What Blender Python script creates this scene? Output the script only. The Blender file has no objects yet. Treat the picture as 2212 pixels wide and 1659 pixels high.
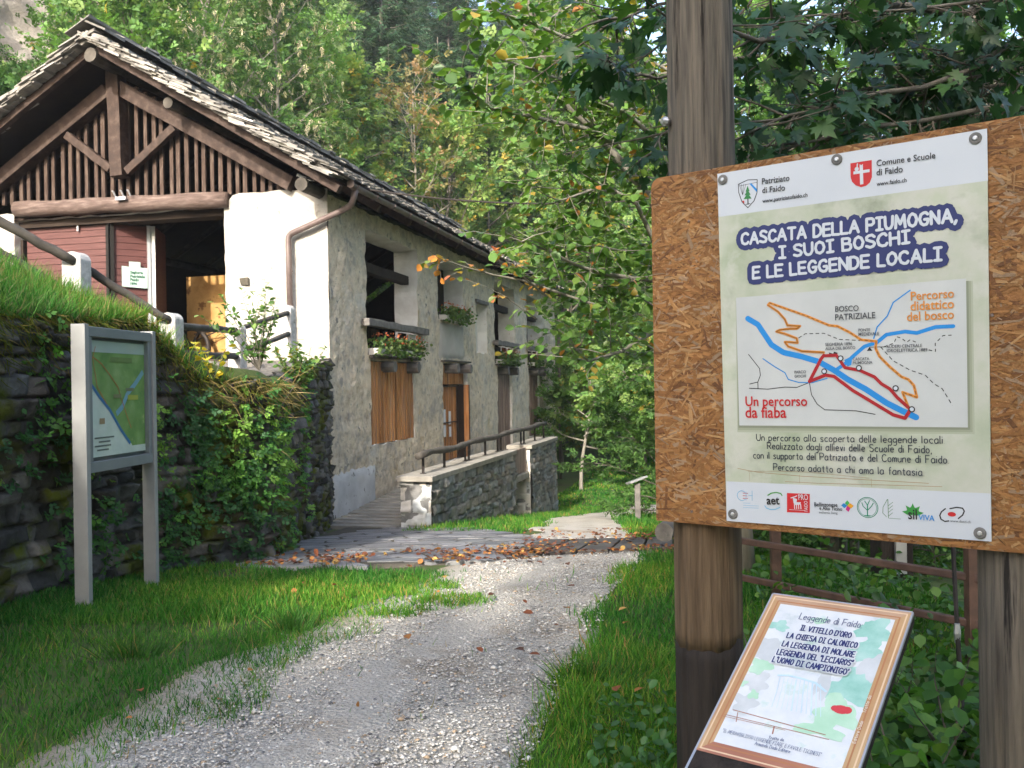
import bpy, math, random
import numpy as np
from mathutils import Vector, Matrix, noise
sc = bpy.context.scene
COL = sc.collection
R = math.radians
# ---------------------------------------------------------------- camera, sky, sun, exposure
CAM_Z = 1.6
F = 2000.0          # focal length in pixels of a 2212 px wide picture
ROLL = 0.016
SUN_EL, SUN_XY = R(29), Vector((-0.285, -0.958))
cam_d = bpy.data.cameras.new('camera')
cam = bpy.data.objects.new('camera', cam_d)
COL.objects.link(cam)
cam_d.sensor_width = 36
cam_d.lens = F / 2212 * 36
cam_d.clip_start = 0.05
cam_d.clip_end = 2000
cam_d.dof.use_dof = True
cam_d.dof.focus_distance = 3.0
cam_d.dof.aperture_fstop = 13.0
c_, s_ = math.cos(ROLL), math.sin(ROLL)
cam.matrix_world = Matrix(((c_, s_, 0, 0), (0, 0, -1, 0), (-s_, c_, 0, CAM_Z), (0, 0, 0, 1)))
sc.camera = cam
world = bpy.data.worlds.new('World')
sc.world = world
world.use_nodes = True
wn = world.node_tree
sky = wn.nodes.new('ShaderNodeTexSky')
sky.sky_type = 'NISHITA'
sky.sun_disc = False
sky.sun_elevation = SUN_EL
sky.sun_rotation = math.atan2(SUN_XY.x, SUN_XY.y)
sky.altitude = 700
sky.air_density = 1.0
sky.dust_density = 6.5
sky.ozone_density = 0.7
wn.links.new(sky.outputs[0], wn.nodes['Background'].inputs[0])
wn.nodes['Background'].inputs[1].default_value = 0.15
sun_d = bpy.data.lights.new('sun', 'SUN')
sun_d.energy = 2.0
sun_d.angle = R(1.0)
sun_d.color = (1.0, 0.93, 0.82)
sun = bpy.data.objects.new('sun', sun_d)
COL.objects.link(sun)
SUN = Vector((SUN_XY.x * math.cos(SUN_EL), SUN_XY.y * math.cos(SUN_EL), math.sin(SUN_EL))).normalized()
sun.rotation_euler = SUN.to_track_quat('Z', 'Y').to_euler()
sc.view_settings.view_transform = 'Standard'
sc.view_settings.look = 'None'
sc.view_settings.gamma = 1
sc.view_settings.exposure = 2.08
cy = sc.cycles
cy.max_bounces = 6
cy.diffuse_bounces = 4
cy.glossy_bounces = 2
cy.transmission_bounces = 4
cy.transparent_max_bounces = 6
cy.sample_clamp_indirect = 4
cy.caustics_reflective = cy.caustics_refractive = False

rnd = random.Random(7)
rng = np.random.default_rng(7)
MAT_OF = {}        # world matrix of every thing and part


def W(x, y, Y):
    """point at depth Y seen at (x, y) of the 2212 x 1659 measuring grid"""
    dx, dy = x - 1106, y - 829.5
    return Vector(((dx - dy * ROLL) / F * Y, Y, CAM_Z - (dx * ROLL + dy) / F * Y))


def ray(x, y):
    dx, dy = x - 1106, y - 829.5
    return Vector(((dx - dy * ROLL) / F, 1, -(dx * ROLL + dy) / F))


class Plane:
    def __init__(s, O, A, B):
        s.O, s.A, s.B = Vector(O), Vector(A).normalized(), Vector(B).normalized()
        s.N = s.A.cross(s.B).normalized()

    def pix(s, x, y):
        D = ray(x, y)
        C = Vector((0, 0, CAM_Z))
        t = (s.O - C).dot(s.N) / D.dot(s.N)
        P = C + D * t - s.O
        return Vector((P.dot(s.A), P.dot(s.B)))

    def p(s, q, off=0.0):
        return s.O + s.A * q[0] + s.B * q[1] + s.N * off


# ---------------------------------------------------------------- materials
def rgb(c):
    return (c[0], c[1], c[2], 1)


def mat(name, cols, scale=4, detail=5, rough=.8, bump=0.0, bscale=30, stretch=(1, 1, 1), blotch=(), tone=False,
        metal=0, spec=.3, trans=0.0, coat=0, voro=0, bdist=.02, cells=None):
    m = bpy.data.materials.new(name)
    m.use_nodes = True
    nt = m.node_tree
    N, L = nt.nodes, nt.links
    bs = N['Principled BSDF']
    tc = N.new('ShaderNodeTexCoord')
    mp = N.new('ShaderNodeMapping')
    mp.inputs['Scale'].default_value = stretch
    L.new(tc.outputs['Object'], mp.inputs[0])

    def nz(sc_, dt=4, ro=.6):
        n = N.new('ShaderNodeTexNoise')
        n.inputs['Scale'].default_value = sc_
        n.inputs['Detail'].default_value = dt
        n.inputs['Roughness'].default_value = ro
        L.new(mp.outputs[0], n.inputs['Vector'])
        return n
    if len(cols) == 1:
        rg = N.new('ShaderNodeRGB')
        rg.outputs[0].default_value = rgb(cols[0][1])
        out = rg.outputs[0]
    else:
        n = nz(scale, detail)
        cr = N.new('ShaderNodeValToRGB')
        el = cr.color_ramp.elements
        while len(el) < len(cols):
            el.new(.5)
        for e, (p, c) in zip(el, cols):
            e.position = p
            e.color = rgb(c)
        L.new(n.outputs[0], cr.inputs[0])
        out = cr.outputs[0]
    for (c, s2, lo, hi) in blotch:
        n2 = nz(s2, 6, .65)
        mr = N.new('ShaderNodeMapRange')
        mr.inputs[1].default_value = lo
        mr.inputs[2].default_value = hi
        L.new(n2.outputs[0], mr.inputs[0])
        mx = N.new('ShaderNodeMix')
        mx.data_type = 'RGBA'
        L.new(mr.outputs[0], mx.inputs[0])
        L.new(out, mx.inputs[6])
        mx.inputs[7].default_value = rgb(c)
        out = mx.outputs[2]
    if cells:
        # field stones showing through: random tone per Voronoi cell, masked by noise
        vs_, ca, cb, ns_, lo, hi = cells
        wn_ = nz(vs_ * 1.3, 3)
        wm_ = N.new('ShaderNodeMix')
        wm_.data_type = 'RGBA'
        wm_.inputs[0].default_value = .09
        L.new(mp.outputs[0], wm_.inputs[6])
        L.new(wn_.outputs[1], wm_.inputs[7])
        vc = N.new('ShaderNodeTexVoronoi')
        vc.inputs['Scale'].default_value = vs_
        L.new(wm_.outputs[2], vc.inputs['Vector'])
        sp_ = N.new('ShaderNodeSeparateColor')
        L.new(vc.outputs['Color'], sp_.inputs[0])
        cm = N.new('ShaderNodeMix')
        cm.data_type = 'RGBA'
        L.new(sp_.outputs[0], cm.inputs[0])
        cm.inputs[6].default_value, cm.inputs[7].default_value = rgb(ca), rgb(cb)
        n2 = nz(ns_, 6, .7)
        mr = N.new('ShaderNodeMapRange')
        mr.inputs[1].default_value, mr.inputs[2].default_value = lo, hi
        L.new(n2.outputs[0], mr.inputs[0])
        mk = N.new('ShaderNodeMapRange')
        mk.inputs[1].default_value, mk.inputs[2].default_value = .62, .45
        L.new(vc.outputs['Distance'], mk.inputs[0])
        mu = N.new('ShaderNodeMath')
        mu.operation = 'MULTIPLY'
        L.new(mr.outputs[0], mu.inputs[0])
        L.new(mk.outputs[0], mu.inputs[1])
        mx = N.new('ShaderNodeMix')
        mx.data_type = 'RGBA'
        L.new(mu.outputs[0], mx.inputs[0])
        L.new(out, mx.inputs[6])
        L.new(cm.outputs[2], mx.inputs[7])
        out = mx.outputs[2]
    if tone:
        at = N.new('ShaderNodeAttribute')
        at.attribute_name = 'tone'
        mx = N.new('ShaderNodeMix')
        mx.data_type = 'RGBA'
        mx.blend_type = 'MULTIPLY'
        mx.inputs[0].default_value = 1
        L.new(out, mx.inputs[6])
        L.new(at.outputs[0], mx.inputs[7])
        out = mx.outputs[2]
    L.new(out, bs.inputs['Base Color'])
    bs.inputs['Roughness'].default_value = rough
    bs.inputs['Metallic'].default_value = metal
    bs.inputs['Specular IOR Level'].default_value = spec
    bs.inputs['Coat Weight'].default_value = coat
    if bump:
        n3 = nz(bscale, 8, .7)
        h = n3.outputs[0]
        if voro:
            v = N.new('ShaderNodeTexVoronoi')
            v.inputs['Scale'].default_value = voro
            L.new(mp.outputs[0], v.inputs['Vector'])
            ad = N.new('ShaderNodeMath')
            ad.operation = 'ADD'
            L.new(v.outputs[0], ad.inputs[0])
            L.new(h, ad.inputs[1])
            h = ad.outputs[0]
        b = N.new('ShaderNodeBump')
        b.inputs['Strength'].default_value = bump
        b.inputs['Distance'].default_value = bdist
        L.new(h, b.inputs['Height'])
        L.new(b.outputs[0], bs.inputs['Normal'])
    if trans:
        tr = N.new('ShaderNodeBsdfTranslucent')
        g = N.new('ShaderNodeMix')
        g.data_type = 'RGBA'
        g.blend_type = 'MULTIPLY'
        g.inputs[0].default_value = 1
        L.new(out, g.inputs[6])
        g.inputs[7].default_value = (1.5, 1.6, .6, 1)
        L.new(g.outputs[2], tr.inputs[0])
        ms = N.new('ShaderNodeMixShader')
        ms.inputs[0].default_value = trans
        L.new(bs.outputs[0], ms.inputs[1])
        L.new(tr.outputs[0], ms.inputs[2])
        L.new(ms.outputs[0], N['Material Output'].inputs[0])
    return m


def flat(name, c, rough=.6, spec=.3, **k):
    return mat(name, [(0, c)], rough=rough, spec=spec, **k)


# ---------------------------------------------------------------- objects
def tag(o, label=None, cat=None, group=None, kind=None):
    for k, v in (('label', label), ('category', cat), ('group', group), ('kind', kind)):
        if v:
            o[k] = v
    return o


def thing(name, label, cat, loc=(0, 0, 0), rz=0, group=None):
    o = bpy.data.objects.new(name, None)
    o.empty_display_size = .2
    COL.objects.link(o)
    o.location = loc
    o.rotation_euler = (0, 0, rz)
    MAT_OF[o] = Matrix.Translation(Vector(loc)) @ Matrix.Rotation(rz, 4, 'Z')
    return tag(o, label, cat, group)


def link(name, me, parent=None):
    o = bpy.data.objects.new(name, me)
    COL.objects.link(o)
    if parent is not None:
        o.parent = parent
        MAT_OF[o] = MAT_OF[parent]
    else:
        MAT_OF[o] = Matrix()
    return o


def npmesh(name, V, Fc, mats, parent=None, tones=None, smooth=False, midx=None, local=False):
    V = np.asarray(V, dtype=np.float64).reshape(-1, 3)
    if parent is not None and not local:
        Mi = np.array(MAT_OF[parent].inverted())
        V = V @ Mi[:3, :3].T + Mi[:3, 3]
    me = bpy.data.meshes.new(name)
    Fc = np.asarray(Fc, dtype=np.int32)
    n, k = Fc.shape
    me.vertices.add(len(V))
    me.vertices.foreach_set('co', V.astype(np.float32).ravel())
    me.loops.add(n * k)
    me.loops.foreach_set('vertex_index', Fc.ravel())
    me.polygons.add(n)
    me.polygons.foreach_set('loop_start', np.arange(0, n * k, k, dtype=np.int32))
    if smooth:
        me.polygons.foreach_set('use_smooth', np.ones(n, dtype=bool))
    for m in (mats if isinstance(mats, (list, tuple)) else [mats]):
        me.materials.append(m)
    if midx is not None:
        me.polygons.foreach_set('material_index', np.asarray(midx, dtype=np.int32))
    me.update(calc_edges=True)
    if tones is not None:
        a = me.color_attributes.new('tone', 'FLOAT_COLOR', 'POINT')
        T = np.ones((len(V), 4), dtype=np.float32)
        T[:, :3] = tones
        a.data.foreach_set('color', T.ravel())
    return link(name, me, parent)


class MB:
    def __init__(s):
        s.v, s.f, s.t, s.m = [], [], [], []

    def add(s, vs, fs, t=(1, 1, 1), m=0):
        o = len(s.v)
        s.v += [tuple(v) for v in vs]
        s.f += [tuple(i + o for i in f) for f in fs]
        s.t += [t] * len(vs)
        s.m += [m] * len(fs)
        return s

    BF = [(0, 3, 2, 1), (4, 5, 6, 7), (0, 1, 5, 4), (1, 2, 6, 5), (2, 3, 7, 6), (3, 0, 4, 7)]

    def box(s, lo, hi, t=(1, 1, 1), j=0, m=0):
        (a, b, c), (d, e, f) = lo, hi
        vs = [(a, b, c), (d, b, c), (d, e, c), (a, e, c), (a, b, f), (d, b, f), (d, e, f), (a, e, f)]
        if j:
            vs = [tuple(q + rnd.uniform(-j, j) for q in v) for v in vs]
        return s.add(vs, s.BF, t, m)

    def obox(s, c, ax, ay, az, t=(1, 1, 1), j=0, m=0):
        """box from centre and three half-axis vectors"""
        c, ax, ay, az = Vector(c), Vector(ax), Vector(ay), Vector(az)
        vs = []
        for z in (-1, 1):
            for (x, y) in ((-1, -1), (1, -1), (1, 1), (-1, 1)):
                p = c + ax * x + ay * y + az * z
                if j:
                    p += Vector((rnd.uniform(-j, j), rnd.uniform(-j, j), rnd.uniform(-j, j)))
                vs.append(p)
        return s.add(vs, s.BF, t, m)

    def beam(s, p0, p1, w, h, up=(0, 0, 1), t=(1, 1, 1), seg=1, j=0):
        p0, p1 = Vector(p0), Vector(p1)
        d = (p1 - p0).normalized()
        side = d.cross(Vector(up)).normalized()
        u = side.cross(d).normalized()
        vs, fs = [], []
        for i in range(seg + 1):
            q = p0.lerp(p1, i / seg)
            if j and 0 < i < seg:
                q = q + side * rnd.uniform(-j, j) + u * rnd.uniform(-j, j)
            for (a, b) in ((-1, -1), (1, -1), (1, 1), (-1, 1)):
                vs.append(q + side * a * w / 2 + u * b * h / 2)
            if i:
                o = (i - 1) * 4
                for k in range(4):
                    fs.append((o + k, o + (k + 1) % 4, o + 4 + (k + 1) % 4, o + 4 + k))
        fs += [(3, 2, 1, 0), tuple(seg * 4 + k for k in range(4))]
        return s.add(vs, fs, t)

    def tube(s, pts, rs, n=8, t=(1, 1, 1), cap=True, j=0):
        pts = [Vector(p) for p in pts]
        if not isinstance(rs, (list, tuple)):
            rs = [rs] * len(pts)
        vs, fs = [], []
        ref = Vector((.31, .21, .93))
        for i, p in enumerate(pts):
            d = (pts[min(i + 1, len(pts) - 1)] - pts[max(i - 1, 0)]).normalized()
            if abs(d.dot(ref)) > .98:
                ref = Vector((.9, .3, .1))
            a = d.cross(ref).normalized()
            b = d.cross(a).normalized()
            ref = -b.cross(d).cross(d).normalized() if False else ref
            for k in range(n):
                w = 2 * math.pi * k / n
                r = rs[i] * (1 + (rnd.uniform(-j, j) if j else 0))
                vs.append(p + (a * math.cos(w) + b * math.sin(w)) * r)
            if i:
                o = (i - 1) * n
                for k in range(n):
                    fs.append((o + k, o + n + k, o + n + (k + 1) % n, o + (k + 1) % n))
        if cap:
            fs += [tuple(range(n)), tuple(reversed(range((len(pts) - 1) * n, len(pts) * n)))]
        return s.add(vs, fs, t)

    def build(s, name, m, parent=None, smooth=False, bevel=0, local=False, tone=False):
        V = np.array(s.v, dtype=np.float64).reshape(-1, 3)
        if parent is not None and not local:
            Mi = np.array(MAT_OF[parent].inverted())
            V = V @ Mi[:3, :3].T + Mi[:3, 3]
        me = bpy.data.meshes.new(name)
        me.from_pydata(V.tolist(), [], s.f)
        ms = m if isinstance(m, (list, tuple)) else [m]
        for q in ms:
            me.materials.append(q)
        if len(ms) > 1:
            me.polygons.foreach_set('material_index', np.array(s.m, dtype=np.int32))
        if smooth:
            me.polygons.foreach_set('use_smooth', np.ones(len(s.f), dtype=bool))
        if tone:
            a = me.color_attributes.new('tone', 'FLOAT_COLOR', 'POINT')
            T = np.ones((len(V), 4), dtype=np.float32)
            T[:, :3] = np.array(s.t)
            a.data.foreach_set('color', T.ravel())
        me.update()
        o = link(name, me, parent)
        if bevel:
            b = o.modifiers.new('bevel', 'BEVEL')
            b.width = bevel
            b.segments = 2
            b.limit_method = 'ANGLE'
        if smooth == 'auto':
            pass
        return o


def noi(x, y, z, s=1.0):
    return noise.noise(Vector((x * s, y * s, z * s)))


def vnoise(P, seed=0):
    """cheap smooth numpy value noise on Nx3 -> [-1,1]"""
    P = np.asarray(P, float) + seed * 17.31
    i = np.floor(P).astype(np.int64)
    f = P - i
    f = f * f * (3 - 2 * f)
    out = np.zeros(len(P))
    for dx in (0, 1):
        for dy in (0, 1):
            for dz in (0, 1):
                a, b, c = i[:, 0] + dx, i[:, 1] + dy, i[:, 2] + dz
                h = (a * 374761393 + b * 668265263 + c * 2147483647 + 1274126177 * seed) & 0xffffffff
                h = ((h ^ (h >> 13)) * 1274126177) & 0xffffffff
                h = ((h ^ (h >> 16)) & 0xffff) / 32767.5 - 1
                w = (f[:, 0] if dx else 1 - f[:, 0]) * (f[:, 1] if dy else 1 - f[:, 1]) * (f[:, 2] if dz else 1 - f[:, 2])
                out += w * h
    return out


def fbm(P, octaves=4, seed=0):
    P = np.asarray(P, float)
    o, a = np.zeros(len(P)), 1.0
    for k in range(octaves):
        o += a * vnoise(P * 2 ** k, seed + k)
        a *= .5
    return o


def unit(V):
    return V / np.maximum(np.linalg.norm(V, axis=1, keepdims=True), 1e-9)


# ---------------------------------------------------------------- ground shape
def smooth01(x):
    x = np.clip(x, 0, 1)
    return x * x * (3 - 2 * x)


def gz(x, y):
    x, y = np.asarray(x, float), np.asarray(y, float)
    z = np.interp(y, [-60, 7, 10, 16, 20, 27, 35, 50, 80], [0, 0, -.26, -.86, -1.35, -2.2, -2.35, -1.9, -1.2])
    d = -.894 * (x + 13) + .447 * (y - 10)
    z = z + np.where(d > 0, .55 * d + .011 * np.minimum(d, 45) ** 2, 0) * smooth01((y + 5) / 12)
    z = z - .10 * np.clip(x - 3.0, 0, 12) * smooth01((y - 2) / 4)
    return z


def gzf(x, y):
    return float(gz(x, y))
# ================================================================ MATERIALS
M = {}
M['soil'] = mat('meadow soil', [(.3, (.035, .06, .015)), (.5, (.06, .09, .022)), (.7, (.05, .045, .028))], 1.3, rough=.95, bump=.4, bscale=25)
M['bank'] = mat('grassy bank', [(.3, (.03, .05, .012)), (.6, (.055, .075, .02)), (.75, (.05, .04, .025))], 2, rough=.95, bump=.5, bscale=18)
M['gravel'] = mat('gravel', [(.2, (.27, .257, .237)), (.42, (.41, .392, .362)), (.55, (.49, .468, .435)), (.75, (.60, .58, .545))], 85, 8, rough=.9, bump=.9, bscale=80,
                  blotch=[((.30, .25, .19), 1.3, .52, .72), ((.14, .12, .10), 16, .62, .75)], voro=45, tone=True)
M['pebble'] = mat('pebbles', [(.3, (.8, .8, .8)), (.7, (1, 1, 1))], 30, rough=.8, tone=True)
M['flag'] = mat('wet flagstone', [(.25, (.10, .105, .115)), (.5, (.17, .175, .185)), (.75, (.25, .25, .25))], 3.2, 7, rough=.5, bump=.35, bscale=18, tone=True, spec=.4)
M['mortar'] = mat('earth joint', [(.3, (.045, .04, .032)), (.7, (.10, .09, .07))], 6, rough=.95, bump=.4)
M['plank_dark'] = mat('dark timber plates', [(.3, (.045, .04, .037)), (.7, (.10, .092, .085))], 5, rough=.75, bump=.35, bscale=30, stretch=(1, 1, 1))
M['plaster'] = mat('white lime plaster', [(.25, (.30, .28, .24)), (.5, (.41, .39, .36)), (.75, (.45, .437, .41))], 2.2, 7, rough=.9, bump=.8, bscale=7,
                   blotch=[((.36, .30, .20), 1.6, .58, .74), ((.26, .23, .18), 7, .60, .72), ((.40, .385, .35), .8, .55, .7)], bdist=.05)
M['rough_plaster'] = mat('rough grey plaster', [(.28, (.30, .25, .195)), (.42, (.54, .455, .345)), (.56, (.68, .59, .455)), (.75, (.60, .54, .44))], 4.5, 10, rough=.95, bump=1.0, bscale=11,
                         blotch=[((.25, .24, .23), 2.6, .58, .66), ((.52, .41, .26), 1.7, .57, .68), ((.12, .105, .09), 17, .61, .70), ((.56, .53, .47), .8, .56, .66), ((.20, .19, .17), 4.5, .61, .66), ((.30, .285, .265), .55, .58, .72)], bdist=.06, cells=(6.5, (.33, .305, .275), (.60, .53, .42), 1.3, .46, .60))
M['reveal'] = mat('whitewashed reveal', [(.3, (.56, .535, .49)), (.6, (.70, .685, .645))], 2.5, 6, rough=.9, bump=.5, bscale=9, blotch=[((.38, .28, .16), 3.0, .64, .72)])
M['patch'] = mat('pale cement base', [(.3, (.42, .42, .42)), (.6, (.55, .55, .55))], 3, 6, rough=.9, bump=.6, bscale=10, blotch=[((.13, .12, .11), 6, .60, .68)])
M['smooth_patch'] = mat('smooth cement infill', [(.3, (.34, .32, .29)), (.7, (.42, .40, .365))], 2.5, 6, rough=.9, bump=.3, bscale=16)
M['drywall'] = mat('dark mossy stone', [(.25, (.040, .038, .036)), (.5, (.10, .094, .088)), (.8, (.20, .19, .175))], 5, 8, rough=.9, bump=.9, bscale=14, tone=True,
                   blotch=[((.075, .088, .010), 1.5, .48, .57), ((.05, .045, .03), 4, .55, .7)], bdist=.04)
M['masonry'] = mat('grey field stone', [(.25, (.13, .13, .13)), (.5, (.21, .21, .205)), (.8, (.31, .30, .285))], 5, 8, rough=.85, bump=.7, bscale=14, tone=True, bdist=.03)
M['white_stone'] = mat('pale dressed stone', [(.25, (.50, .49, .46)), (.6, (.66, .65, .62))], 4, 7, rough=.85, bump=.6, bscale=14, tone=True, bdist=.03)
M['slab'] = mat('weathered concrete slab', [(.3, (.20, .185, .16)), (.7, (.33, .31, .27))], 3, 7, rough=.85, bump=.4, bscale=14)
M['roof_slab'] = mat('gneiss roof slabs', [(.25, (.07, .068, .065)), (.5, (.125, .12, .113)), (.75, (.21, .20, .18))], 4, 7, rough=.85, bump=.6, bscale=15, tone=True,
                     blotch=[((.09, .10, .025), 1.6, .62, .72)])
M['beam'] = mat('brown weathered timber', [(.25, (.018, .011, .008)), (.5, (.040, .024, .018)), (.75, (.085, .060, .048))], 3, 7, rough=.7, bump=.5, bscale=12, stretch=(2, 2, 2))
M['log'] = mat('greying log', [(.25, (.05, .033, .028)), (.5, (.105, .073, .062)), (.75, (.20, .155, .135))], 3, 7, rough=.8, bump=.5, bscale=10, stretch=(6, 1, 6))
M['slat'] = mat('gable slats', [(.25, (.024, .014, .010)), (.5, (.055, .034, .025)), (.75, (.12, .09, .072))], 3, 6, rough=.75, bump=.4, bscale=14, stretch=(6, 6, 1))
M['maroon'] = mat('maroon stained boards', [(.25, (.065, .024, .022)), (.6, (.10, .040, .036)), (.8, (.15, .07, .064))], 4, 6, rough=.55, bump=.2, bscale=20, stretch=(1, .6, 9))
M['alu'] = flat('aluminium edge', (.55, .56, .57), .35, .5, metal=.6)
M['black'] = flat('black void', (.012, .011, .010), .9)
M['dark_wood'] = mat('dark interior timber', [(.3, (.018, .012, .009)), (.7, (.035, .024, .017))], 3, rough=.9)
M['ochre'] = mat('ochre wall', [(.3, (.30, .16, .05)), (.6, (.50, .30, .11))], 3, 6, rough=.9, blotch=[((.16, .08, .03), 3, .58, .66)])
M['orange_board'] = mat('weathered orange boards', [(.25, (.24, .10, .032)), (.5, (.42, .20, .075)), (.75, (.50, .29, .14))], 2.5, 6, rough=.75, bump=.4, bscale=18, stretch=(7, 7, .7), tone=True,
                        blotch=[((.22, .175, .14), 1.2, .50, .72)])
M['grey_board'] = mat('greyed boards', [(.25, (.16, .11, .09)), (.5, (.25, .185, .155)), (.75, (.31, .26, .23))], 2.5, 6, rough=.8, bump=.4, bscale=18, stretch=(7, 7, .7), tone=True)
M['grey_wood'] = mat('silver grey wood', [(.25, (.07, .065, .06)), (.5, (.14, .13, .12)), (.75, (.22, .205, .19))], 3, 7, rough=.8, bump=.5, bscale=14, stretch=(2, 2, 2))
M['rail_wood'] = mat('dark weathered rail', [(.25, (.032, .028, .024)), (.5, (.065, .058, .049)), (.75, (.12, .108, .092))], 4, 7, rough=.8, bump=.5, bscale=14)
M['granite'] = mat('pale granite', [(.3, (.30, .295, .28)), (.5, (.46, .45, .43)), (.7, (.58, .57, .55))], 18, 7, rough=.9, bump=.5, bscale=40, blotch=[((.20, .19, .14), 4, .58, .7)])
M['copper'] = mat('brown copper pipe', [(.3, (.11, .08, .073)), (.7, (.20, .16, .15))], 3, rough=.45, metal=.4)
M['iron'] = mat('dark iron', [(.3, (.025, .022, .02)), (.7, (.06, .05, .045))], 8, rough=.6, metal=.4)
M['rust_rail'] = mat('brown painted steel', [(.3, (.045, .024, .018)), (.7, (.10, .055, .04))], 9, rough=.5, bump=.2, spec=.5)
M['zinc'] = flat('galvanised steel', (.45, .46, .48), .4, .5, metal=.7)
M['case_metal'] = mat('grey powder coated metal', [(.4, (.27, .275, .27)), (.6, (.30, .305, .30))], 6, rough=.45, spec=.45)
M['case_frame'] = mat('blue grey powder coat', [(.4, (.17, .19, .20)), (.6, (.19, .21, .22))], 6, rough=.4, spec=.5)
M['case_dark'] = flat('case inner dark strip', (.09, .11, .12), .5)  # even dark tone of the case back panel
M['osb_base'] = mat('osb core', [(.3, (.24, .105, .035)), (.7, (.36, .18, .07))], 14, rough=.7, bump=.3, bscale=40)
M['osb'] = mat('osb flakes', [(.3, (.75, .75, .75)), (.7, (1, 1, 1))], 12, rough=.6, tone=True, bump=.25, bscale=60, stretch=(1, 1, 1))
M['pole'] = mat('weathered pole', [(.28, (.040, .035, .030)), (.42, (.105, .092, .077)), (.55, (.155, .134, .108)), (.75, (.23, .195, .155))], 3.0, 9, rough=.9, bump=.9, bscale=6, stretch=(17, 17, .8), bdist=.010,
                blotch=[((.022, .019, .017), 1.6, .58, .66)])
M['pole_low'] = mat('damp brown pole', [(.28, (.045, .029, .016)), (.5, (.13, .088, .052)), (.75, (.23, .165, .10))], 2.0, 9, rough=.8, bump=.9, bscale=6, stretch=(15, 15, .9), bdist=.012)
M['tar'] = mat('tarred foot', [(.3, (.012, .010, .009)), (.7, (.04, .032, .027))], 3, 7, rough=.8, bump=.6, bscale=9, stretch=(9, 9, .6))
M['bark'] = mat('grey bark', [(.25, (.07, .06, .048)), (.6, (.15, .135, .11)), (.8, (.21, .195, .165))], 4, 7, rough=.9, bump=.7, bscale=14, stretch=(3, 3, .8))
M['bark_pale'] = mat('pale bark', [(.25, (.17, .155, .125)), (.6, (.27, .25, .21)), (.8, (.34, .32, .28))], 4, 7, rough=.9, bump=.5, bscale=14, stretch=(3, 3, .8))
M['leaf'] = mat('leaves', [(0, (1, 1, 1))], rough=.5, tone=True, trans=.38, spec=.3)
M['leaf_near'] = mat('glossy leaves', [(0, (1, 1, 1))], rough=.42, tone=True, trans=.35, spec=.4)
M['needle'] = mat('needles', [(0, (1, 1, 1))], rough=.6, tone=True, trans=.15, spec=.2)
M['grass'] = mat('grass blades', [(0, (1, 1, 1))], rough=.6, tone=True, trans=.35, spec=.12)
M['fallen'] = mat('fallen leaves', [(0, (1, 1, 1))], rough=.6, tone=True, trans=.1, spec=.3)
M['rock'] = mat('cliff rock', [(.25, (.13, .12, .11)), (.5, (.28, .255, .23)), (.75, (.40, .36, .31))], .5, 8, rough=.9, bump=.9, bscale=1.6, blotch=[((.36, .27, .18), .35, .52, .66), ((.05, .06, .03), .9, .60, .7)], bdist=.25)
M['water'] = mat('falling water', [(.3, (.50, .55, .62)), (.6, (.75, .78, .82)), (.8, (.86, .88, .90))], .9, 6, rough=.4, bump=.6, bscale=1.5, stretch=(2, 2, .5))
M['pot'] = flat('off white flower box', (.55, .53, .50), .6)
M['terracotta'] = flat('terracotta pot', (.30, .09, .035), .7)

# ================================================================ GROUND
def axis(parts):
    o = []
    for a, b, st in parts:
        o += list(np.arange(a, b, st))
    return np.array(o + [parts[-1][1]])


gx = axis([(-140, -20, 4), (-20, -6, .7), (-6, 8, .2), (8, 30, 1), (30, 140, 5)])
gy = axis([(-60, -2, 2), (-2, 20, .2), (20, 40, .5), (40, 80, 1.5), (80, 260, 6)])
GX, GY = np.meshgrid(gx, gy)
P = np.stack([GX.ravel(), GY.ravel(), np.zeros(GX.size)], 1)
Z = gz(P[:, 0], P[:, 1]) + .02 * fbm(P * .9, 3, 2) + .008 * fbm(P * 4, 2, 5)
P[:, 2] = Z - .012
nx, ny = len(gx), len(gy)
I = np.arange(nx * ny).reshape(ny, nx)
FQ = np.stack([I[:-1, :-1], I[:-1, 1:], I[1:, 1:], I[1:, :-1]], -1).reshape(-1, 4)
tag(npmesh('ground', P, FQ, M['soil'], smooth=True), kind='structure')

# gravel path: centre line and half width by depth
PY = [2.0, 3.0, 3.86, 5.16, 6.0, 6.8, 8.0, 9.0, 10.5, 12, 14, 17, 20, 22, 24, 26, 28, 30, 33]
PL = [-2.6, -2.25, -1.95, -1.68, -1.3, -.95, -.62, -.5, -.3, .05, .25, .40, .70, .95, 1.35, 2.0, 2.9, 4.2, 6.8]
PR = [-.15, -.08, .02, .32, .52, .66, .95, 1.25, 1.45, 1.6, 1.75, 1.95, 2.3, 2.6, 3.2, 4.0, 5.2, 7.0, 10.0]


def path_edges(y):
    return np.interp(y, PY, PL), np.interp(y, PY, PR)


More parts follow.
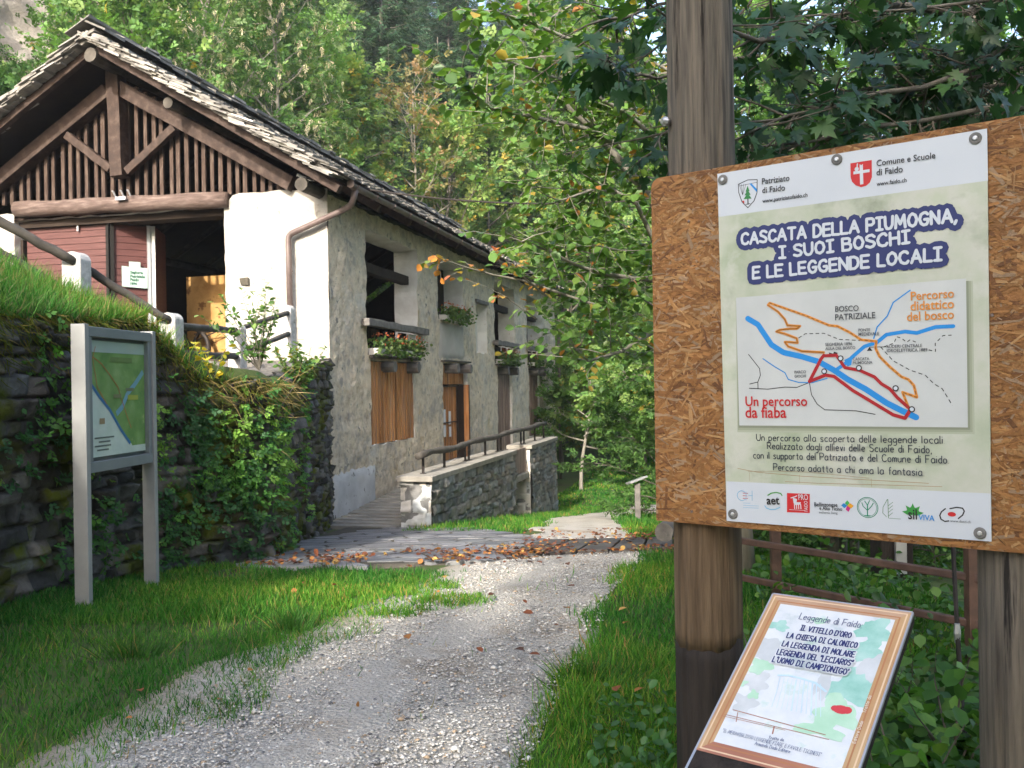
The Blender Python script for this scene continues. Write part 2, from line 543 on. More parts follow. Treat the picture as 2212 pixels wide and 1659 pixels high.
ys = np.concatenate([np.arange(2.0, 12, .08), np.arange(12, 33, .16)])
K = 44
rows = []
for y in ys:
    l, r = path_edges(y)
    l += -.25 * (y < 9) + .22 * noi(1.3, y, 0, 1.2) + .06 * noi(7, y, 0, 5)
    r += .10 * noi(9.3, y, 0, 1.3) + .05 * noi(3, y, 0, 6)
    x = np.linspace(l, r, K)
    rows.append(np.stack([x, np.full(K, y), np.zeros(K)], 1))
P = np.concatenate(rows)
edge = np.tile(np.minimum(np.arange(K), K - 1 - np.arange(K)), len(ys))
P[:, 2] = gz(P[:, 0], P[:, 1]) + .02 * fbm(P * .9, 3, 2) + .012 + .006 * fbm(P * 9, 2, 9) - .03 * np.clip(1 - edge / 3.0, 0, 1)
I = np.arange(len(P)).reshape(len(ys), K)
FQ = np.stack([I[:-1, :-1], I[:-1, 1:], I[1:, 1:], I[1:, :-1]], -1).reshape(-1, 4)
lat_ = np.tile(np.linspace(0, 1, K), len(ys))
q_ = fbm(P * np.array([.9, .45, 0]), 3, 41)
rut = np.exp(-((lat_ - .36 + .05 * q_) / .085) ** 2) + np.exp(-((lat_ - .76 + .05 * q_) / .085) ** 2)
mid_ = np.exp(-((lat_ - .56 + .05 * q_) / .07) ** 2)
tp = np.ones((len(P), 3)) * (.96 + .05 * rut - .05 * mid_ + .07 * q_)[:, None] * np.array([1.0, .985, .95]) ** (1 + 1.5 * np.clip(q_, 0, 1))[:, None]
P[:, 2] -= .012 * rut - .006 * mid_
eb = smooth01(1 - lat_ / .16)[:, None] * (P[:, 1:2] < 9.2) * .8
tp = tp * (1 - eb + eb * np.array([.55, .47, .36]))
tag(npmesh('gravel_path', P, FQ, M['gravel'], smooth=True, tones=tp), kind='structure')


def on_path(x, y, grow=0):
    l, r = path_edges(y)
    return (x > l - grow) & (x < r + grow) & (y > 2) & (y < 33)


# pebbles lying on the path
def scatter_tris(name, P, S, tones, m, T, Fc, flat_=1.0, parent=None):
    n, k = len(P), len(T)
    a = rng.uniform(0, 2 * np.pi, n)
    ca, sa = np.cos(a), np.sin(a)
    J = rng.uniform(.7, 1.3, (n, k, 3))
    V = T[None] * J
    X = V[:, :, 0] * ca[:, None] - V[:, :, 1] * sa[:, None]
    Yv = V[:, :, 0] * sa[:, None] + V[:, :, 1] * ca[:, None]
    V = np.stack([X, Yv, V[:, :, 2] * flat_], -1) * S[:, None, None] + P[:, None]
    FF = (Fc[None] + (np.arange(n) * k)[:, None, None]).reshape(-1, Fc.shape[1])
    return npmesh(name, V.reshape(-1, 3), FF, m, parent, tones=np.repeat(tones, k, 0))


OCT = np.array([(1, 0, 0), (0, 1, 0), (-1, 0, 0), (0, -1, 0), (0, 0, .7), (0, 0, -.5), ])
OCTF = np.array([(0, 1, 4), (1, 2, 4), (2, 3, 4), (3, 0, 4), (1, 0, 5), (2, 1, 5), (3, 2, 5), (0, 3, 5)])
n = 62000
y = 3.2 + 9.5 * rng.random(n) ** 1.7
l, r = path_edges(y)
x = l - .5 + (r - l + .52) * rng.random(n)
P = np.stack([x, y, gz(x, y)], 1)
P[:, 2] += .02 * fbm(np.stack([x, y, 0 * x], 1) * .9, 3, 2) + .014 - .034 * smooth01((.16 - (x - l)) / .25)
S = rng.lognormal(-5.15, .45, n).clip(.0028, .03)
base = np.array([(.53, .51, .47), (.40, .385, .36), (.25, .245, .24), (.66, .64, .60), (.42, .32, .22), (.12, .12, .13)])
tn = base[rng.choice(6, n, p=[.32, .27, .16, .15, .07, .03])] * rng.uniform(.85, 1.15, (n, 1))
ef = x - l + .10 + .22 * fbm(P * 1.7, 3, 21)
keep = ((fbm(P * 1.3, 3, 4) > -.35) | (rng.random(n) < .85)) & (rng.random(n) < smooth01((ef + .30) / .5))
tag(scatter_tris('gravel_stones', P[keep], S[keep], tn[keep], M['pebble'], OCT, OCTF, .7), kind='stuff')

# ---------------------------------------------------------------- flagstones, timber plates
def zfl(x, y):
    return gzf(x, y) + .036


fl = MB()
cols_u = 15
# paved apron between building, wall and path: quads of jittered lattice inside a region
CORN = [(-2.85, 8.75), (.05, 9.45), (.55, 11.9), (-.55, 14.9), (-3.0, 16.1), (-2.9, 12.0)]


def inside(poly, x, y):
    c = False
    for i in range(len(poly)):
        (x0, y0), (x1, y1) = poly[i], poly[i - 1]
        if (y0 > y) != (y1 > y) and x < (x1 - x0) * (y - y0) / (y1 - y0) + x0:
            c = not c
    return c


vec = {}
def lat(i, j):
    if (i, j) not in vec:
        a = .44 * i + (.22 if j % 2 else 0) + rnd.uniform(-.10, .10)
        b = .40 * j + rnd.uniform(-.09, .09)
        vec[i, j] = (-3.4 + a * .97 + b * .20, 8.6 - a * .05 + b * .98)
    return vec[i, j]


for i in range(-1, 12):
    for j in range(-1, 21):
        o = 1 if j % 2 else 0
        q = [lat(i, j), lat(i + 1, j), lat(i + 1, j + 1), lat(i, j + 1)]
        cx, cy_ = sum(p[0] for p in q) / 4, sum(p[1] for p in q) / 4
        if not inside(CORN, cx, cy_):
            continue
        ring = []
        for k in range(4):
            p, p2 = q[k], q[(k + 1) % 4]
            for t in (.12, .5, .88):
                xx, yy = p[0] + (p2[0] - p[0]) * t, p[1] + (p2[1] - p[1]) * t
                s = .90 + rnd.uniform(-.05, .02)
                ring.append((cx + (xx - cx) * s, cy_ + (yy - cy_) * s))
        dz = rnd.uniform(-.003, .004)
        n = len(ring)
        top = [(x, y, zfl(x, y) + dz) for x, y in ring]
        bot = [(cx + (x - cx) * 1.03, cy_ + (y - cy_) * 1.03, zfl(x, y) - .04) for x, y in ring]
        g = rnd.uniform(.7, 1.25)
        fl.add(top + bot, [tuple(range(n))] + [(k, k + n, (k + 1) % n + n, (k + 1) % n) for k in range(n)], (g, g * rnd.uniform(.97, 1.0), g * rnd.uniform(.94, 1.03)))
tag(fl.build('flagstone_paving', M['flag'], tone=True), kind='structure')
jb = MB()
jb.add([(x, y, gzf(x, y) + .006) for x, y in CORN], [tuple(range(len(CORN)))])
# finer joint bed so that it follows the slope
jb = MB()
for a in np.arange(-3.4, 1.0, .1):
    for b in np.arange(8.4, 16.4, .1):
        qs_ = [(a, b), (a + .1, b), (a + .1, b + .1), (a, b + .1)]
        if any(inside(CORN, *q) for q in qs_):
            jb.add([(x, y, gzf(x, y) + (.027 if inside(CORN, x, y) else -.045)) for x, y in qs_], [(0, 1, 2, 3)])
            continue
            jb.add([(a, b, gzf(a, b) + .027), (a + .2, b, gzf(a + .2, b) + .027), (a + .2, b + .2, gzf(a + .2, b + .2) + .027), (a, b + .2, gzf(a, b + .2) + .027)], [(0, 1, 2, 3)])
tag(jb.build('paving_bed', M['mortar']), kind='structure')

# dark timber plates laid across the path: five countable plates
PLT = []
for k in range(5):
    a0, a1 = k / 5, (k + 1) / 5
    n0, n1 = Vector((-.05, 9.85)), Vector((1.75, 10.15))
    f0, f1 = Vector((.42, 11.75)), Vector((2.05, 11.95))
    q = [n0.lerp(n1, a0 + .008), n0.lerp(n1, a1 - .008), f0.lerp(f1, a1 - .008), f0.lerp(f1, a0 + .008)]
    b = MB()
    top = [(p.x, p.y, gzf(p.x, p.y) + .058) for p in q]
    bot = [(p.x, p.y, gzf(p.x, p.y) - .03) for p in q]
    b.add(top + bot, [(0, 1, 2, 3), (0, 4, 5, 1), (1, 5, 6, 2), (2, 6, 7, 3), (3, 7, 4, 0)])
    o = b.build('timber_plate', M['plank_dark'], bevel=.008)
    tag(o, ['dark timber plate across the path, the one touching the flagstones', 'dark timber plate second from the flagstones, path crossing',
            'middle one of five dark timber plates across the path', 'dark timber plate second from the right grass verge',
            'dark timber plate across the path, the one at the right grass verge'][k], 'timber plate', 'timber plates laid across the path')

# ================================================================ RETAINING WALL AND BANK
def stone_face(name, m, A, B, h_of, base_of, course=.14, res=.035, depth=.05, seed=1, parent=None, top_round=True, lmin=.18, lmax=.5, gr=(.6, 1.35)):
    """dry stone face along the plan polyline A -> ...; h_of(s) top height, base_of(s) foot height"""
    pts = [Vector(p) for p in A]
    L = [0]
    for a, b in zip(pts, pts[1:]):
        L.append(L[-1] + (b - a).length)
    n = int(L[-1] / res)
    S = np.linspace(0, L[-1], n)
    px = np.interp(S, L, [p.x for p in pts])
    py = np.interp(S, L, [p.y for p in pts])
    k = 9
    ker = np.hanning(max(3, int(.35 / res)) | 1)
    ker /= ker.sum()
    pad = len(ker) // 2
    sx = np.convolve(np.pad(px, pad, 'edge'), ker, 'valid')
    sy = np.convolve(np.pad(py, pad, 'edge'), ker, 'valid')
    if B is None:
        sx, sy = px, py
    tx, ty = np.gradient(sx), np.gradient(sy)
    ln = np.hypot(tx, ty)
    nxv, nyv = ty / ln, -tx / ln
    H = np.array([h_of(s / L[-1]) for s in S])
    Bz = np.array([base_of(s / L[-1]) for s in S])
    zr = int((H - Bz).max() / res)
    T = np.linspace(0, 1, zr)
    SS, TT = np.meshgrid(S, T)
    ZZ = Bz[None] + (H - Bz)[None] * TT
    q = np.stack([SS.ravel(), ZZ.ravel(), np.zeros(SS.size)], 1)
    zw = q[:, 1] + .035 * fbm(q * np.array([2.2, 2.2, 1]), 2, seed)
    r_ = np.random.default_rng(seed)
    ch = []
    z0 = Bz.min() - .2
    while z0 < H.max() + .3:
        ch.append(z0)
        z0 += course * r_.uniform(.6, 1.6)
    ch = np.array(ch)
    ci = np.clip(np.searchsorted(ch, zw) - 1, 0, len(ch) - 2)
    d = np.minimum(zw - ch[ci], ch[ci + 1] - zw)
    tone = np.zeros(len(q))
    off = np.zeros(len(q))
    hue = np.zeros(len(q))
    tl_ = np.zeros(len(q))
    for c in range(len(ch) - 1):
        mk = ci == c
        if not mk.any():
            continue
        e = [-1.0]
        while e[-1] < L[-1] + 1:
            e.append(e[-1] + r_.uniform(lmin, lmax))
        e = np.array(e)
        u = q[mk, 0] + .03 * fbm(q[mk] * 3.1, 2, seed + 3)
        ui = np.clip(np.searchsorted(e, u) - 1, 0, len(e) - 2)
        d[mk] = np.minimum(d[mk], np.minimum(u - e[ui], e[ui + 1] - u))
        rt = r_.uniform(gr[0], gr[1], len(e))
        ro = r_.uniform(-.6, .6, len(e))
        su, sz_ = r_.normal(0, .16, len(e)), r_.normal(0, .22, len(e))
        rh = r_.uniform(-1, 1, len(e))
        tone[mk], off[mk], hue[mk] = rt[ui], ro[ui], rh[ui]
        tl_[mk] = su[ui] * (u - .5 * (e[ui] + e[ui + 1])) + sz_[ui] * (zw[mk] - .5 * (ch[c] + ch[c + 1]))
    sm = smooth01(d / .014)
    disp = depth * (sm * (1 + off) - .6) + tl_ * sm * (depth / .05) + .018 * fbm(q * 8, 3, seed + 7) + .05 * fbm(q * .8, 2, seed + 8)
    if top_round:
        disp = disp - .10 * smooth01((TT.ravel() - .96) / .04)
    X = np.tile(sx, zr) + np.tile(nxv, zr) * disp
    Yv = np.tile(sy, zr) + np.tile(nyv, zr) * disp
    V = np.stack([X, Yv, q[:, 1]], 1)
    I = np.arange(n * zr).reshape(zr, n)
    FQ = np.stack([I[:-1, :-1], I[:-1, 1:], I[1:, 1:], I[1:, :-1]], -1).reshape(-1, 4)
    tn = tone * (.35 + .65 * smooth01(d / .02))
    tn = tone * (.45 + .55 * smooth01(d / .014))
    t3 = np.stack([tn * (1 + .10 * hue), tn, tn * (1 - .10 * hue)], 1)
    return npmesh(name, V, FQ, m, parent, tones=t3, smooth=True)


WALL = [(-4.1, 3.0), (-3.95, 4.5), (-3.74, 6.77), (-3.52, 8.8), (-3.2, 9.45), (-2.72, 10.05), (-2.70, 10.5), (-3.0, 13.2), (-3.27, 16.62)]


def wlen(pts):
    L = [0]
    for a, b in zip(pts, pts[1:]):
        L.append(L[-1] + math.hypot(b[0] - a[0], b[1] - a[1]))
    return [q / L[-1] for q in L]


WS = wlen(WALL)
WTOP = [2.0, 2.05, 2.2, 2.27, 1.74, 1.70, 1.72, 1.9, 2.12]


def wall_top(s):
    return float(np.interp(s, WS, WTOP)) + .05 * noi(s * 40, 1, 2)


def wall_xy(s):
    return float(np.interp(s, WS, [p[0] for p in WALL])), float(np.interp(s, WS, [p[1] for p in WALL]))


rw = thing('retaining_wall', 'dark mossy dry stone retaining wall left of the path', 'retaining wall', (-3.5, 8.8, 0))
stone_face('stone_face', M['drywall'], [(x, y, 0) for x, y in WALL], 1, wall_top, lambda s: gzf(*wall_xy(s)) - .15, parent=rw, seed=4, depth=.08, course=.11, lmin=.09, lmax=.34, gr=(.45, 1.6), res=.028)


def bz(x, y):
    """height of the raised court and grass bank behind the wall"""
    x, y = np.asarray(x, float), np.asarray(y, float)
    z = np.interp(y, [2, 6.77, 8.8, 9.6, 10.5, 13, 16.6, 30], [2.0, 2.2, 2.25, 1.85, 1.72, 1.88, 2.1, 2.1])
    z = z + np.clip(-3.62 - x, 0, 9) * .46 * (1 - smooth01((y - 9.2) / 2.6))
    return z


bx = []
ts = np.linspace(0, 1, 150)
EX = np.concatenate([np.linspace(0, 2.2, 30), np.linspace(2.4, 12, 26)])
rows = []
for s in ts:
    x, y = wall_xy(s)
    xs = x + .03 - EX
    yy = np.full_like(xs, y)
    p = np.stack([xs, yy, bz(xs, yy)], 1)
    p[:, 2] += .05 * fbm(p * 2.2, 3, 12) * np.minimum(1, EX * 3)
    p[0, 2] = wall_top(s) - .03
    rows.append(p)
P = np.concatenate(rows)
n2 = len(EX)
I = np.arange(len(P)).reshape(len(ts), n2)
FQ = np.stack([I[:-1, :-1], I[1:, :-1], I[1:, 1:], I[:-1, 1:]], -1).reshape(-1, 4)
yc = P[FQ].mean(1)
# the court in front of the gable is bare ground, the bank is grass
mi = ((yc[:, 1] > 11.0)).astype(int)
M['court'] = mat('court gravel', [(.3, (.10, .09, .075)), (.7, (.22, .20, .175))], 20, rough=.95, bump=.4)
tag(npmesh('grass_bank', P, FQ, [M['bank'], M['court']], smooth=True, midx=mi), kind='structure')
# ================================================================ THE SAWMILL
UA = math.atan2(.972, .235)
hs = thing('stone_sawmill', 'old rendered stone sawmill with slatted timber gable and slab roof', 'building', (-3.28, 16.7, 0), UA)
HM = MAT_OF[hs]


def H(u, v, z):
    return HM @ Vector((u, v, z))


def gpl(u):
    """plane parallel to the gable at depth u; pix() gives (v, z)"""
    return Plane(H(u, 0, 0), HM.to_3x3() @ Vector((0, 1, 0)), (0, 0, 1))


def gp(x, y, u=0.0):
    q = gpl(u).pix(x, y)
    return Vector((u, q.x, q.y))


RIDGE_V, RIDGE_Z, TAN = 4.15, 7.90, .600
LEN, WID = 21.5, 8.3


def roofz(v):
    return RIDGE_Z - TAN * abs(v - RIDGE_V)


def wall_panel(mb, fn, a_max, top_of, base, openings, thick, seed, m_front=0, m_rev=1, st=.17, amp=.03, rag=.035, nz_scale=2.3):
    """rendered wall with openings (a0, a1, z0, z1): displaced front skin, reveals and ragged edges"""
    ab = {0, a_max}
    zb = {base}
    zmax = max(top_of(a) for a in np.linspace(0, a_max, 60))
    zb.add(zmax)
    for (a0, a1, z0, z1) in openings:
        ab |= {a0, a1}
        zb |= {z0, z1}

    def fine(s):
        s = sorted(s)
        o = []
        for p, q in zip(s, s[1:]):
            k = max(1, int(round((q - p) / st)))
            o += [p + (q - p) * i / k for i in range(k)]
        return o + [s[-1]]
    aa, zz = fine(ab), fine(zb)

    def pt(a, z):
        n1, n2, n3 = noi(a, z, seed, nz_scale), noi(a, z, seed + 5, 5.1), noi(a, z, seed + 9, 4.3)
        d = amp * n1 + amp * .6 * noi(a, z, seed + 3, 6)
        e = 0 if (a in (0, a_max)) else 1
        return fn(a + rag * n2 * e, min(z + rag * n3, 1e9), d)
    idx = {}
    vs, fs = [], []

    def vid(a, z):
        if (a, z) not in idx:
            idx[a, z] = len(vs)
            vs.append(pt(a, min(z, top_of(a))))
        return idx[a, z]

    def hole(a, z):
        return any(a0 < a < a1 and z0 < z < z1 for (a0, a1, z0, z1) in openings)
    for i in range(len(aa) - 1):
        for j in range(len(zz) - 1):
            ca, cz = (aa[i] + aa[i + 1]) / 2, (zz[j] + zz[j + 1]) / 2
            if hole(ca, cz) or zz[j] >= top_of(ca):
                continue
            fs.append((vid(aa[i], zz[j]), vid(aa[i + 1], zz[j]), vid(aa[i + 1], zz[j + 1]), vid(aa[i], zz[j + 1])))
    mb.add(vs, fs, m=m_front)
    for (a0, a1, z0, z1) in openings:
        za = [z for z in zz if z0 <= z <= z1]
        al = [a for a in aa if a0 <= a <= a1]
        ring = [(a, z0) for a in al] + [(a1, z) for z in za[1:]] + [(a, z1) for a in reversed(al[:-1])] + [(a0, z) for z in reversed(za[1:-1])]
        K_ = 3
        vs, fs = [], []
        for (a, z) in ring:
            p0 = Vector(pt(a, z))
            ia, iz = min(max(a, a0 + .03), a1 - .03), min(max(z, z0 + .02), z1 - .02)
            p1 = Vector(fn(ia, iz, thick))
            for k in range(K_ + 1):
                q = p0.lerp(p1, k / K_)
                if 0 < k:
                    w = .012
                    q = q + Vector((noi(q.x, q.y, q.z, 3), noi(q.y, q.z, q.x, 3), noi(q.z, q.x, q.y, 3))) * w
                vs.append(q)
        n = len(ring)
        for i in range(n):
            i2 = (i + 1) % n
            for k in range(K_):
                fs.append((i * (K_ + 1) + k, i2 * (K_ + 1) + k, i2 * (K_ + 1) + k + 1, i * (K_ + 1) + k + 1))
        mb.add(vs, fs, m=m_rev)


SIDE_OPEN = [(1.75, 4.80, 2.23, 4.72), (1.90, 4.45, .41, 2.14), (6.3, 8.55, 3.22, 4.72), (6.62, 8.80, -.36, 2.17),
             (9.72, 10.95, 2.5, 3.98), (11.8, 14.45, 2.23, 4.72), (12.1, 13.95, -.55, 2.17), (16.3, 18.9, 2.23, 4.72), (16.5, 18.3, -.3, 2.17)]
mb = MB()
wall_panel(mb, lambda a, z, d: (a, d, z), LEN, lambda a: 5.08, -2.6, SIDE_OPEN, .55, 3, st=.11, amp=.035, rag=.05)
side = mb.build('wall', [M['rough_plaster'], M['reveal']], hs, local=True)
side['label'] = 'rough grey rendered side wall with exposed stones'
mb = MB()
GO = [(2.07, 6.69, 2.2, 4.98)]
wall_panel(mb, lambda a, z, d: (d, a, z), WID, lambda a: 5.20 if a < 2.07 else (4.975 if a < 6.69 else 5.12), -1.2, GO, .55, 14, st=.16)
# pale quoin strip wrapping round the corner
gw = mb.build('wall', [M['plaster'], M['plaster']], hs, local=True)
gw['label'] = 'white plastered gable wall'
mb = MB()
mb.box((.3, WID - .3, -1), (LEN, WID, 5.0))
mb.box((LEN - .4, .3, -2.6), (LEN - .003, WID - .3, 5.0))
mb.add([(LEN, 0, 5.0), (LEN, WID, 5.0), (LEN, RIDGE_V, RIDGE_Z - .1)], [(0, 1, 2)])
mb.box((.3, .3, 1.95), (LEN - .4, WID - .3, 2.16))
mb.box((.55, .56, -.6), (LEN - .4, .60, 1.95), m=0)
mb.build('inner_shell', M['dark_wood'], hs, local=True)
# pale cement base at the corner and smooth infill under the second window, raised skins on the render
def skin(name, m, a0, a1, z0, z1, d, seed):
    mb = MB()
    na, nz_ = int((a1 - a0) / .12) + 1, int((z1 - z0) / .12) + 1
    vs = []
    for j in range(nz_ + 1):
        for i in range(na + 1):
            a, z = a0 + (a1 - a0) * i / na, z0 + (z1 - z0) * j / nz_
            e = 1 if 0 < i < na and 0 < j < nz_ else 0
            rag = .05 if e == 0 else 0
            aa, z2 = a + rag * noi(a, z, seed, 6), z + rag * noi(a, z, seed + 2, 6)
            dd = .03 * noi(aa, z2, 3, 2.3) + .015 * noi(aa, z2, 6, 7)
            vs.append((aa, dd - (d if e else -.02), z2))
    fs = [(j * (na + 1) + i, j * (na + 1) + i + 1, (j + 1) * (na + 1) + i + 1, (j + 1) * (na + 1) + i) for j in range(nz_) for i in range(na)]
    mb.add(vs, fs)
    return mb.build(name, m, hs, local=True, smooth=True)


skin('cement_base', M['patch'], .02, 2.1, -1.0, .05, .035, 3)
skin('cement_infill', M['smooth_patch'], 6.35, 8.5, 2.24, 3.2, .03, 8)

# ---------------------------------------------------------------- roof
rf = MB()
SL = math.hypot(1, TAN)
half = RIDGE_V + .55
NS = int(half * SL / .11)
for sgn in (1, -1):
    du = Vector((1, 0, 0))
    dv = Vector((0, sgn, TAN)).normalized()        # up the slope
    nn = Vector((0, -sgn * TAN, 1)).normalized()
    v_e = RIDGE_V - sgn * half
    z_e = roofz(v_e)
    for r_ in range(NS + 1):
        s = r_ * .11
        u = -1.0 + rnd.uniform(-.12, .08)
        first = True
        while u < LEN + .5:
            w = rnd.uniform(.13, .38)
            ln = rnd.uniform(.30, .46)
            th = rnd.uniform(.018, .034)
            c = Vector((u + w / 2, v_e, z_e)) + dv * (s + ln / 2 - .1 + rnd.uniform(-.05, .05)) + nn * (.17 + rnd.uniform(-.012, .02))
            tilt = rnd.uniform(.10, .17)
            d2 = (dv - nn * tilt).normalized()
            n2v = du.cross(d2) if sgn > 0 else d2.cross(du)
            g = rnd.uniform(.55, 1.35) if not first else rnd.uniform(1.3, 2.1)
            g = g * (2.4 if rnd.random() < .02 else 1)
            rr = rnd.uniform(-.06, .06)
            rf.obox(c, (du + d2 * rr) * (w / 2 - .006), (d2 - du * rr) * ln / 2, n2v.normalized() * th / 2, (g, g * .99, g * .965), j=.012)
            if first:
                for o_ in (.125, .085, .045):
                    g2 = rnd.uniform(1.2, 2.2)
                    rf.obox(Vector((-.78 + rnd.uniform(-.13, .07), v_e, z_e)) + dv * (s + .16 + rnd.uniform(-.06, .06)) + nn * o_, du * .22, d2 * .16, n2v.normalized() * rnd.uniform(.010, .017), (g2, g2 * .99, g2 * .965), j=.01)
            if u > 3 and sgn < 0:
                u += w * 1.0
            u += w
            first = False
# ridge stones
u = -1.1
while u < LEN + .5:
    w = rnd.uniform(.4, .7)
    g = rnd.uniform(.8, 1.3)
    for sg in (1, -1):
        rf.obox((u + w / 2, RIDGE_V - sg * .15, RIDGE_Z + .27 + rnd.uniform(-.02, .05)), (w / 2, 0, 0), Vector((0, .26, sg * .13)), (0, 0, .025), (g, g, g * .96), j=.02)
    u += w
rf.build('roof', M['roof_slab'], hs, local=True, tone=True)
dk = MB()
for sgn in (1, -1):
    v_e = RIDGE_V - sgn * half
    a, b = Vector((-.86, v_e, roofz(v_e) + .035)), Vector((-.86, RIDGE_V, RIDGE_Z + .035))
    c, d = a + Vector((LEN + 1.2, 0, 0)), b + Vector((LEN + 1.2, 0, 0))
    up = Vector((0, 0, .04))
    dk.add([a, c, d, b, a + up, c + up, d + up, b + up], MB.BF if sgn > 0 else [tuple(reversed(f)) for f in MB.BF])
dk.build('roof_deck', M['dark_wood'], hs, local=True)

# ---------------------------------------------------------------- gable timber
def bm_(name, p0, p1, w, h, m='beam', up=(1, 0, 0), seg=6, j=.006, bev=.012, label=None):
    b = MB()
    b.beam(p0, p1, w, h, up, seg=seg, j=j)
    o = b.build(name, M[m], hs, bevel=bev, local=True)
    if label:
        o['label'] = label
    return o


# outer pair of rafters right under the verge
for sgn in (1, -1):
    v_e = RIDGE_V - sgn * (half + .05)
    bm_('rafter', (-.80, v_e, roofz(v_e) - .09), (-.80, RIDGE_V - sgn * .05, RIDGE_Z - .08), .14, .13)
    for k in range(12):
        uu = 1.0 + k * 1.7
        bm_('rafter', (uu, v_e, roofz(v_e) - .09), (uu, RIDGE_V - sgn * .05, RIDGE_Z - .08), .14, .12, seg=1, j=0)
# truss in front of the slats
a, b = gp(262, 192, -.06), gp(633, 399, -.06)
bm_('truss_rafter', a, b, .27, .24, label='right inclined truss timber')
a, b = gp(238, 198, -.06), gp(-95, 470, -.06)
bm_('truss_rafter', a, b, .27, .28, label='left inclined truss timber')
bm_('king_post', gp(249, 150, -.10), gp(260, 383, -.10), .26, .27)
bm_('brace', gp(145, 292, -.10), gp(240, 366, -.10), .15, .13, label='left slanting brace')
bm_('brace', gp(378, 276, -.10), gp(275, 372, -.10), .15, .13, label='right slanting brace')
pur = [(RIDGE_V, RIDGE_Z - .22, .13), (gp(412, 246).y, gp(412, 246).z, .10), (gp(28, 290).y, gp(28, 290).z, .12), (.15, 5.12, .12), (8.15, 5.12, .12)]
for (v, z, r) in pur:
    b = MB()
    b.tube([(-.95 if z > 7 else -.72, v, z), (8, v, z + .02), (LEN, v, z)], [r, r, r], 10, j=.05)
    b.build('purlin', M['rail_wood'], hs, local=True)
# lintel log
a, b = gp(36, 453, -.05), gp(491, 431, -.05)
lg = MB()
k = 14
lg.tube([a.lerp(b, i / k) + Vector((rnd.uniform(-.008, .008), 0, rnd.uniform(-.008, .008))) for i in range(k + 1)], [.155 + .01 * math.sin(i * 1.7) for i in range(k + 1)], 14)
o = lg.build('lintel_log', M['log'], hs, local=True, smooth=True)
# slats
tl = gp(262, 192, .05)
for i in range(34):
    x = 10 + i * 18.0 + rnd.uniform(-2, 2)
    q0 = gp(x, 437 - (x - 40) * .05, .06)
    v = q0.y
    if v < .15 or v > 8.0:
        continue
    tr = gp(262, 192, .06)
    zt = min(roofz(v) - .35, tr.z + .1 - TAN * abs(v - tr.y))
    if zt < q0.z + .1:
        continue
    g = rnd.uniform(.034, .043)
    b = MB()
    b.box((.05, v - g, q0.z - .05), (.05 + .05, v + g, zt + .1), j=.004)
    b.build('slat', M['slat'], hs, local=True)
b = MB()
b.box((.16, .3, 4.95), (.24, 8.0, 5.05))
b.build('slat_rail', M['beam'], hs, local=True)
fx = MB()
q = gp(262, 430, -.26)
fx.box((q.x - .03, q.y - .11, q.z - .02), (q.x + .02, q.y + .11, q.z + .04))
for dv in (-.2, -.05, .12):
    fx.tube([(q.x, q.y + dv, q.z + .05), (q.x - .04, q.y + dv + .02, q.z + .14), (q.x, q.y + dv + .07, q.z + .16)], .018, 6)
fx.build('lamp_bracket', M['zinc'], hs, local=True)

# ---------------------------------------------------------------- gate leaves in the gable opening
def leaf(p0, p1, z0, z1, name='door', label=None, edge0=None, edge1=None):
    """board leaf between two plan points (u, v)"""
    p0, p1 = Vector((p0[0], p0[1], 0)), Vector((p1[0], p1[1], 0))
    d = (p1 - p0)
    L_ = d.length
    d.normalize()
    n_ = Vector((-d.y, d.x, 0))
    if n_.x > 0:
        n_ = -n_
    b = MB()
    z = z0
    while z < z1 - .02:
        zz = min(z + .127, z1)
        dp = rnd.uniform(-.002, .002)
        b.obox(p0 + d * L_ / 2 + Vector((0, 0, (z + zz) / 2)) - n_ * (.02 + dp), d * L_ / 2, n_ * .02, (0, 0, (zz - z) / 2 - .005))
        z = zz
    b.obox(p0 + d * L_ / 2 + Vector((0, 0, (z0 + z1) / 2)) - n_ * .035, d * (L_ / 2 - .01), n_ * .012, (0, 0, (z1 - z0) / 2 - .01))
    o = b.build(name, M['maroon'], hs, local=True)
    if label:
        o['label'] = label
    for e, s in ((edge0, 0), (edge1, 1)):
        if e:
            c = p0 + d * (L_ * s)
            f = MB()
            f.obox(c + Vector((0, 0, (z0 + z1) / 2)) + n_ * .005, d * .03, n_ * .045, (0, 0, (z1 - z0) / 2 + .01))
            f.build('edge_strip', M[e], o, local=True)
    return o


zb_, zt_ = 2.2, 4.84
la, lb = gp(60, 600, .22), gp(236, 600, .22)
mid = la.lerp(lb, .47)
d1 = leaf((la.x, la.y), (mid.x, mid.y - .004), zb_, zt_, label='closed maroon board leaf at the far left')
d2 = leaf((mid.x, mid.y + .004), (lb.x, lb.y), zb_, zt_, label='closed maroon board leaf beside the latch', edge1='black')
lc = gp(243, 600, .24)
ld = gp(322, 600, .72)
d3 = leaf((lc.x, lc.y), (ld.x, ld.y), zb_, zt_, label='half folded maroon leaf carrying a paper notice', edge0='black', edge1='alu')
le, lf = gp(332, 600, .78), gp(354, 600, 1.7)
d4 = leaf((le.x, le.y - .0), (lf.x, lf.y), zb_, zt_, label='maroon leaf folded back inside', edge0='alu')
b = MB()
q = gp(168, 488, .17)
b.box((q.x - .01, q.y - .018, q.z - .1), (q.x + .02, q.y + .018, q.z + .1))
b.build('latch', M['zinc'], d2, local=True)
fr = MB()
fr.box((.12, 2.1, 4.84), (.5, 6.68, 5.04))
fr.box((.16, 6.62, 2.2), (.32, 6.69, 4.62))
fr.build('door_frame', M['dark_wood'], hs, local=True)
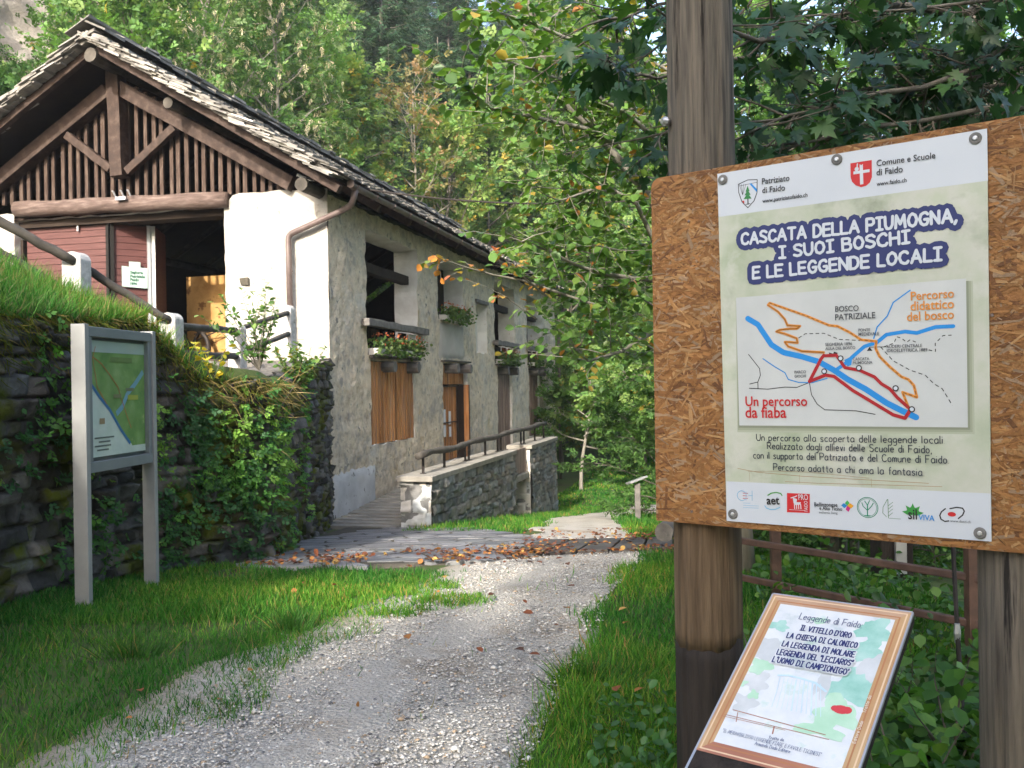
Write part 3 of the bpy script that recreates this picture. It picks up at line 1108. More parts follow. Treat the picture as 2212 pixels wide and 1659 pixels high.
# paper notice on the half folded leaf
dd = (ld - lc)
dd.z = 0
DP = Plane(HM @ (lc + Vector((0, 0, 0)) * 1), HM.to_3x3() @ dd.normalized(), (0, 0, 1))
NDIR = -1 if DP.N.dot(Vector((0, -1, 0))) < 0 else 1
# interior: ochre panel cut to the outline of the lit patch, dark machine frame
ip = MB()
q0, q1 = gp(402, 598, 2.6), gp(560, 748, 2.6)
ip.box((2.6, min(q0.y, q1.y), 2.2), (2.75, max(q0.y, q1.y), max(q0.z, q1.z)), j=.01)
ip.build('lit_patch_panel', M['ochre'], hs, local=True)
wm = MB()
qc = gp(413, 752, 2.3)
ringp = [Vector((2.3, qc.y + .42 * math.cos(t), qc.z + .42 * math.sin(t))) for t in np.linspace(0, 2 * math.pi, 25)]
wm.tube(ringp, .05, 8, cap=False)
for t in range(3):
    a = t * math.pi / 3
    wm.beam((2.3, qc.y + .42 * math.cos(a), qc.z + .42 * math.sin(a)), (2.3, qc.y - .42 * math.cos(a), qc.z - .42 * math.sin(a)), .05, .05, (1, 0, 0))
for (x0, y0, x1, y1) in ((420, 722, 500, 708), (425, 735, 505, 700)):
    a, b_ = gp(x0, y0, 2.35), gp(x1, y1, 2.35)
    wm.tube([a, b_], .014, 6)
wm.build('saw_wheel', M['iron'], hs, local=True)
st_ = MB()
for k in range(3):
    st_.box((-.65 + k * .22, 2.0, 1.5 + k * .22), (-.43 + k * .22, 4.3, 1.72 + k * .22 - .004))
st_.build('step', M['beam'], hs, local=True)
sl = MB()
sl.box((-.03, 2.1, 2.12), (.6, 6.6, 2.215))
sl.build('threshold', M['reveal'], hs, local=True)

# ---------------------------------------------------------------- side wall: shutters, sills, door
def boards(name, a0, a1, z0, z1, d, m, wd=.155, label=None):
    b = MB()
    a = a0
    while a < a1 - .01:
        w = min(wd * rnd.uniform(.85, 1.15), a1 - a)
        g = rnd.uniform(.72, 1.22)
        dp = d + rnd.uniform(-.012, .012)
        b.box((a + .005, dp, z0), (a + w - .005, dp + .03, z1 + rnd.uniform(-.01, .01)), (g, g * rnd.uniform(.94, 1.0), g * rnd.uniform(.88, 1.0)))
        b.box((a + w - .02, dp - .018, z0), (a + w + .018, dp - .001, z1 - .01), (g * .9, g * .88, g * .85))
        a += w
    b.box((a0, d + .05, z0), (a1, d + .06, z1), (.2, .2, .2))
    o = b.build(name, M[m], hs, local=True, tone=True)
    if label:
        o['label'] = label
    return o


boards('shutter', 1.90, 4.45, .42, 2.10, .035, 'orange_board', label='orange brown vertical boards closing the first lower window')
boards('shutter', 12.13, 13.92, -.53, 2.1, .10, 'grey_board', label='greyed vertical boards in the third bay')
boards('shutter', 16.53, 18.27, -.28, 2.1, .10, 'grey_board', label='greyed vertical boards in the farthest bay')
boards('transom', 6.66, 8.76, 1.62, 2.1, .12, 'orange_board', .17)
dr = boards('door', 6.66, 8.18, -.34, 1.58, .16, 'orange_board', .2, label='warm orange plank door with iron straps')
ib = MB()
for z in (1.55, .62, -.02):
    ib.box((6.66, .105, z), (8.2, .128, z + .03))
for a in (6.7, 8.16):
    ib.box((a, .10, -.34), (a + .04, .132, 1.58))
ib.build('iron_grille', M['iron'], dr, local=True)
nb = MB()
for (a, z0, z1) in ((6.98, .62, .98), (7.42, .58, .92), (6.98, .28, .58), (7.44, .26, .52)):
    nb.box((a, .112, z0), (a + .17, .120, z1))
nb.build('paper_note', flat('paper', (.62, .62, .64)), dr, local=True)
ol = MB()
ol.box((8.25, -.20, -.34), (8.30, .12, 1.6))
o = ol.build('door', M['dark_wood'], hs, local=True)
o['label'] = 'dark narrow leaf standing open'
ol = MB()
ol.box((8.22, -.19, -.34), (8.245, -.06, 1.6), (1.2, 1.1, 1))
ol.build('door_lining', M['orange_board'], o, local=True, tone=True)
# sills, log ends, rails, lintels
for (a0, a1, z) in ((1.80, 4.75, 2.19), (6.5, 8.85, 2.21), (11.85, 14.4, 2.2), (16.35, 18.85, 2.2)):
    b = MB()
    b.box((a0, -.10, z - .025), (a1, .35, z + .02), j=.006)
    b.build('sill', M['rail_wood'], hs, local=True)
    for a in (a0 + (a1 - a0) * .30, a0 + (a1 - a0) * .80):
        lgm = MB()
        r = rnd.uniform(.115, .135)
        lgm.tube([(a, -.24, z - .19), (a, .3, z - .18)], r, 9, j=.07)
        lgm.build('log_end', M['grey_wood'], hs, local=True)
for (a0, a1) in ((1.45, 5.1), (11.55, 14.7), (16.1, 19.1)):
    b = MB()
    b.beam((a0, -.10, 2.86), (a1, -.10, 2.84), .16, .15, seg=10, j=.012)
    b.build('window_rail', M['grey_wood'], hs, bevel=.015, local=True)
    b = MB()
    b.beam((a0 + .3, .30, 4.05), (a1 - .3, .30, 4.03), .2, .2, seg=6, j=.01)
    b.build('window_lintel', M['dark_wood'], hs, bevel=.015, local=True)
    for a in (a0 + .55, a0 + 1.35, a0 + 2.2):
        b = MB()
        b.box((a, .02, 2.24), (a + (.42 if a > a0 + .6 else .5), .06, 2.76))
        b.build('parapet_board', M['dark_wood'], hs, local=True)
b = MB()
q = gp(527, 608, -.055)
b.box((q.x, q.y - .08, q.z - .06), (q.x + .03, q.y + .08, q.z + .07), j=.012)
b.build('hole_shade_block', M['mortar'], hs, local=True)  # dark block stands in for the shade of a small hole
b = MB()
b.box((2.2 + 1.85, -.04, 2.25), (2.2 + 2.3, .015, 2.75), j=.01)
b.build('parapet_panel', M['reveal'], hs, local=True)
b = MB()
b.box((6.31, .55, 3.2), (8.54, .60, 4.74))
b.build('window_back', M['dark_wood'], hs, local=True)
b = MB()
b.box((9.73, .30, 2.48), (10.94, .34, 3.99))
b.build('niche_back', M['reveal'], hs, local=True)
b = MB()
b.box((9.66, -.06, 3.93), (11.0, .12, 4.02))
b.build('niche_lintel', M['grey_wood'], hs, local=True)

# ---------------------------------------------------------------- gutter, down pipes
g = MB()
vs, fs = [], []
gu = np.linspace(-.55, LEN + .2, 40)
for i, u in enumerate(gu):
    zc = 5.10 - .004 * u
    for k in range(9):
        w = math.pi * k / 8
        vs.append((u, -.70 - .075 * math.cos(w), zc - .075 * math.sin(w)))
    for k in range(9):
        w = math.pi * (8 - k) / 8
        vs.append((u, -.70 - .066 * math.cos(w), zc - .066 * math.sin(w)))
    if i:
        o = (i - 1) * 18
        for k in range(18):
            fs.append((o + k, o + (k + 1) % 18, o + 18 + (k + 1) % 18, o + 18 + k))
g.add(vs, fs)
g.tube([(-.57, -.70, 5.10), (-.55, -.70, 5.10)], [.07, .07], 12)
gt = g.build('gutter', M['copper'], hs, local=True, smooth=False)
for k in range(24):
    u = -.4 + k * .9
    b = MB()
    b.tube([(u, -.70 - .082 * math.cos(w), 5.10 - .004 * u - .082 * math.sin(w)) for w in np.linspace(0, math.pi, 9)] + [(u, -.60, 5.16)], .011, 6)
    b.build('gutter_bracket', M['copper'], gt, local=True)


def pipe(name, pts, r, label=None):
    pp = []
    for i, p in enumerate(pts):
        p = Vector(p)
        if 0 < i < len(pts) - 1:
            a, c = Vector(pts[i - 1]), Vector(pts[i + 1])
            ra = min(.10, (p - a).length * .45, (c - p).length * .45)
            s0, s1 = p + (a - p).normalized() * ra, p + (c - p).normalized() * ra
            for t in np.linspace(0, 1, 6):
                pp.append((s0 * (1 - t) + p * t) * (1 - t) + (p * (1 - t) + s1 * t) * t)
        else:
            pp.append(p)
    b = MB()
    b.tube(pp, r, 12)
    o = b.build(name, M['copper'], hs, smooth=True, local=True)
    if label:
        o['label'] = label
    return o


e1, e2, e3 = gp(750, 448, -.13), gp(640, 500, -.13), gp(625, 512, -.13)
pipe('downpipe', [(-.35, -.70, 5.04), (-.32, -.62, 4.80), (-.16, e1.y + .06, e1.z - .05), (-.13, e3.y + .02, e3.z + .04), (-.13, e3.y - .0, 2.0)], .055, 'copper downpipe slanting across the white gable corner')
pipe('downpipe', [(LEN + .1, -.68, 4.9), (LEN + .05, -.3, 4.5), (LEN + .05, -.14, 4.2), (LEN + .05, -.14, -2.4)], .06, 'dark downpipe at the far corner')
b = MB()
for t in (.35, .7):
    q = e1.lerp(e3, t)
for z in (2.9, 3.7):
    b.tube([(-.13, e3.y - .062, z), (-.13, e3.y + .062, z)], .012, 6)
b.build('pipe_clamp', M['copper'], hs, local=True)

# ---------------------------------------------------------------- flower boxes on the sills
def planter(a, z, w, label, seed, red=.25):
    t = thing('flower_box', label, 'flower box', tuple(H(a, -.08, z)), UA, 'flower boxes on the window sills')
    b = MB()
    L_ = w
    vs = [(0, -.10, 0), (L_, -.10, 0), (L_, .09, 0), (0, .09, 0), (-.02, -.12, .13), (L_ + .02, -.12, .13), (L_ + .02, .10, .13), (-.02, .10, .13)]
    b.add(vs, MB.BF)
    b.build('box', M['pot'], t, local=True, bevel=.008)
    r_ = np.random.default_rng(seed)
    n = int(230 * w / .6)
    Pq = np.stack([r_.uniform(-.08, L_ + .08, n), r_.normal(-.06, .11, n), -.02 + .34 * r_.random(n) ** 1.1], 1)
    D = unit(r_.normal(0, 1, (n, 3)) + np.array([0, -.5, .5]))
    Nn = unit(r_.normal(0, 1, (n, 3)) + np.array([0, 0, .8]))
    gsel = r_.random(n)
    tn = np.where(gsel[:, None] < .5, np.array([.06, .12, .03]), np.array([.10, .15, .045])) * r_.uniform(.7, 1.3, (n, 1))
    leaves('foliage', Pq, D, Nn, r_.uniform(.06, .11, n), tn, OVAL_W, M['leaf'], t, local=True)
    nf = int(46 * w / .6)
    Pq = np.stack([r_.uniform(-.05, L_ + .05, nf), r_.normal(-.10, .10, nf), .22 + .22 * r_.random(nf)], 1)
    D = unit(r_.normal(0, 1, (nf, 3)))
    tn = np.array([.45, .10, .035]) * r_.uniform(.6, 1.2, (nf, 1)) + np.array([0, .03, .02]) * r_.random((nf, 1))
    leaves('flowers', Pq, D, unit(r_.normal(0, 1, (nf, 3))), r_.uniform(.035, .06, nf), tn, OVAL_W, M['leaf'], t, local=True)
    return t
# ================================================================ STONE TERRACE BESIDE THE SAWMILL
tw = thing('stone_terrace', 'grey stone terrace ramp with slab coping along the sawmill side', 'terrace', tuple(H(-.3, -1.4, 0)), UA)
TV0, TV1 = -1.42, -1.98          # inner and outer face of the parapet wall


def gh(u, v):
    p = H(u, v, 0)
    return gzf(p.x, p.y)


def hxy(u, v):
    p = H(u, v, 0)
    return (p.x, p.y, 0)


for (a, b, sd) in ((-.3, 5.9, 21), (7.6, 11.1, 22)):
    stone_face('outer_face', M['masonry'], [hxy(a, TV1), hxy(b, TV1)], None, lambda s: -.06, lambda s, a=a, b=b: gh(a + (b - a) * s, TV1) - .2,
               course=.125, res=.032, depth=.035, seed=sd, parent=tw, top_round=False, lmin=.14, lmax=.42, gr=(.65, 1.3))
    e = stone_face('end_face', M['white_stone'], [hxy(a, TV0), hxy(a, TV1)], None, lambda s: -.06, lambda s, a=a: gh(a, TV1) - .2,
                   course=.19, res=.03, depth=.03, seed=sd + 10, parent=tw, top_round=False, lmin=.3, lmax=.6, gr=(.8, 1.1))
    b_ = MB()
    b_.box((a + .03, TV1 + .03, -2.6), (b - .03, TV0, -.07))
    q = b_.build('core', M['masonry'], hs, local=True, tone=True)
    q.parent = tw
    q.matrix_parent_inverse = Matrix()
    # move the core into the terrace frame
    Mx = MAT_OF[tw].inverted() @ HM
    q.data.transform(Mx)
    MAT_OF[q] = MAT_OF[tw]


def tbox(name, m, lo, hi, parent=tw, bevel=.01, j=.004, tone=False):
    b = MB()
    b.box(lo, hi, j=j)
    V = [HM @ Vector(v) for v in b.v]
    b.v = [tuple(v) for v in V]
    return b.build(name, m, parent, bevel=bevel, tone=tone)


for (a, b) in ((-.38, 1.9), (1.91, 4.1), (4.11, 5.95), (7.55, 9.4), (9.41, 11.16)):
    tbox('coping_slab', M['slab'], (a, TV1 - .06, -.06), (b, TV0 + .05, .035))
# walkway planks rising to the door
for k in range(26):
    u = -.5 + k * .27
    z = np.interp(u, [-.5, 6.2], [gh(-.5, -.7) + .03, -.40])
    b = MB()
    b.box((u + .006, -1.40, z - .05), (u + .264, -.03, z + .012), j=.003)
    b.v = [tuple(HM @ Vector(v)) for v in b.v]
    g = b.build('walkway_plank', M['slab'], tw)
tbox('walkway_slab', M['slab'], (6.55, -1.40, -.5), (11.1, -.03, -.37))
# wooden panel and dark passage between the two wall pieces
b = MB()
a = 5.93
while a < 7.55:
    b.box((a, TV1 + .10, -.62), (a + .13, TV1 + .14, -.02), (rnd.uniform(.7, 1.2),) * 3)
    a += .14
b.v = [tuple(HM @ Vector(v)) for v in b.v]
b.build('gate_panel', M['grey_board'], tw, tone=True)
tbox('passage_lintel', M['slab'], (5.85, TV1 + .02, -.78), (7.65, TV0, -.64))
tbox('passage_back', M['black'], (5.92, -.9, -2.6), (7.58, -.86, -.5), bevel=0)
# handrail
hr = thing('log_handrail', 'rough log handrail on iron posts above the terrace coping', 'handrail', tuple(H(0, -1.7, .03)), UA)
pts = []
for i in range(26):
    u = -.15 + i * 11.2 / 25
    pts.append(H(u, -1.70 + .03 * math.sin(i * 1.1) + rnd.uniform(-.015, .015), np.interp(u, [-.15, 11], [.36, .44]) + .02 * math.sin(i * .9)))
b = MB()
b.tube(pts, [.062 + .012 * math.sin(i * 2.3) + rnd.uniform(-.005, .005) for i in range(26)], 9)
b.build('rail', M['rail_wood'], hr, smooth=True)
for u in (.12, 1.35, 2.75, 3.0, 4.3, 5.4, 5.72, 7.8, 8.15, 9.5, 10.7):
    b = MB()
    b.tube([H(u, -1.70, .03), H(u, -1.70, np.interp(u, [0, 11], [.34, .42]))], .026, 8)
    b.tube([H(u, -1.70, .036), H(u, -1.70, .044)], .06, 8)
    b.build('post', M['iron'], hr)

# ================================================================ GRANITE POSTS WITH TIMBER RAILS
fn = thing('granite_post_fence', 'granite posts joined by dark round timber rails above the retaining wall', 'fence', (-4.0, 11, 1.7))
GP = [((165, 545, 9.5), .225, 1.05), ((370, 676, 10.3), .205, 1.0), ((512, 700, 12.8), .20, 1.0), ((621, 659, 15.2), .205, 1.0)]
tops = []
for (q, w, h) in GP:
    T = W(*q)
    b = MB()
    yaw = -.25
    ca, sa = math.cos(yaw), math.sin(yaw)
    prof = [(-w / 2, -h), (w / 2, -h), (w / 2, -w * .42)] + [(w / 2 * math.cos(t), -w * .42 + w * .42 * math.sin(t)) for t in np.linspace(.15, math.pi - .15, 9)] + [(-w / 2, -w * .42)]
    n = len(prof)
    vs = []
    for d in (-.085, .085):
        for (a, z) in prof:
            vs.append((T.x + a * ca - d * sa, T.y + a * sa + d * ca, T.z + z))
    b.add(vs, [tuple(range(n)), tuple(reversed(range(n, 2 * n)))] + [(i, i + n, (i + 1) % n + n, (i + 1) % n) for i in range(n)])
    b.build('post', M['granite'], fn, bevel=.012)
    tops.append(T)


def rail(p0, p1, r0, r1, label=None, parent=fn, m='rail_wood', nm='rail'):
    p0, p1 = Vector(p0), Vector(p1)
    b = MB()
    k = 9
    b.tube([p0.lerp(p1, i / k) + Vector((rnd.uniform(-.006, .006),) * 3) for i in range(k + 1)], [r0 + (r1 - r0) * i / k + rnd.uniform(-.003, .003) for i in range(k + 1)], 9)
    return b.build(nm, M[m], parent, smooth=True)


rail(W(-60, 445, 8.9), W(160, 566, 9.42), 0.051, 0.048)
rail(W(150, 560, 9.55), W(366, 693, 10.22), 0.045, 0.043)
rail(W(-40, 520, 9.0), W(160, 640, 9.45), 0.041, 0.041)
rail(W(160, 640, 9.5), W(366, 764, 10.25), 0.045, 0.043)
rail(W(372, 703, 10.3), W(508, 714, 12.7), 0.043, 0.045)
rail(W(372, 764, 10.3), W(508, 770, 12.7), .045, .048)
rail(W(512, 712, 12.8), W(622, 676, 15.1), 0.041, 0.041)
rail(W(512, 765, 12.8), W(622, 722, 15.1), 0.041, 0.041)

# ================================================================ GLAZED MAP CASE
A0, A1 = Vector((-3.22, 6.91, 0)), Vector((-3.12, 7.95, 0))
ma = math.atan2(A1.y - A0.y, A1.x - A0.x)
mc = thing('map_case', 'tall grey metal map case on two posts before the mossy wall', 'information board', A0, ma)
ML = (A1 - A0).length
CM = MAT_OF[mc]


def mcp(a, d, z):
    return CM @ Vector((a, d, z))


def cbox(name, m, lo, hi, parent=mc, bevel=.004):
    b = MB()
    b.box(lo, hi)
    return b.build(name, m, parent, bevel=bevel, local=True)


# front of the case looks towards local -Y (the path)
cbox('post', M['case_metal'], (-.028, -.056, -.2), (.028, .056, 2.10))
cbox('post', M['case_metal'], (ML - .028, -.056, -.2), (ML + .028, .056, 2.10))
for (z0, z1) in ((.98, 1.06), (2.01, 2.085)):
    cbox('frame_bar', M['case_frame'], (.037, -.050, z0), (ML - .037, .050, z1))
for a in (.037, ML - .092):
    cbox('frame_bar', M['case_frame'], (a, -.047, 1.062), (a + .045, .047, 2.008))
cbox('back_panel', M['case_dark'], (.037, .0, 1.062), (ML - .037, .03, 2.008))
mp_ = cbox('map_sheet', mat('printed map', [(.3, (.10, .22, .06)), (.5, (.16, .30, .09)), (.7, (.24, .37, .15))], 5, 7, rough=.6,
                           blotch=[((.33, .42, .16), 9, .62, .7)]), (.10, -.012, 1.09), (ML - .10, -.003, 1.985), bevel=0)


def cpoly(name, m, pts, off, parent):
    b = MB()
    b.add([(a, off, z) for a, z in pts], [tuple(range(len(pts)))])
    return b.build(name, m, parent, local=True)


a0, a1 = .10, ML - .10
lk = (a1 - a0)


def cp(fx, fz):
    return (a0 + lk * fx, 1.09 + .895 * fz)


pale = mat('pale map legend', [(.3, (.48, .57, .51)), (.7, (.60, .68, .62))], 6, rough=.6)
cpoly('legend_area', pale, [cp(0, 0), cp(.80, 0), cp(.72, .08), cp(.45, .30), (cp(.2, .48)), cp(0, .62)], -.014, mp_)
cpoly('header_strip', flat('map header', (.36, .46, .41)), [cp(0, .90), cp(1, .90), cp(1, 1), cp(0, 1)], -.014, mp_)
cpoly('footer_strip', pale, [cp(0.76, 0), cp(1, 0), cp(1, .06), cp(.70, .06)], -.0142, mp_)


def cstroke(name, m, pts, w, off, parent):
    b = MB()
    for i, (p, q) in enumerate(zip(pts, pts[1:])):
        d = Vector((q[0] - p[0], q[1] - p[1])).normalized()
        n = Vector((-d.y, d.x)) * w / 2
        o = off - i * 4e-5
        b.add([(p[0] + n.x, o, p[1] + n.y), (p[0] - n.x, o, p[1] - n.y), (q[0] - n.x, o, q[1] - n.y), (q[0] + n.x, o, q[1] + n.y)], [(0, 3, 2, 1)])
    return b.build(name, m, parent, local=True)


blue_m = flat('map river blue', (.04, .16, .36))
cstroke('river_line', blue_m, [cp(0, .64), cp(.15, .52), cp(.33, .40), cp(.52, .22), cp(.70, .08)], .028, -.016, mp_)
cstroke('river_line', flat('map stream blue', (.16, .34, .44)), [cp(.45, .36), cp(.56, .42), cp(.66, .54), cp(.80, .62), cp(.97, .74)], .045, -.0155, mp_)
trm = flat('map trail', (.42, .13, .04))
cstroke('trail_line', trm, [cp(.05, .86), cp(.2, .80), cp(.35, .70), cp(.48, .60), cp(.6, .40), cp(.72, .22)], .008, -.0165, mp_)
cstroke('trail_line', trm, [cp(.1, .95), cp(.05, .85), cp(.12, .6), cp(.28, .45)], .007, -.0167, mp_)
for (fx, fz, w, h, c) in ((.40, .50, .14, .035, (.18, .20, .10)), (.62, .56, .16, .03, (.16, .19, .12)), (.66, .48, .20, .045, (.32, .36, .06)), (.35, .82, .4, .045, (.13, .20, .07)), (.15, .28, .09, .05, (.30, .22, .13))):
    cpoly('place_mark', flat('map mark', c), [cp(fx, fz), cp(fx + w, fz), cp(fx + w, fz + h), cp(fx, fz + h)], -.017, mp_)
for (fx, fz, w) in ((.06, .155, .34), (.13, .12, .2), (.06, .085, .28), (.1, .05, .2)):
    cpoly('caption', flat('map caption', (.12, .15, .14)), [cp(fx, fz), cp(fx + w, fz), cp(fx + w, fz + .014), cp(fx, fz + .014)], -.0172, mp_)
gl = bpy.data.materials.new('case glass')
gl.use_nodes = True
nt = gl.node_tree
pb = nt.nodes['Principled BSDF']
gmix = nt.nodes.new('ShaderNodeMixShader')
gtr = nt.nodes.new('ShaderNodeBsdfTransparent')
ggl = nt.nodes.new('ShaderNodeBsdfGlossy')
ggl.inputs['Roughness'].default_value = .03
gmix.inputs[0].default_value = .07
nt.links.new(gtr.outputs[0], gmix.inputs[1])
nt.links.new(ggl.outputs[0], gmix.inputs[2])
nt.links.new(gmix.outputs[0], nt.nodes['Material Output'].inputs[0])
cpoly('glass_pane', gl, [(.09, 1.062), (ML - .09, 1.062), (ML - .09, 2.008), (.09, 2.008)], -.04, mc)

# ================================================================ FENCE BEHIND THE SIGN, POSTS, CABLE
sf = thing('steel_rail_fence', 'brown steel post and rail fence behind the notice board', 'fence', (1.64, 6.5, 0))
f0, f1 = Vector((1.55, 6.62, 0)), Vector((2.75, 5.0, 0))
for z in (.205, .466, .73):
    b = MB()
    b.beam(Vector((f0.x, f0.y, z)), Vector((f1.x, f1.y, z)), .035, .045)
    b.build('rail', M['rust_rail'], sf, bevel=.006)
for (x, y) in ((1680, 1165),):
    p = W(x, y, 6.45)
    b = MB()
    b.box((p.x - .034, p.y - .03 + .06, -.6), (p.x + .034, p.y + .03 + .06, .80))
    b.build('post', M['rust_rail'], sf, bevel=.005)
b = MB()
b.box((2.55, 5.2, -.6), (2.62, 5.27, .8))
b.build('post', M['rust_rail'], sf, bevel=.005)
mp2 = thing('footing_post', 'dark timber post with a galvanised bracket behind the rail fence', 'post', (3.1, 7.6, -.6))
b = MB()
c = W(1935, 1240, 7.6)
b.box((c.x - .13, 7.58, -.9), (c.x + .13, 7.8, 1.2), j=.01)
b.build('post', M['tar'], mp2, bevel=.01)
b = MB()
b.box((c.x - .02, 7.54, .0), (c.x + .07, 7.575, .55))
b.build('bracket', M['zinc'], mp2, bevel=.003)
gw_ = thing('guy_wire', 'thin steel guy wire with clamp dropping beside the right pole', 'cable', W(2085, 1600, 3.6))
b = MB()
b.tube([W(2058, 1170, 3.9), W(2066, 1330, 3.8), W(2072, 1430, 3.75), W(2088, 1660, 3.55)], .010, 6)
b.build('wire', M['iron'], gw_)
b = MB()
p = W(2068, 1368, 3.78)
b.tube([p + Vector((0, 0, .04)), p, p - Vector((0, 0, .04))], [.011, .015, .011], 7)
b.build('clamp', M['zinc'], gw_)
# power cable from the gable
pc = MB()
p0, p1 = gp(642, 381, -.3), W(1460, 425, 17)
p0 = HM @ p0
pts = [p0.lerp(p1, t) - Vector((0, 0, 4 * .28 * t * (1 - t))) for t in np.linspace(0, 1, 22)]
pc.tube(pts, .016, 6)
o = pc.build('power_cable', M['iron'])
tag(o, 'dark power cable strung from the gable eave towards the trees', 'cable')
pc = MB()
pc.tube([p0 + Vector((0, 0, .03)), p0 + Vector((.12, .02, -.03)), p0 + Vector((.3, .06, -.06))], [.03, .035, .02], 7)
q = pc.build('insulator', M['zinc'], o)
# small lectern post by the far path
lp = W(1378, 1131, 17)
ls = thing('path_marker', 'small reading stand on a thin steel post at the far bend', 'marker post', (lp.x, lp.y, lp.z))
b = MB()
b.box((lp.x - .05, lp.y - .03, lp.z - .1), (lp.x + .05, lp.y + .03, lp.z + .74))
b.build('post', M['grey_wood'], ls, bevel=.005)
b = MB()
b.obox((lp.x - .01, lp.y, lp.z + .80), Vector((.16, .03, .055)), Vector((-.03, .12, -.02)), Vector((-.01, 0, .014)))
b.build('plate', M['zinc'], ls, bevel=.003)
# cut log lying at the verge
cl = MB()
q = W(1447, 1146, 8.5)
cl.tube([q + Vector((-.07, -.1, 0)), q + Vector((.02, .15, 0)), q + Vector((.25, .5, -.03))], [.085, .09, .085], 12, j=.06)
tag(cl.build('cut_log', M['grey_wood']), 'weathered cut log end showing beside the left pole at the verge', 'log')

# cliff at the far left
cw, ch = 44, 40
P = []
for j in range(ch):
    for i in range(cw):
        a, h = i / (cw - 1), j / (ch - 1)
        q = W(-360 + 560 * a, 430 - 720 * h, 31 + 6 * h + 3 * a)
        P.append(q)
P = np.array([tuple(q) for q in P])
P[:, 1] += 1.6 * fbm(P * .25, 5, 3) + .5 * fbm(P * 1.1, 4, 6)
P[:, 0] += .8 * fbm(P * .3, 4, 8)
I = np.arange(cw * ch).reshape(ch, cw)
FQ = np.stack([I[:-1, :-1], I[:-1, 1:], I[1:, 1:], I[1:, :-1]], -1).reshape(-1, 4)
tag(npmesh('rock_cliff', P, FQ, M['rock'], smooth=True), kind='structure')
# waterfall glimpsed through the trees
wf = []
for j in range(30):
    for i in range(16):
        a, h = i / 15, j / 29
        q = W(1335 + 130 * a - 26 * (1 - h) * 0, 1000 - 190 * h, 62 + 3 * h)
        wf.append(tuple(q + Vector((0, .5 * noi(q.x * 2, q.z * .5, 1, 1.3), 0))))
I = np.arange(480).reshape(30, 16)
FQ = np.stack([I[:-1, :-1], I[:-1, 1:], I[1:, 1:], I[1:, :-1]], -1).reshape(-1, 4)
tag(npmesh('waterfall', wf, FQ, M['water'], smooth=True), kind='structure')
# ================================================================ LEAF TEMPLATES
OVAL = (np.array([(0, 0, 0), (0, 1, -.08), (-.20, .25, .05), (-.25, .62, .03), (.20, .25, .05), (.25, .62, .03)]), np.array([(0, 1, 3, 2), (0, 4, 5, 1)]))
OVAL_W = (np.array([(0, 0, 0), (0, 1, -.12), (-.34, .3, .08), (-.36, .7, .05), (.34, .3, .08), (.36, .7, .05)]), np.array([(0, 1, 3, 2), (0, 4, 5, 1)]))


def _sprig(n, wl, ll, spread, seed, droop=.1):
    r_ = np.random.default_rng(seed)
    V, Fq = [], []
    for i in range(n):
        t = i / n
        s = -1 if i % 2 else 1
        if i == n - 1:
            s, t = 0, .8
        b = np.array([0, t * .75, -droop * t * t])
        ang = s * spread * r_.uniform(.7, 1.25) + r_.normal(0, .15)
        d = np.array([math.sin(ang), math.cos(ang), r_.uniform(-.45, .25)])
        w = np.cross(d, [0, 0, 1])
        w = w / np.linalg.norm(w) * wl
        w[2] += r_.uniform(-.6, .6) * wl
        l = ll * r_.uniform(.75, 1.2)
        o = len(V)
        V += [b, b + d * l * .5 + w, b + d * l, b + d * l * .5 - w]
        Fq.append((o, o + 1, o + 2, o + 3))
    return np.array(V), np.array(Fq)


SPRIG = _sprig(7, .12, .42, 1.0, 3)
SPRIG2 = _sprig(9, .075, .34, .9, 5)
SPRAY = _sprig(9, .045, .42, .75, 8, .25)
BLADE = (np.array([(-.5, 0, 0), (.5, 0, 0), (-.36, .55, .10), (.36, .55, .10), (-.06, 1, .34), (.06, 1, .34)]), np.array([(0, 1, 3, 2), (2, 3, 5, 4)]))
_m = [(0, 0), (.10, .14), (.34, .02), (.30, .16), (.46, .30), (.33, .34), (.52, .62), (.36, .56), (.26, .50), (.22, .56), (.22, .74), (.12, .72), (0, 1.0)]
_o = _m + [(-a, b) for a, b in reversed(_m[1:-1])]
_mv = [(0, .38, -.02)] + [(a, b, .26 * abs(a) - .26 * b * b) for a, b in _o]
MAPLE = (np.array(_mv), np.array([(0, i + 1, (i + 1) % len(_o) + 1) for i in range(len(_o))]))


def leaves(name, P, D, Nn, S, tones, tmpl, m, parent=None, local=False, wide=None):
    T, Fc = tmpl
    n, k = len(P), len(T)
    side = unit(np.cross(D, Nn))
    nr = np.cross(side, D)
    S = np.broadcast_to(np.asarray(S, float), (n,))
    sx = S if wide is None else wide
    V = P[:, None] + (T[None, :, 0:1] * sx[:, None, None]) * side[:, None] + (T[None, :, 1:2] * S[:, None, None]) * D[:, None] + (T[None, :, 2:3] * S[:, None, None]) * nr[:, None]
    FF = (Fc[None] + (np.arange(n) * k)[:, None, None]).reshape(-1, Fc.shape[1])
    return npmesh(name, V.reshape(-1, 3), FF, m, parent, tones=np.repeat(np.broadcast_to(tones, (n, 3)), k, 0), local=local)


def pick(n, pal, var=.25):
    cols = np.array([c for c, w in pal])
    w = np.array([w for c, w in pal], float)
    i = rng.choice(len(cols), n, p=w / w.sum())
    return cols[i] * rng.uniform(1 - var, 1 + var, (n, 1))


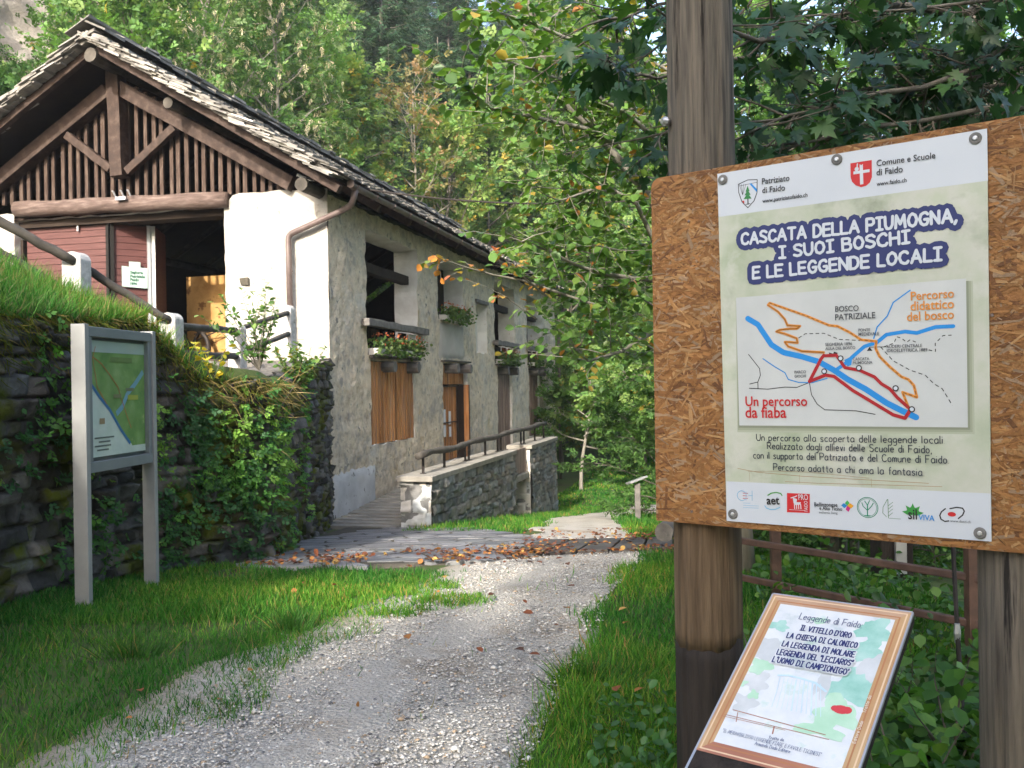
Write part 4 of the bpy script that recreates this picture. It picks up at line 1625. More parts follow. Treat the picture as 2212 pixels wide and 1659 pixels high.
# ---------------------------------------------------------------- tree prototypes (built off scene, copied in)
def limb(r_, p, d, length, r0, steps=5, up=.0, wob=.25):
    pts, rs = [p.copy()], [r0]
    for i in range(steps):
        d = (d + Vector((r_.gauss(0, wob), r_.gauss(0, wob), r_.gauss(0, wob) + up)) * .5).normalized()
        p = p + d * length / steps
        pts.append(p.copy())
        rs.append(r0 * (1 - .8 * (i + 1) / steps))
    return pts, rs


def proto_broad(name, seed, h, crown0, cr, n_main, pal, sprig=SPRIG, ssize=(.28, .50), bark='bark', density=1.35, tr=.12, subs=(5, 9), open_=0.0, extra=None):
    r_ = random.Random(seed)
    tb = MB()
    p = Vector((0, 0, -.6))
    pts, rs = [], []
    n = 12
    for i in range(n + 1):
        pts.append(Vector((.10 * h * .1 * math.sin(i * .7 + seed), .10 * h * .1 * math.cos(i * .9 + seed), -.6 + (h * .95 + .6) * i / n)))
        rs.append(tr * (1.25 if i == 0 else 1) * (1 - .9 * i / n))
    tb.tube(pts, rs, 8)
    Pp, Dd = [], []
    for k in range(n_main):
        t = (k + .5) / n_main
        z = h * (crown0 + (0.98 - crown0) * t)
        f = z / (h * .95 + .6)
        base = pts[min(n, int(f * n))].lerp(pts[min(n, int(f * n) + 1)], .5)
        base.z = z
        az = k * 2.4 + r_.uniform(-.5, .5)
        prof = math.sin(math.pi * (.18 + .74 * t)) ** .8
        ln = cr * prof * r_.uniform(.7, 1.15)
        el = .15 + .9 * t + r_.uniform(-.2, .2)
        d = Vector((math.cos(az) * math.cos(el), math.sin(az) * math.cos(el), math.sin(el)))
        lp_, lr = limb(r_, base, d, ln, tr * .42 * (1 - .5 * t), 6, .06)
        tb.tube(lp_, lr, 5, cap=False)
        for s in range(r_.randint(*subs)):
            q = r_.uniform(.25, 1)
            b = lp_[min(5, int(q * 6))].lerp(lp_[min(6, int(q * 6) + 1)], r_.random())
            dd = (d + Vector((r_.gauss(0, .8), r_.gauss(0, .8), r_.gauss(0, .45)))).normalized()
            sp_, sr = limb(r_, b, dd, ln * r_.uniform(.22, .45) + .25, tr * .10, 4, .0, .3)
            tb.tube(sp_, sr, 4, cap=False)
            for w in sp_[1:]:
                m = max(1, int(round(density * r_.uniform(1.5, 3.6))))
                for _ in range(m):
                    Pp.append(w + Vector((r_.gauss(0, .16), r_.gauss(0, .16), r_.gauss(0, .13))) * (h / 10))
                    Dd.append(dd + Vector((r_.gauss(0, .7), r_.gauss(0, .7), r_.gauss(0, .4) - .15)))
    P = np.array([tuple(v) for v in Pp])
    D = unit(np.array([tuple(v) for v in Dd]))
    n = len(P)
    Nn = unit(rng.normal(0, .6, (n, 3)) + np.array([0, 0, 1]))
    # whole boughs share a hue: patchy crowns
    patch = fbm(P * (6 / h), 2, seed)[:, None]
    tn = pick(n, pal) * (1 + .28 * patch)
    cro = leaves('crown', P, D, Nn, rng.uniform(ssize[0], ssize[1], n), tn, sprig, M['leaf'])
    tru = tb.build('trunk', M[bark], smooth=True)
    ex = None
    if extra:
        sel = rng.random(n) < extra[0]
        k = sel.sum()
        ex = leaves('seed_clusters', P[sel] + rng.normal(0, .1, (k, 3)), unit(rng.normal(0, .3, (k, 3)) + np.array([0, 0, -1])), unit(rng.normal(0, 1, (k, 3))), rng.uniform(.22, .4, k), np.array(extra[1]) * rng.uniform(.7, 1.2, (k, 1)), SPRAY, M['leaf'])
    return finish(name, cro, tru, ex)


PROTO = {}


def finish(name, *obs):
    out = []
    for o in obs:
        if o is None:
            continue
        COL.objects.unlink(o)
        out.append((o.name.split('.')[0], o.data))
        bpy.data.objects.remove(o)
    PROTO[name] = out
    return out


def proto_conifer(name, seed, h, cr, pal, droop=.25, whorl=.42, dens=1.0, ss=(.45, .75)):
    r_ = random.Random(seed)
    tb = MB()
    tb.tube([Vector((0, 0, -.6)), Vector((.03, 0, h * .5)), Vector((0, .03, h))], [.20, .12, .02], 8)
    Pp, Dd = [], []
    z = h * .08
    while z < h * .985:
        t = z / h
        ln = cr * (1 - t) ** .85 + .18
        for k in range(5 + int(3 * (1 - t))):
            az = r_.uniform(0, 6.283)
            l = ln * r_.uniform(.7, 1.1)
            d = Vector((math.cos(az), math.sin(az), .18 - droop * (1 - t)))
            e = Vector((0, 0, z)) + d * l
            tb.tube([Vector((0, 0, z)), Vector((0, 0, z)) + d * l * .5, e + Vector((0, 0, .10 * l))], [.03, .02, .006], 4, cap=False)
            m = max(2, int(dens * l / .17))
            for i in range(m):
                q = (i + .7) / m
                p = Vector((0, 0, z)) + d * l * q + Vector((0, 0, .10 * l * q * q))
                for s in (-1, 1):
                    sd = Vector((-d.y, d.x, 0)) * s
                    Pp.append(p + Vector((r_.gauss(0, .04), r_.gauss(0, .04), r_.gauss(0, .05))))
                    Dd.append(d * .7 + sd * r_.uniform(.3, 1.0) + Vector((0, 0, -.25 - .5 * r_.random())))
        z += whorl * r_.uniform(.7, 1.2) * (1.1 - .5 * t)
    P = np.array([tuple(v) for v in Pp])
    D = unit(np.array([tuple(v) for v in Dd]))
    n = len(P)
    Nn = unit(rng.normal(0, .3, (n, 3)) + np.array([0, 0, 1]))
    S = rng.uniform(ss[0], ss[1], n)
    cro = leaves('crown', P, D, Nn, S, pick(n, pal, .3), SPRAY, M['needle'])
    return finish(name, cro, tb.build('trunk', M['bark'], smooth=True))


G1, G2, G3, G4 = (.102, .205, .052), (.072, .152, .042), (.165, .25, .07), (.052, .112, .034)
YL, OR = (.34, .25, .045), (.42, .17, .045)
proto_broad('broad', 1, 11, .16, 3.4, 34, [(G1, 4), (G2, 3), (G3, 2), (YL, .1)])
proto_broad('broad2', 12, 10, .12, 3.0, 32, [(G2, 4), (G1, 3), (G4, 2)], sprig=SPRIG2)
proto_broad('pale', 3, 8, .10, 2.6, 28, [(G3, 4), (G1, 3), ((.20, .25, .07), 2), (YL, .5)])
proto_broad('fine', 15, 8, .25, 2.7, 34, [(G3, 4), (G1, 3), (G2, 2), (YL, .25)], ssize=(.15, .27), density=2.3, tr=.10)
proto_broad('ash', 5, 13, .20, 3.0, 34, [(G1, 3), (G2, 3), ((.15, .225, .09), 3)], sprig=SPRIG2, ssize=(.32, .56), bark='bark_pale', extra=(.30, (.58, .50, .37)), tr=.14, density=1.0)
proto_broad('autumn', 7, 10, .22, 2.0, 24, [((.20, .18, .08), 4), ((.26, .17, .08), 3), ((.12, .17, .05), 3)], density=.30, ssize=(.25, .42), bark='bark_pale', tr=.10)
proto_broad('young', 9, 4.4, .28, 1.7, 22, [(G1, 4), (G2, 2), (G3, 2), (YL, .15)], ssize=(.22, .36), tr=.07, bark='bark_pale')
proto_broad('bush', 11, 2.4, .04, 1.5, 26, [(G2, 3), (G1, 3), (G4, 2)], ssize=(.18, .30), tr=.04, sprig=SPRIG2)
DS1, DS2 = (.030, .072, .036), (.046, .098, .046)
proto_conifer('spruce', 2, 17, 3.0, [(DS1, 3), (DS2, 3), ((.045, .085, .035), 1)])
proto_conifer('spruce_light', 4, 15, 2.9, [((.055, .105, .045), 3), ((.075, .13, .05), 2), (DS2, 2)], .30)
proto_conifer('larch', 6, 18, 2.4, [((.05, .12, .075), 3), ((.075, .16, .09), 3)], .12, .5, .9)


def plant(kind, label, cat, x, y, s=1.0, rz=0.0, z=None, name='tree', group=None, lean=None, sz=None):
    t = thing(name, label, cat, (x, y, gzf(x, y) if z is None else z), rz, group)
    t.scale = (s, s, sz or s)
    if lean:
        t.rotation_euler = (lean[0], lean[1], rz)
    for nm, me in PROTO[kind]:
        o = bpy.data.objects.new(nm, me)
        COL.objects.link(o)
        o.parent = t
    return t


def at(px, Y):
    return (px - 1106) / F * Y


TREES = [
    ('broad', 292, 30.5, 1.0, 'bright green leafy tree rising behind the roof ridge', 'tree'),
    ('ash', 455, 34, 1.1, 'tree with pale seed clusters nearest the ridge, behind the slab roof', 'seed tree'),
    ('ash', 600, 38, 1.15, 'pale trunked tree with dangling seed clusters above mid roof', 'seed tree'),
    ('broad2', 372, 40, 1.25, 'dark leafy tree between the ridge tree and the seed trees', 'tree'),
    ('broad', 700, 45, 1.0, 'leafy green tree just left of the dark spruces', 'tree'),
    ('pale', 742, 42, 1.35, 'low yellow green tree touching the roof line left of the bare tree', 'tree'),
    ('spruce', 835, 60, 1.25, 'dark spruce standing left behind the half bare tree', 'spruce'),
    ('spruce', 872, 70, 1.2, 'tall dark spruce right behind the half bare tree', 'spruce'),
    ('autumn', 905, 45, 1.36, 'half bare tree with pale trunk and rusty leaves above the roof', 'bare tree'),
    ('larch', 962, 84, 1.5, 'blue green larch high at the top of the slope', 'larch'),
    ('spruce_light', 1062, 62, 1.15, 'broad lighter spruce right of the larch', 'spruce'),
    ('spruce', 1000, 78, 1.3, 'dark spruce between the larch and the lighter spruce', 'spruce'),
    ('pale', 975, 47, 1.42, 'yellow green bush tree at the foot of the half bare tree', 'tree'),
    ('pale', 1060, 50, 1.5, 'sunlit yellow green tree above the far end of the roof', 'tree'),
    ('broad', 1150, 54, 1.2, 'sunlit leafy tree behind the near leafy boughs at the far eave', 'tree'),
    ('pale', 1235, 50, 1.35, 'pale leafy tree behind the far corner of the sawmill', 'tree'),
    ('broad2', 1330, 47, 1.0, 'leafy tree over the meadow, above the waterfall', 'tree'),
    ('broad', 1420, 44, 1.0, 'leafy tree at the meadow edge next to the board', 'tree'),
    ('spruce_light', 1180, 74, 1.2, 'light spruce far up the slope behind the leafy boughs', 'spruce'),
]
for i, (k, px, Y, s, lab, cat) in enumerate(TREES):
    x = at(px, Y)
    plant(k, lab, cat, x, Y, s, i * 1.9, name={'spruce': 'spruce_tree', 'larch': 'larch_tree'}.get(cat, 'broadleaf_tree'))
# meadow trees and shrubs
q = W(1256, 1052, 34)
plant('young', 'small leaning tree with thin pale trunk on the far meadow', 'tree', q.x, q.y, 1.25, .4, gzf(q.x, q.y), name='young_tree', lean=(.02, .10))
q = W(1335, 1010, 42)
plant('young', 'second young tree deeper in the meadow, left of the waterfall', 'tree', q.x, q.y, 1.2, 2.4, name='young_tree')
plant('bush', 'dense green shrub behind the small path marker', 'shrub', at(1440, 19.5), 19.5, 1.05, 1.0, z=-1.35, name='shrub')
plant('pale', 'shrubby tree at the back of the meadow beside the sawmill corner', 'shrub', at(1235, 47), 47, .62, 2.0, name='shrub')
plant('pale', 'round pale shrub at the back of the meadow below the waterfall', 'shrub', at(1320, 53), 53, .6, 3.0, name='shrub')
plant('pale', 'low pale shrub just beyond the far corner downpipe', 'shrub', at(1212, 41), 41, .62, 1.0, name='shrub')
plant('pale', 'bright shrub behind the thin leaning meadow tree', 'shrub', at(1262, 45), 45, .6, 2.2, name='shrub')
plant('broad2', 'dark trunked tree in front of the waterfall', 'tree', at(1392, 40), 40, .62, 4.0, name='broadleaf_tree')
plant('bush', 'wild shrub growing on the rock at the far left', 'shrub', at(10, 30), 30, 1.3, 1.0, z=8.2, name='shrub')
plant('bush', 'yellowish shrub under the cliff by the left verge', 'shrub', at(85, 29), 29, 1.2, 2.0, z=8.0, name='shrub')
# trees on the right, behind the board
RT = [('broad2', 1700, 15, .85), ('broad', 1830, 22, .9), ('broad2', 1960, 13, .9), ('broad', 2120, 17, .95), ('broad2', 2240, 24, 1.1), ('broad', 1610, 26, .9), ('fine', 1560, 17, .85), ('broad2', 2330, 14, 1.0)]
RL = ['leafy tree behind the notice board, left of centre', 'taller leafy tree farther behind the notice board', 'dark leafy tree behind the middle of the notice board', 'tree with visible trunk above the right end of the notice board',
      'leafy tree at the right edge behind the maple', 'far leafy tree right of the tall pole', 'pale bushy tree directly behind the tall pole', 'dark leafy tree at the extreme right edge']
for i, ((k, px, Y, s), lab) in enumerate(zip(RT, RL)):
    plant(k, lab, 'tree', at(px, Y), Y, s * .82, i * 1.3 + .5, name='broadleaf_tree')
for i, (px, Y, s, lab) in enumerate([(1640, 9.5, .45, 'low shrub behind the brown rail fence by the left pole'), (1745, 10.5, .55, 'shrub behind the rail fence between the trunks'), (2010, 9, .6, 'dark shrub behind the rail fence near the right pole'), (1880, 12, .8, 'shady shrub far behind the rail fence'), (2110, 11.5, .9, 'large shady shrub behind the right pole')]):
    plant('bush', lab, 'shrub', at(px, Y), Y, s, i * 2.1, name='shrub')
tk = 0
for (px, Y, r, lab) in ((1785, 9.6, .085, 'thicker bare trunk behind the rail fence'), (1812, 10.2, .05, 'thin bare trunk just right of the thicker trunk'), (1838, 10.0, .045, 'slim leaning trunk, rightmost of three behind the fence')):
    b = MB()
    x = at(px, Y)
    z = gzf(x, Y)
    b.tube([(x, Y, z - .3), (x + .02, Y, z + .5), (x - .03 + .08 * tk, Y + .05, z + 2), (x + .1, Y + .1, z + 5)], [r * 1.25, r, r * .85, r * .5], 9, j=.05)
    tag(b.build('tree_trunk', M['bark_pale'], smooth=True), lab, 'tree trunk', 'bare trunks behind the rail fence')
    tk += 1
b = MB()
x = at(2128, 9)
b.tube([(x, 9, -1), (x + .05, 9, 2), (x + .02, 9, 8)], [.16, .14, .1], 12, j=.04)
tag(b.build('tree_trunk', M['bark'], smooth=True), 'dark trunk rising above the right end of the notice board', 'tree trunk')


# ---------------------------------------------------------------- woodland mass (stuff): instanced copies of the same trees
def woodland(name, kind, pts):
    col = bpy.data.collections.new('woodland_' + kind)
    for nm, me in PROTO[kind]:
        o = bpy.data.objects.new('woodland_' + nm, me)
        col.objects.link(o)
    me = bpy.data.meshes.new(name)
    me.from_pydata([p[:3] for p in pts], [], [])
    a = me.attributes.new('rz', 'FLOAT', 'POINT')
    a.data.foreach_set('value', [p[3] for p in pts])
    a = me.attributes.new('sc', 'FLOAT', 'POINT')
    a.data.foreach_set('value', [p[4] for p in pts])
    ob = link(name, me)
    tag(ob, kind='stuff')
    g = bpy.data.node_groups.new('woodland', 'GeometryNodeTree')
    g.interface.new_socket('Geometry', in_out='INPUT', socket_type='NodeSocketGeometry')
    g.interface.new_socket('Geometry', in_out='OUTPUT', socket_type='NodeSocketGeometry')
    N, L = g.nodes, g.links
    gi, go = N.new('NodeGroupInput'), N.new('NodeGroupOutput')
    ci = N.new('GeometryNodeCollectionInfo')
    ci.inputs['Collection'].default_value = col
    ip_ = N.new('GeometryNodeInstanceOnPoints')
    m2 = N.new('GeometryNodeMeshToPoints')
    L.new(gi.outputs[0], m2.inputs[0])
    L.new(m2.outputs[0], ip_.inputs['Points'])
    L.new(ci.outputs[0], ip_.inputs['Instance'])

    def at_(nm):
        n = N.new('GeometryNodeInputNamedAttribute')
        n.data_type = 'FLOAT'
        n.inputs['Name'].default_value = nm
        return n.outputs[0]
    cx = N.new('ShaderNodeCombineXYZ')
    L.new(at_('rz'), cx.inputs[2])
    L.new(cx.outputs[0], ip_.inputs['Rotation'])
    L.new(at_('sc'), ip_.inputs['Scale'])
    L.new(ip_.outputs[0], go.inputs[0])
    md = ob.modifiers.new('woodland', 'NODES')
    md.node_group = g
    return ob


wp = {'broad': [], 'broad2': [], 'pale': [], 'spruce': [], 'spruce_light': []}
r_ = random.Random(5)
for row, (Y, x0, x1, st) in enumerate([(27, -24, -13, 3.2), (33, -26, -13.5, 3.4), (41, -30, -12, 3.6), (50, -36, -3, 3.4), (57, -40, 16, 3.6), (66, -46, 20, 3.9), (76, -52, 30, 4.2), (88, -58, 36, 4.6), (102, -64, 40, 5.2), (118, -70, 44, 6), (136, -80, 50, 6), (150, -70, 26, 6), (164, -70, 22, 6), (38, 8.5, 26, 3.2), (47, 11, 34, 3.8), (31, 10, 24, 3.4)]):
    x = x0
    while x < x1:
        y = Y + r_.uniform(-2.5, 2.5)
        xx = x + r_.uniform(-1, 1)
        far = Y > 55
        k = r_.choices(['broad', 'broad2', 'pale', 'spruce', 'spruce_light'], [3, 3, 1.2, 3.2 if far else .2, 2.2 if far else .2] if xx < 9 else [3, 3, .6, .2, .1])[0]
        if 9 < xx and y < 36 or xx > 12:
            s = r_.uniform(.5, .7)
        elif xx / y > .03 and y > 55:
            s, k = r_.uniform(1.6, 2.0), r_.choice(['spruce_light', 'broad', 'spruce_light'])
        else:
            s = r_.uniform(.8, 1.2)
        # keep a gap of sky far right and leave the waterfall free
        rr_ = xx / y
        if -.16 < rr_ < .03 and y > 48:
            k = r_.choice(['spruce', 'spruce', 'spruce_light'])
        if not (.10 < rr_ < .185 and y < 66) and not (rr_ > .44 and y > 30) and not (-.66 < rr_ < -.475 and y < 36):
            wp[k].append((xx, y, gzf(xx, y), r_.uniform(0, 6.28), s))
        x += st * r_.uniform(.8, 1.2) * (.8 if xx / y > .03 else 1)
# unseen trees behind and beside the viewpoint, added and sized to shade the foreground
for (x, y, s, k) in [(-14 + 2.6 * i + (1.0 if i == 4 else 0), -15 + (i % 3) * 1.3, [1.1, 1.36, 1.0, .7, 1.30, 1.42, 1.38, 1.36][i], ('broad', 'broad2')[i % 2]) for i in range(8)] + [(-13 + 3.1 * i, -20 + (i % 2), [1.3, 1.2, .9, 1.5, 1.6, 1.5, 1.5][i], ('broad2', 'broad')[i % 2]) for i in range(7)] + [(8.5, 2.0, .9, 'broad2'), (10, -4, 1.2, 'broad')]:
    wp[k].append((x, y, 0, x * 3.3, s))
for k, v in wp.items():
    woodland('woodland', k, v)

# ---------------------------------------------------------------- near leafy tree left of the pole
nt_ = thing('leafy_tree', 'near leafy tree reaching in from behind the board with oval leaves', 'tree', (2.05, 8.2, gzf(2.05, 8.2)))
tb = MB()
r_ = random.Random(21)
TR = [Vector((2.05, 8.2, -.4)), Vector((1.95, 8.1, .8)), Vector((1.75, 7.9, 2.0)), Vector((1.55, 7.7, 3.0)), Vector((1.45, 7.6, 4.6)), Vector((1.3, 7.5, 6.0))]
tb.tube(TR, [.11, .10, .085, .07, .05, .02], 9)
LP, LD = [], []
YP, YD = [], []


def twig(p, d, ln, r0, lp, ld, nl, rich=1.0):
    pts, rs = limb(r_, p, d, ln, r0, 5, -.02, .22)
    tb.tube(pts, rs, 4, cap=False)
    for i in range(nl):
        q = (i + .5) / nl * 5
        k = min(4, int(q))
        b = pts[k].lerp(pts[k + 1], q - k)
        ax = (pts[k + 1] - pts[k]).normalized()
        sd = ax.cross(Vector((0, 0, 1))).normalized() * (1 if i % 2 else -1)
        lp.append(b)
        ld.append(ax * r_.uniform(.2, .8) + sd * r_.uniform(.4, 1.1) + Vector((0, 0, r_.uniform(-.75, .2))))


def bough(pts, r0, lp, ld, ntw=14, tl=(.35, .8), nl=(6, 11)):
    pts = [Vector(p) for p in pts]
    n = len(pts)
    tb.tube(pts, [r0 * (1 - .8 * i / (n - 1)) for i in range(n)], 6, cap=False)
    for i in range(ntw):
        q = (.12 + .88 * (i + r_.random()) / ntw) * (n - 1)
        k = min(n - 2, int(q))
        b = pts[k].lerp(pts[k + 1], q - k)
        ax = (pts[k + 1] - pts[k]).normalized()
        d = (ax * .7 + Vector((r_.gauss(0, .7), r_.gauss(0, .7), r_.gauss(0, .55)))).normalized()
        twig(b, d, r_.uniform(*tl), r0 * .25, lp, ld, r_.randint(*nl))


def scr(lst, Y0, Y1):
    n = len(lst)
    return [W(x, y, Y0 + (Y1 - Y0) * i / (n - 1)) for i, (x, y) in enumerate(lst)]


bough(scr([(1440, 470), (1380, 396), (1311, 314), (1270, 269), (1216, 223), (1193, 173), (1161, 100), (1143, 14), (1130, -80)], 7.6, 6.6), .040, LP, LD, 26)
bough(scr([(1339, 319), (1266, 278), (1202, 264), (1138, 250), (1065, 237), (1015, 196), (979, 150)], 7.1, 5.8), .020, LP, LD, 24, (.2, .55))
bough(scr([(1440, 610), (1302, 592), (1247, 574), (1180, 540), (1120, 520)], 7.7, 6.4), .022, LP, LD, 15)
bough(scr([(1430, 560), (1375, 440), (1305, 400), (1250, 420), (1190, 440)], 7.4, 6.5), .022, LP, LD, 16)
bough(scr([(1440, 700), (1340, 760), (1270, 780), (1230, 740)], 7.8, 6.6), .02, LP, LD, 13)
bough(scr([(1450, 200), (1380, 120), (1300, 40), (1230, -30)], 7.4, 6.4), .024, LP, LD, 18)
bough(scr([(1450, 330), (1360, 250), (1260, 190), (1150, 150), (1060, 120)], 7.2, 5.6), .02, LP, LD, 16)
bough(scr([(1240, 90), (1150, 50), (1070, 25), (990, 20)], 6.4, 5.4), .014, LP, LD, 14, (.2, .4))
for k in range(25):
    y = r_.uniform(-60, 860)
    x1 = r_.uniform(1090, 1330) + max(0, (y - 480) * .25)
    bough(scr([(1460, y + r_.uniform(-20, 90)), ((1460 + x1) / 2, y + r_.uniform(-40, 40)), (x1, y)], r_.uniform(7, 9.5), r_.uniform(6.2, 8.8)), .012, LP, LD, 18)
# turning branch with orange leaves
bough(scr([(1290, 660), (1129, 606), (1065, 594), (1001, 576), (951, 558), (929, 543)], 7.2, 6.0), .012, YP, YD, 10, (.10, .22), (3, 5))
bough(scr([(1180, 640), (1120, 590), (1090, 560), (1060, 540)], 7.0, 6.4), .009, YP, YD, 6, (.12, .25), (2, 5))
bough(scr([(1160, 690), (1090, 640), (1040, 615)], 7.0, 6.5), .007, YP, YD, 4, (.12, .25), (2, 4))
P, D = np.array([tuple(v) for v in LP]), unit(np.array([tuple(v) for v in LD]))
n = len(P)
tn = pick(n, [((.075, .16, .032), 4), ((.105, .20, .04), 3), ((.15, .24, .052), 2.5), (YL, .4), (OR, .15)])
leaves('leaves', P, D, unit(rng.normal(0, .45, (n, 3)) + np.array([0, 0, 1])), rng.uniform(.05, .10, n), tn, OVAL_W, M['leaf_near'], nt_)
P, D = np.array([tuple(v) for v in YP]), unit(np.array([tuple(v) for v in YD]))
n = len(P)
tn = pick(n, [((.50, .20, .04), 3), ((.45, .28, .06), 2), ((.16, .22, .05), 2), ((.40, .12, .05), 1)])
o = leaves('turning_leaves', P, D, unit(rng.normal(0, .6, (n, 3)) + np.array([0, 0, 1])), rng.uniform(.045, .075, n), tn, OVAL_W, M['leaf_near'], nt_)
tb.build('branches', M['bark_pale'], nt_, smooth=True)

# second, sunlit tree in the middle distance
plant('fine', 'sunlit tree with fine pale leaves behind the near boughs', 'tree', at(1590, 18), 18, 1.2, .7, name='broadleaf_tree')
plant('fine', 'sunlit leafy tree overhanging the path bend behind the board', 'tree', at(1510, 25), 25, 1.3, 2.7, name='broadleaf_tree')

# ---------------------------------------------------------------- maple boughs over the board
mt = thing('maple_tree', 'dark maple with large lobed leaves hanging above the notice board', 'maple', (4.6, 6.6, gzf(4.6, 6.6)))
tb = MB()
r_ = random.Random(33)
tb.tube([(4.6, 6.6, -1), (4.55, 6.55, 1.5), (4.4, 6.5, 3.2), (4.2, 6.4, 5.5), (4.1, 6.3, 8)], [.17, .15, .13, .10, .05], 10)
LP, LD, LN = [], [], []


def mtwig(p, d, ln, nl):
    pts, rs = limb(r_, p, d, ln, .008, 4, -.03, .2)
    tb.tube(pts, rs, 4, cap=False)
    for i in range(nl):
        q = (i + .6) / nl * 4
        k = min(3, int(q))
        b = pts[k].lerp(pts[k + 1], q - k)
        az = r_.uniform(0, 6.28)
        ax = (pts[k + 1] - pts[k]).normalized()
        dd = ax * .5 + Vector((math.cos(az), math.sin(az), 0)) * .8 + Vector((0, 0, r_.uniform(-.9, -.1)))
        st = b + dd.normalized() * r_.uniform(.04, .09)
        tb.tube([b, st], [.0025, .0018], 3, cap=False)
        LP.append(st)
        LD.append(dd)


def mbough(lst, Y0, Y1, r0, ntw):
    pts = scr(lst, Y0, Y1)
    n = len(pts)
    tb.tube(pts, [r0 * (1 - .75 * i / (n - 1)) for i in range(n)], 6, cap=False)
    for i in range(ntw):
        q = (.1 + .9 * (i + r_.random()) / ntw) * (n - 1)
        k = min(n - 2, int(q))
        b = pts[k].lerp(pts[k + 1], q - k)
        ax = (pts[k + 1] - pts[k]).normalized()
        d = (ax * .6 + Vector((r_.gauss(0, .7), r_.gauss(0, .7), r_.gauss(-.1, .35)))).normalized()
        mtwig(b, d, r_.uniform(.25, .6), r_.randint(3, 7))


mbough([(2250, -40), (2080, 30), (1937, 11), (1840, 45), (1740, 66), (1640, 90), (1560, 60), (1440, 40)], 6.0, 4.2, .028, 34)
mbough([(2300, 120), (2190, 90), (2100, 150), (1990, 190), (1900, 200), (1800, 230), (1700, 250), (1610, 290)], 6.0, 4.4, .024, 32)
mbough([(2300, 240), (2150, 230), (2000, 260), (1850, 280), (1700, 320), (1600, 340)], 5.8, 4.6, .02, 26)
mbough([(2300, -120), (2000, -60), (1800, -30), (1600, -20), (1420, 10), (1300, 60)], 6.0, 4.6, .022, 30)
mbough([(1640, 120), (1520, 140), (1420, 170), (1340, 150), (1290, 110)], 5.6, 5.0, .014, 15)
mbough([(1600, 260), (1500, 250), (1430, 290), (1400, 340)], 5.6, 5.0, .012, 9)
for k in range(17):
    y = r_.uniform(-60, 320)
    x1 = r_.uniform(1590, 2050)
    Yb = r_.uniform(5.5, 8.5)
    mbough([(2300, y - 60), ((2300 + x1) / 2, y - 20), (x1, y)], Yb, Yb - .6, .014, 16)
P, D = np.array([tuple(v) for v in LP]), unit(np.array([tuple(v) for v in LD]))
n = len(P)
tn = pick(n, [((.022, .062, .028), 4), ((.030, .080, .030), 3), ((.05, .115, .03), 1.2)])
leaves('leaves', P, D, unit(rng.normal(0, .35, (n, 3)) + np.array([0, -.25, 1])), rng.uniform(.085, .16, n), tn, MAPLE, M['leaf_near'], mt)
tb.build('branches', M['bark'], mt, smooth=True)

# ================================================================ GRASS, WALL PLANTS, WEEDS, FALLEN LEAVES
def grass(name, x, y, z, h, w, pal, lean=.35, var=.25):
    n = len(x)
    P = np.stack([x, y, z], 1)
    D = unit(np.stack([rng.normal(0, lean, n), rng.normal(0, lean, n), np.ones(n)], 1))
    a = rng.uniform(0, 6.283, n)
    Nn = np.stack([np.cos(a), np.sin(a), np.zeros(n)], 1)
    q = fbm(P * np.array([1, 1, 0]) * 1.1, 3, 71)[:, None]
    tn = pick(n, pal, var) * (1 + .30 * q) * (1 + np.array([.30, .05, -.1]) * np.clip(q * 1.5, -1, 1))
    return leaves(name, P, D, Nn, h, np.clip(tn, .01, 1), BLADE, M['grass'], wide=w)


GA, GB, GC, GD = (.040, .150, .018), (.068, .205, .028), (.135, .235, .045), (.24, .19, .075)


def wall_x(y):
    """plan x of the retaining wall foot at depth y"""
    return np.interp(y, [p[1] for p in WALL], [p[0] for p in WALL])


GXs, GYs, GHs, GWs = [], [], [], []


def add_grass(n, x0, x1, y0, y1, h, w, test):
    x = rng.uniform(x0, x1, n)
    y = y0 + (y1 - y0) * rng.random(n)
    k = test(x, y)
    x, y = x[k], y[k]
    GXs.append(x)
    GYs.append(y)
    GHs.append(rng.uniform(h[0], h[1], len(x)) * (.75 + .5 * smooth01(.5 + fbm(np.stack([x, y, 0 * x], 1) * 2.2, 2, 31))))
    GWs.append(np.full(len(x), w) * rng.uniform(.7, 1.3, len(x)))


def left_t(x, y):
    l, r = path_edges(y)
    nz_ = fbm(np.stack([x, y, 0 * x], 1) * 1.7, 3, 21)
    edge = l + .52 - x + .55 * nz_
    nb = fbm(np.stack([x, y, 0 * x], 1) * 3.3, 3, 61)
    dens = smooth01(edge / .30) * smooth01((nb + .45 + edge * .75) / .45) + .008 * (edge > -.5)
    lim = y < np.interp(x, [-3, -2.6, -1.6, -.4, .4], [9.3, 8.95, 8.7, 8.55, 8.55]) + .15 * nz_
    return (rng.random(len(x)) < dens * (.55 + .45 * smooth01(.5 + nz_))) & (x > wall_x(y) - .05) & lim


def right_t(x, y):
    l, r = path_edges(y)
    nz_ = fbm(np.stack([x, y, 0 * x], 1) * 2.1, 3, 22)
    edge = x - r + .14 * nz_ + .13
    return (rng.random(len(x)) < smooth01(edge / .22)) & ~((y > 9.7) & (y < 12.1) & (x < 2.1))


add_grass(46000, -4.1, .4, 3.3, 6.6, (.03, .09), .0055, left_t)
add_grass(52000, -3.9, .6, 6.4, 8.3, (.03, .09), .0080, left_t)
add_grass(16000, -3.9, .6, 8.2, 10.2, (.035, .085), .0085, left_t)
add_grass(30000, -.1, 1.9, 3.0, 5.4, (.04, .12), .0055, right_t)
add_grass(26000, .3, 3.0, 5.2, 9.7, (.04, .11), .008, right_t)
add_grass(20000, 1.2, 5.0, 9.5, 17, (.06, .14), .013, right_t)


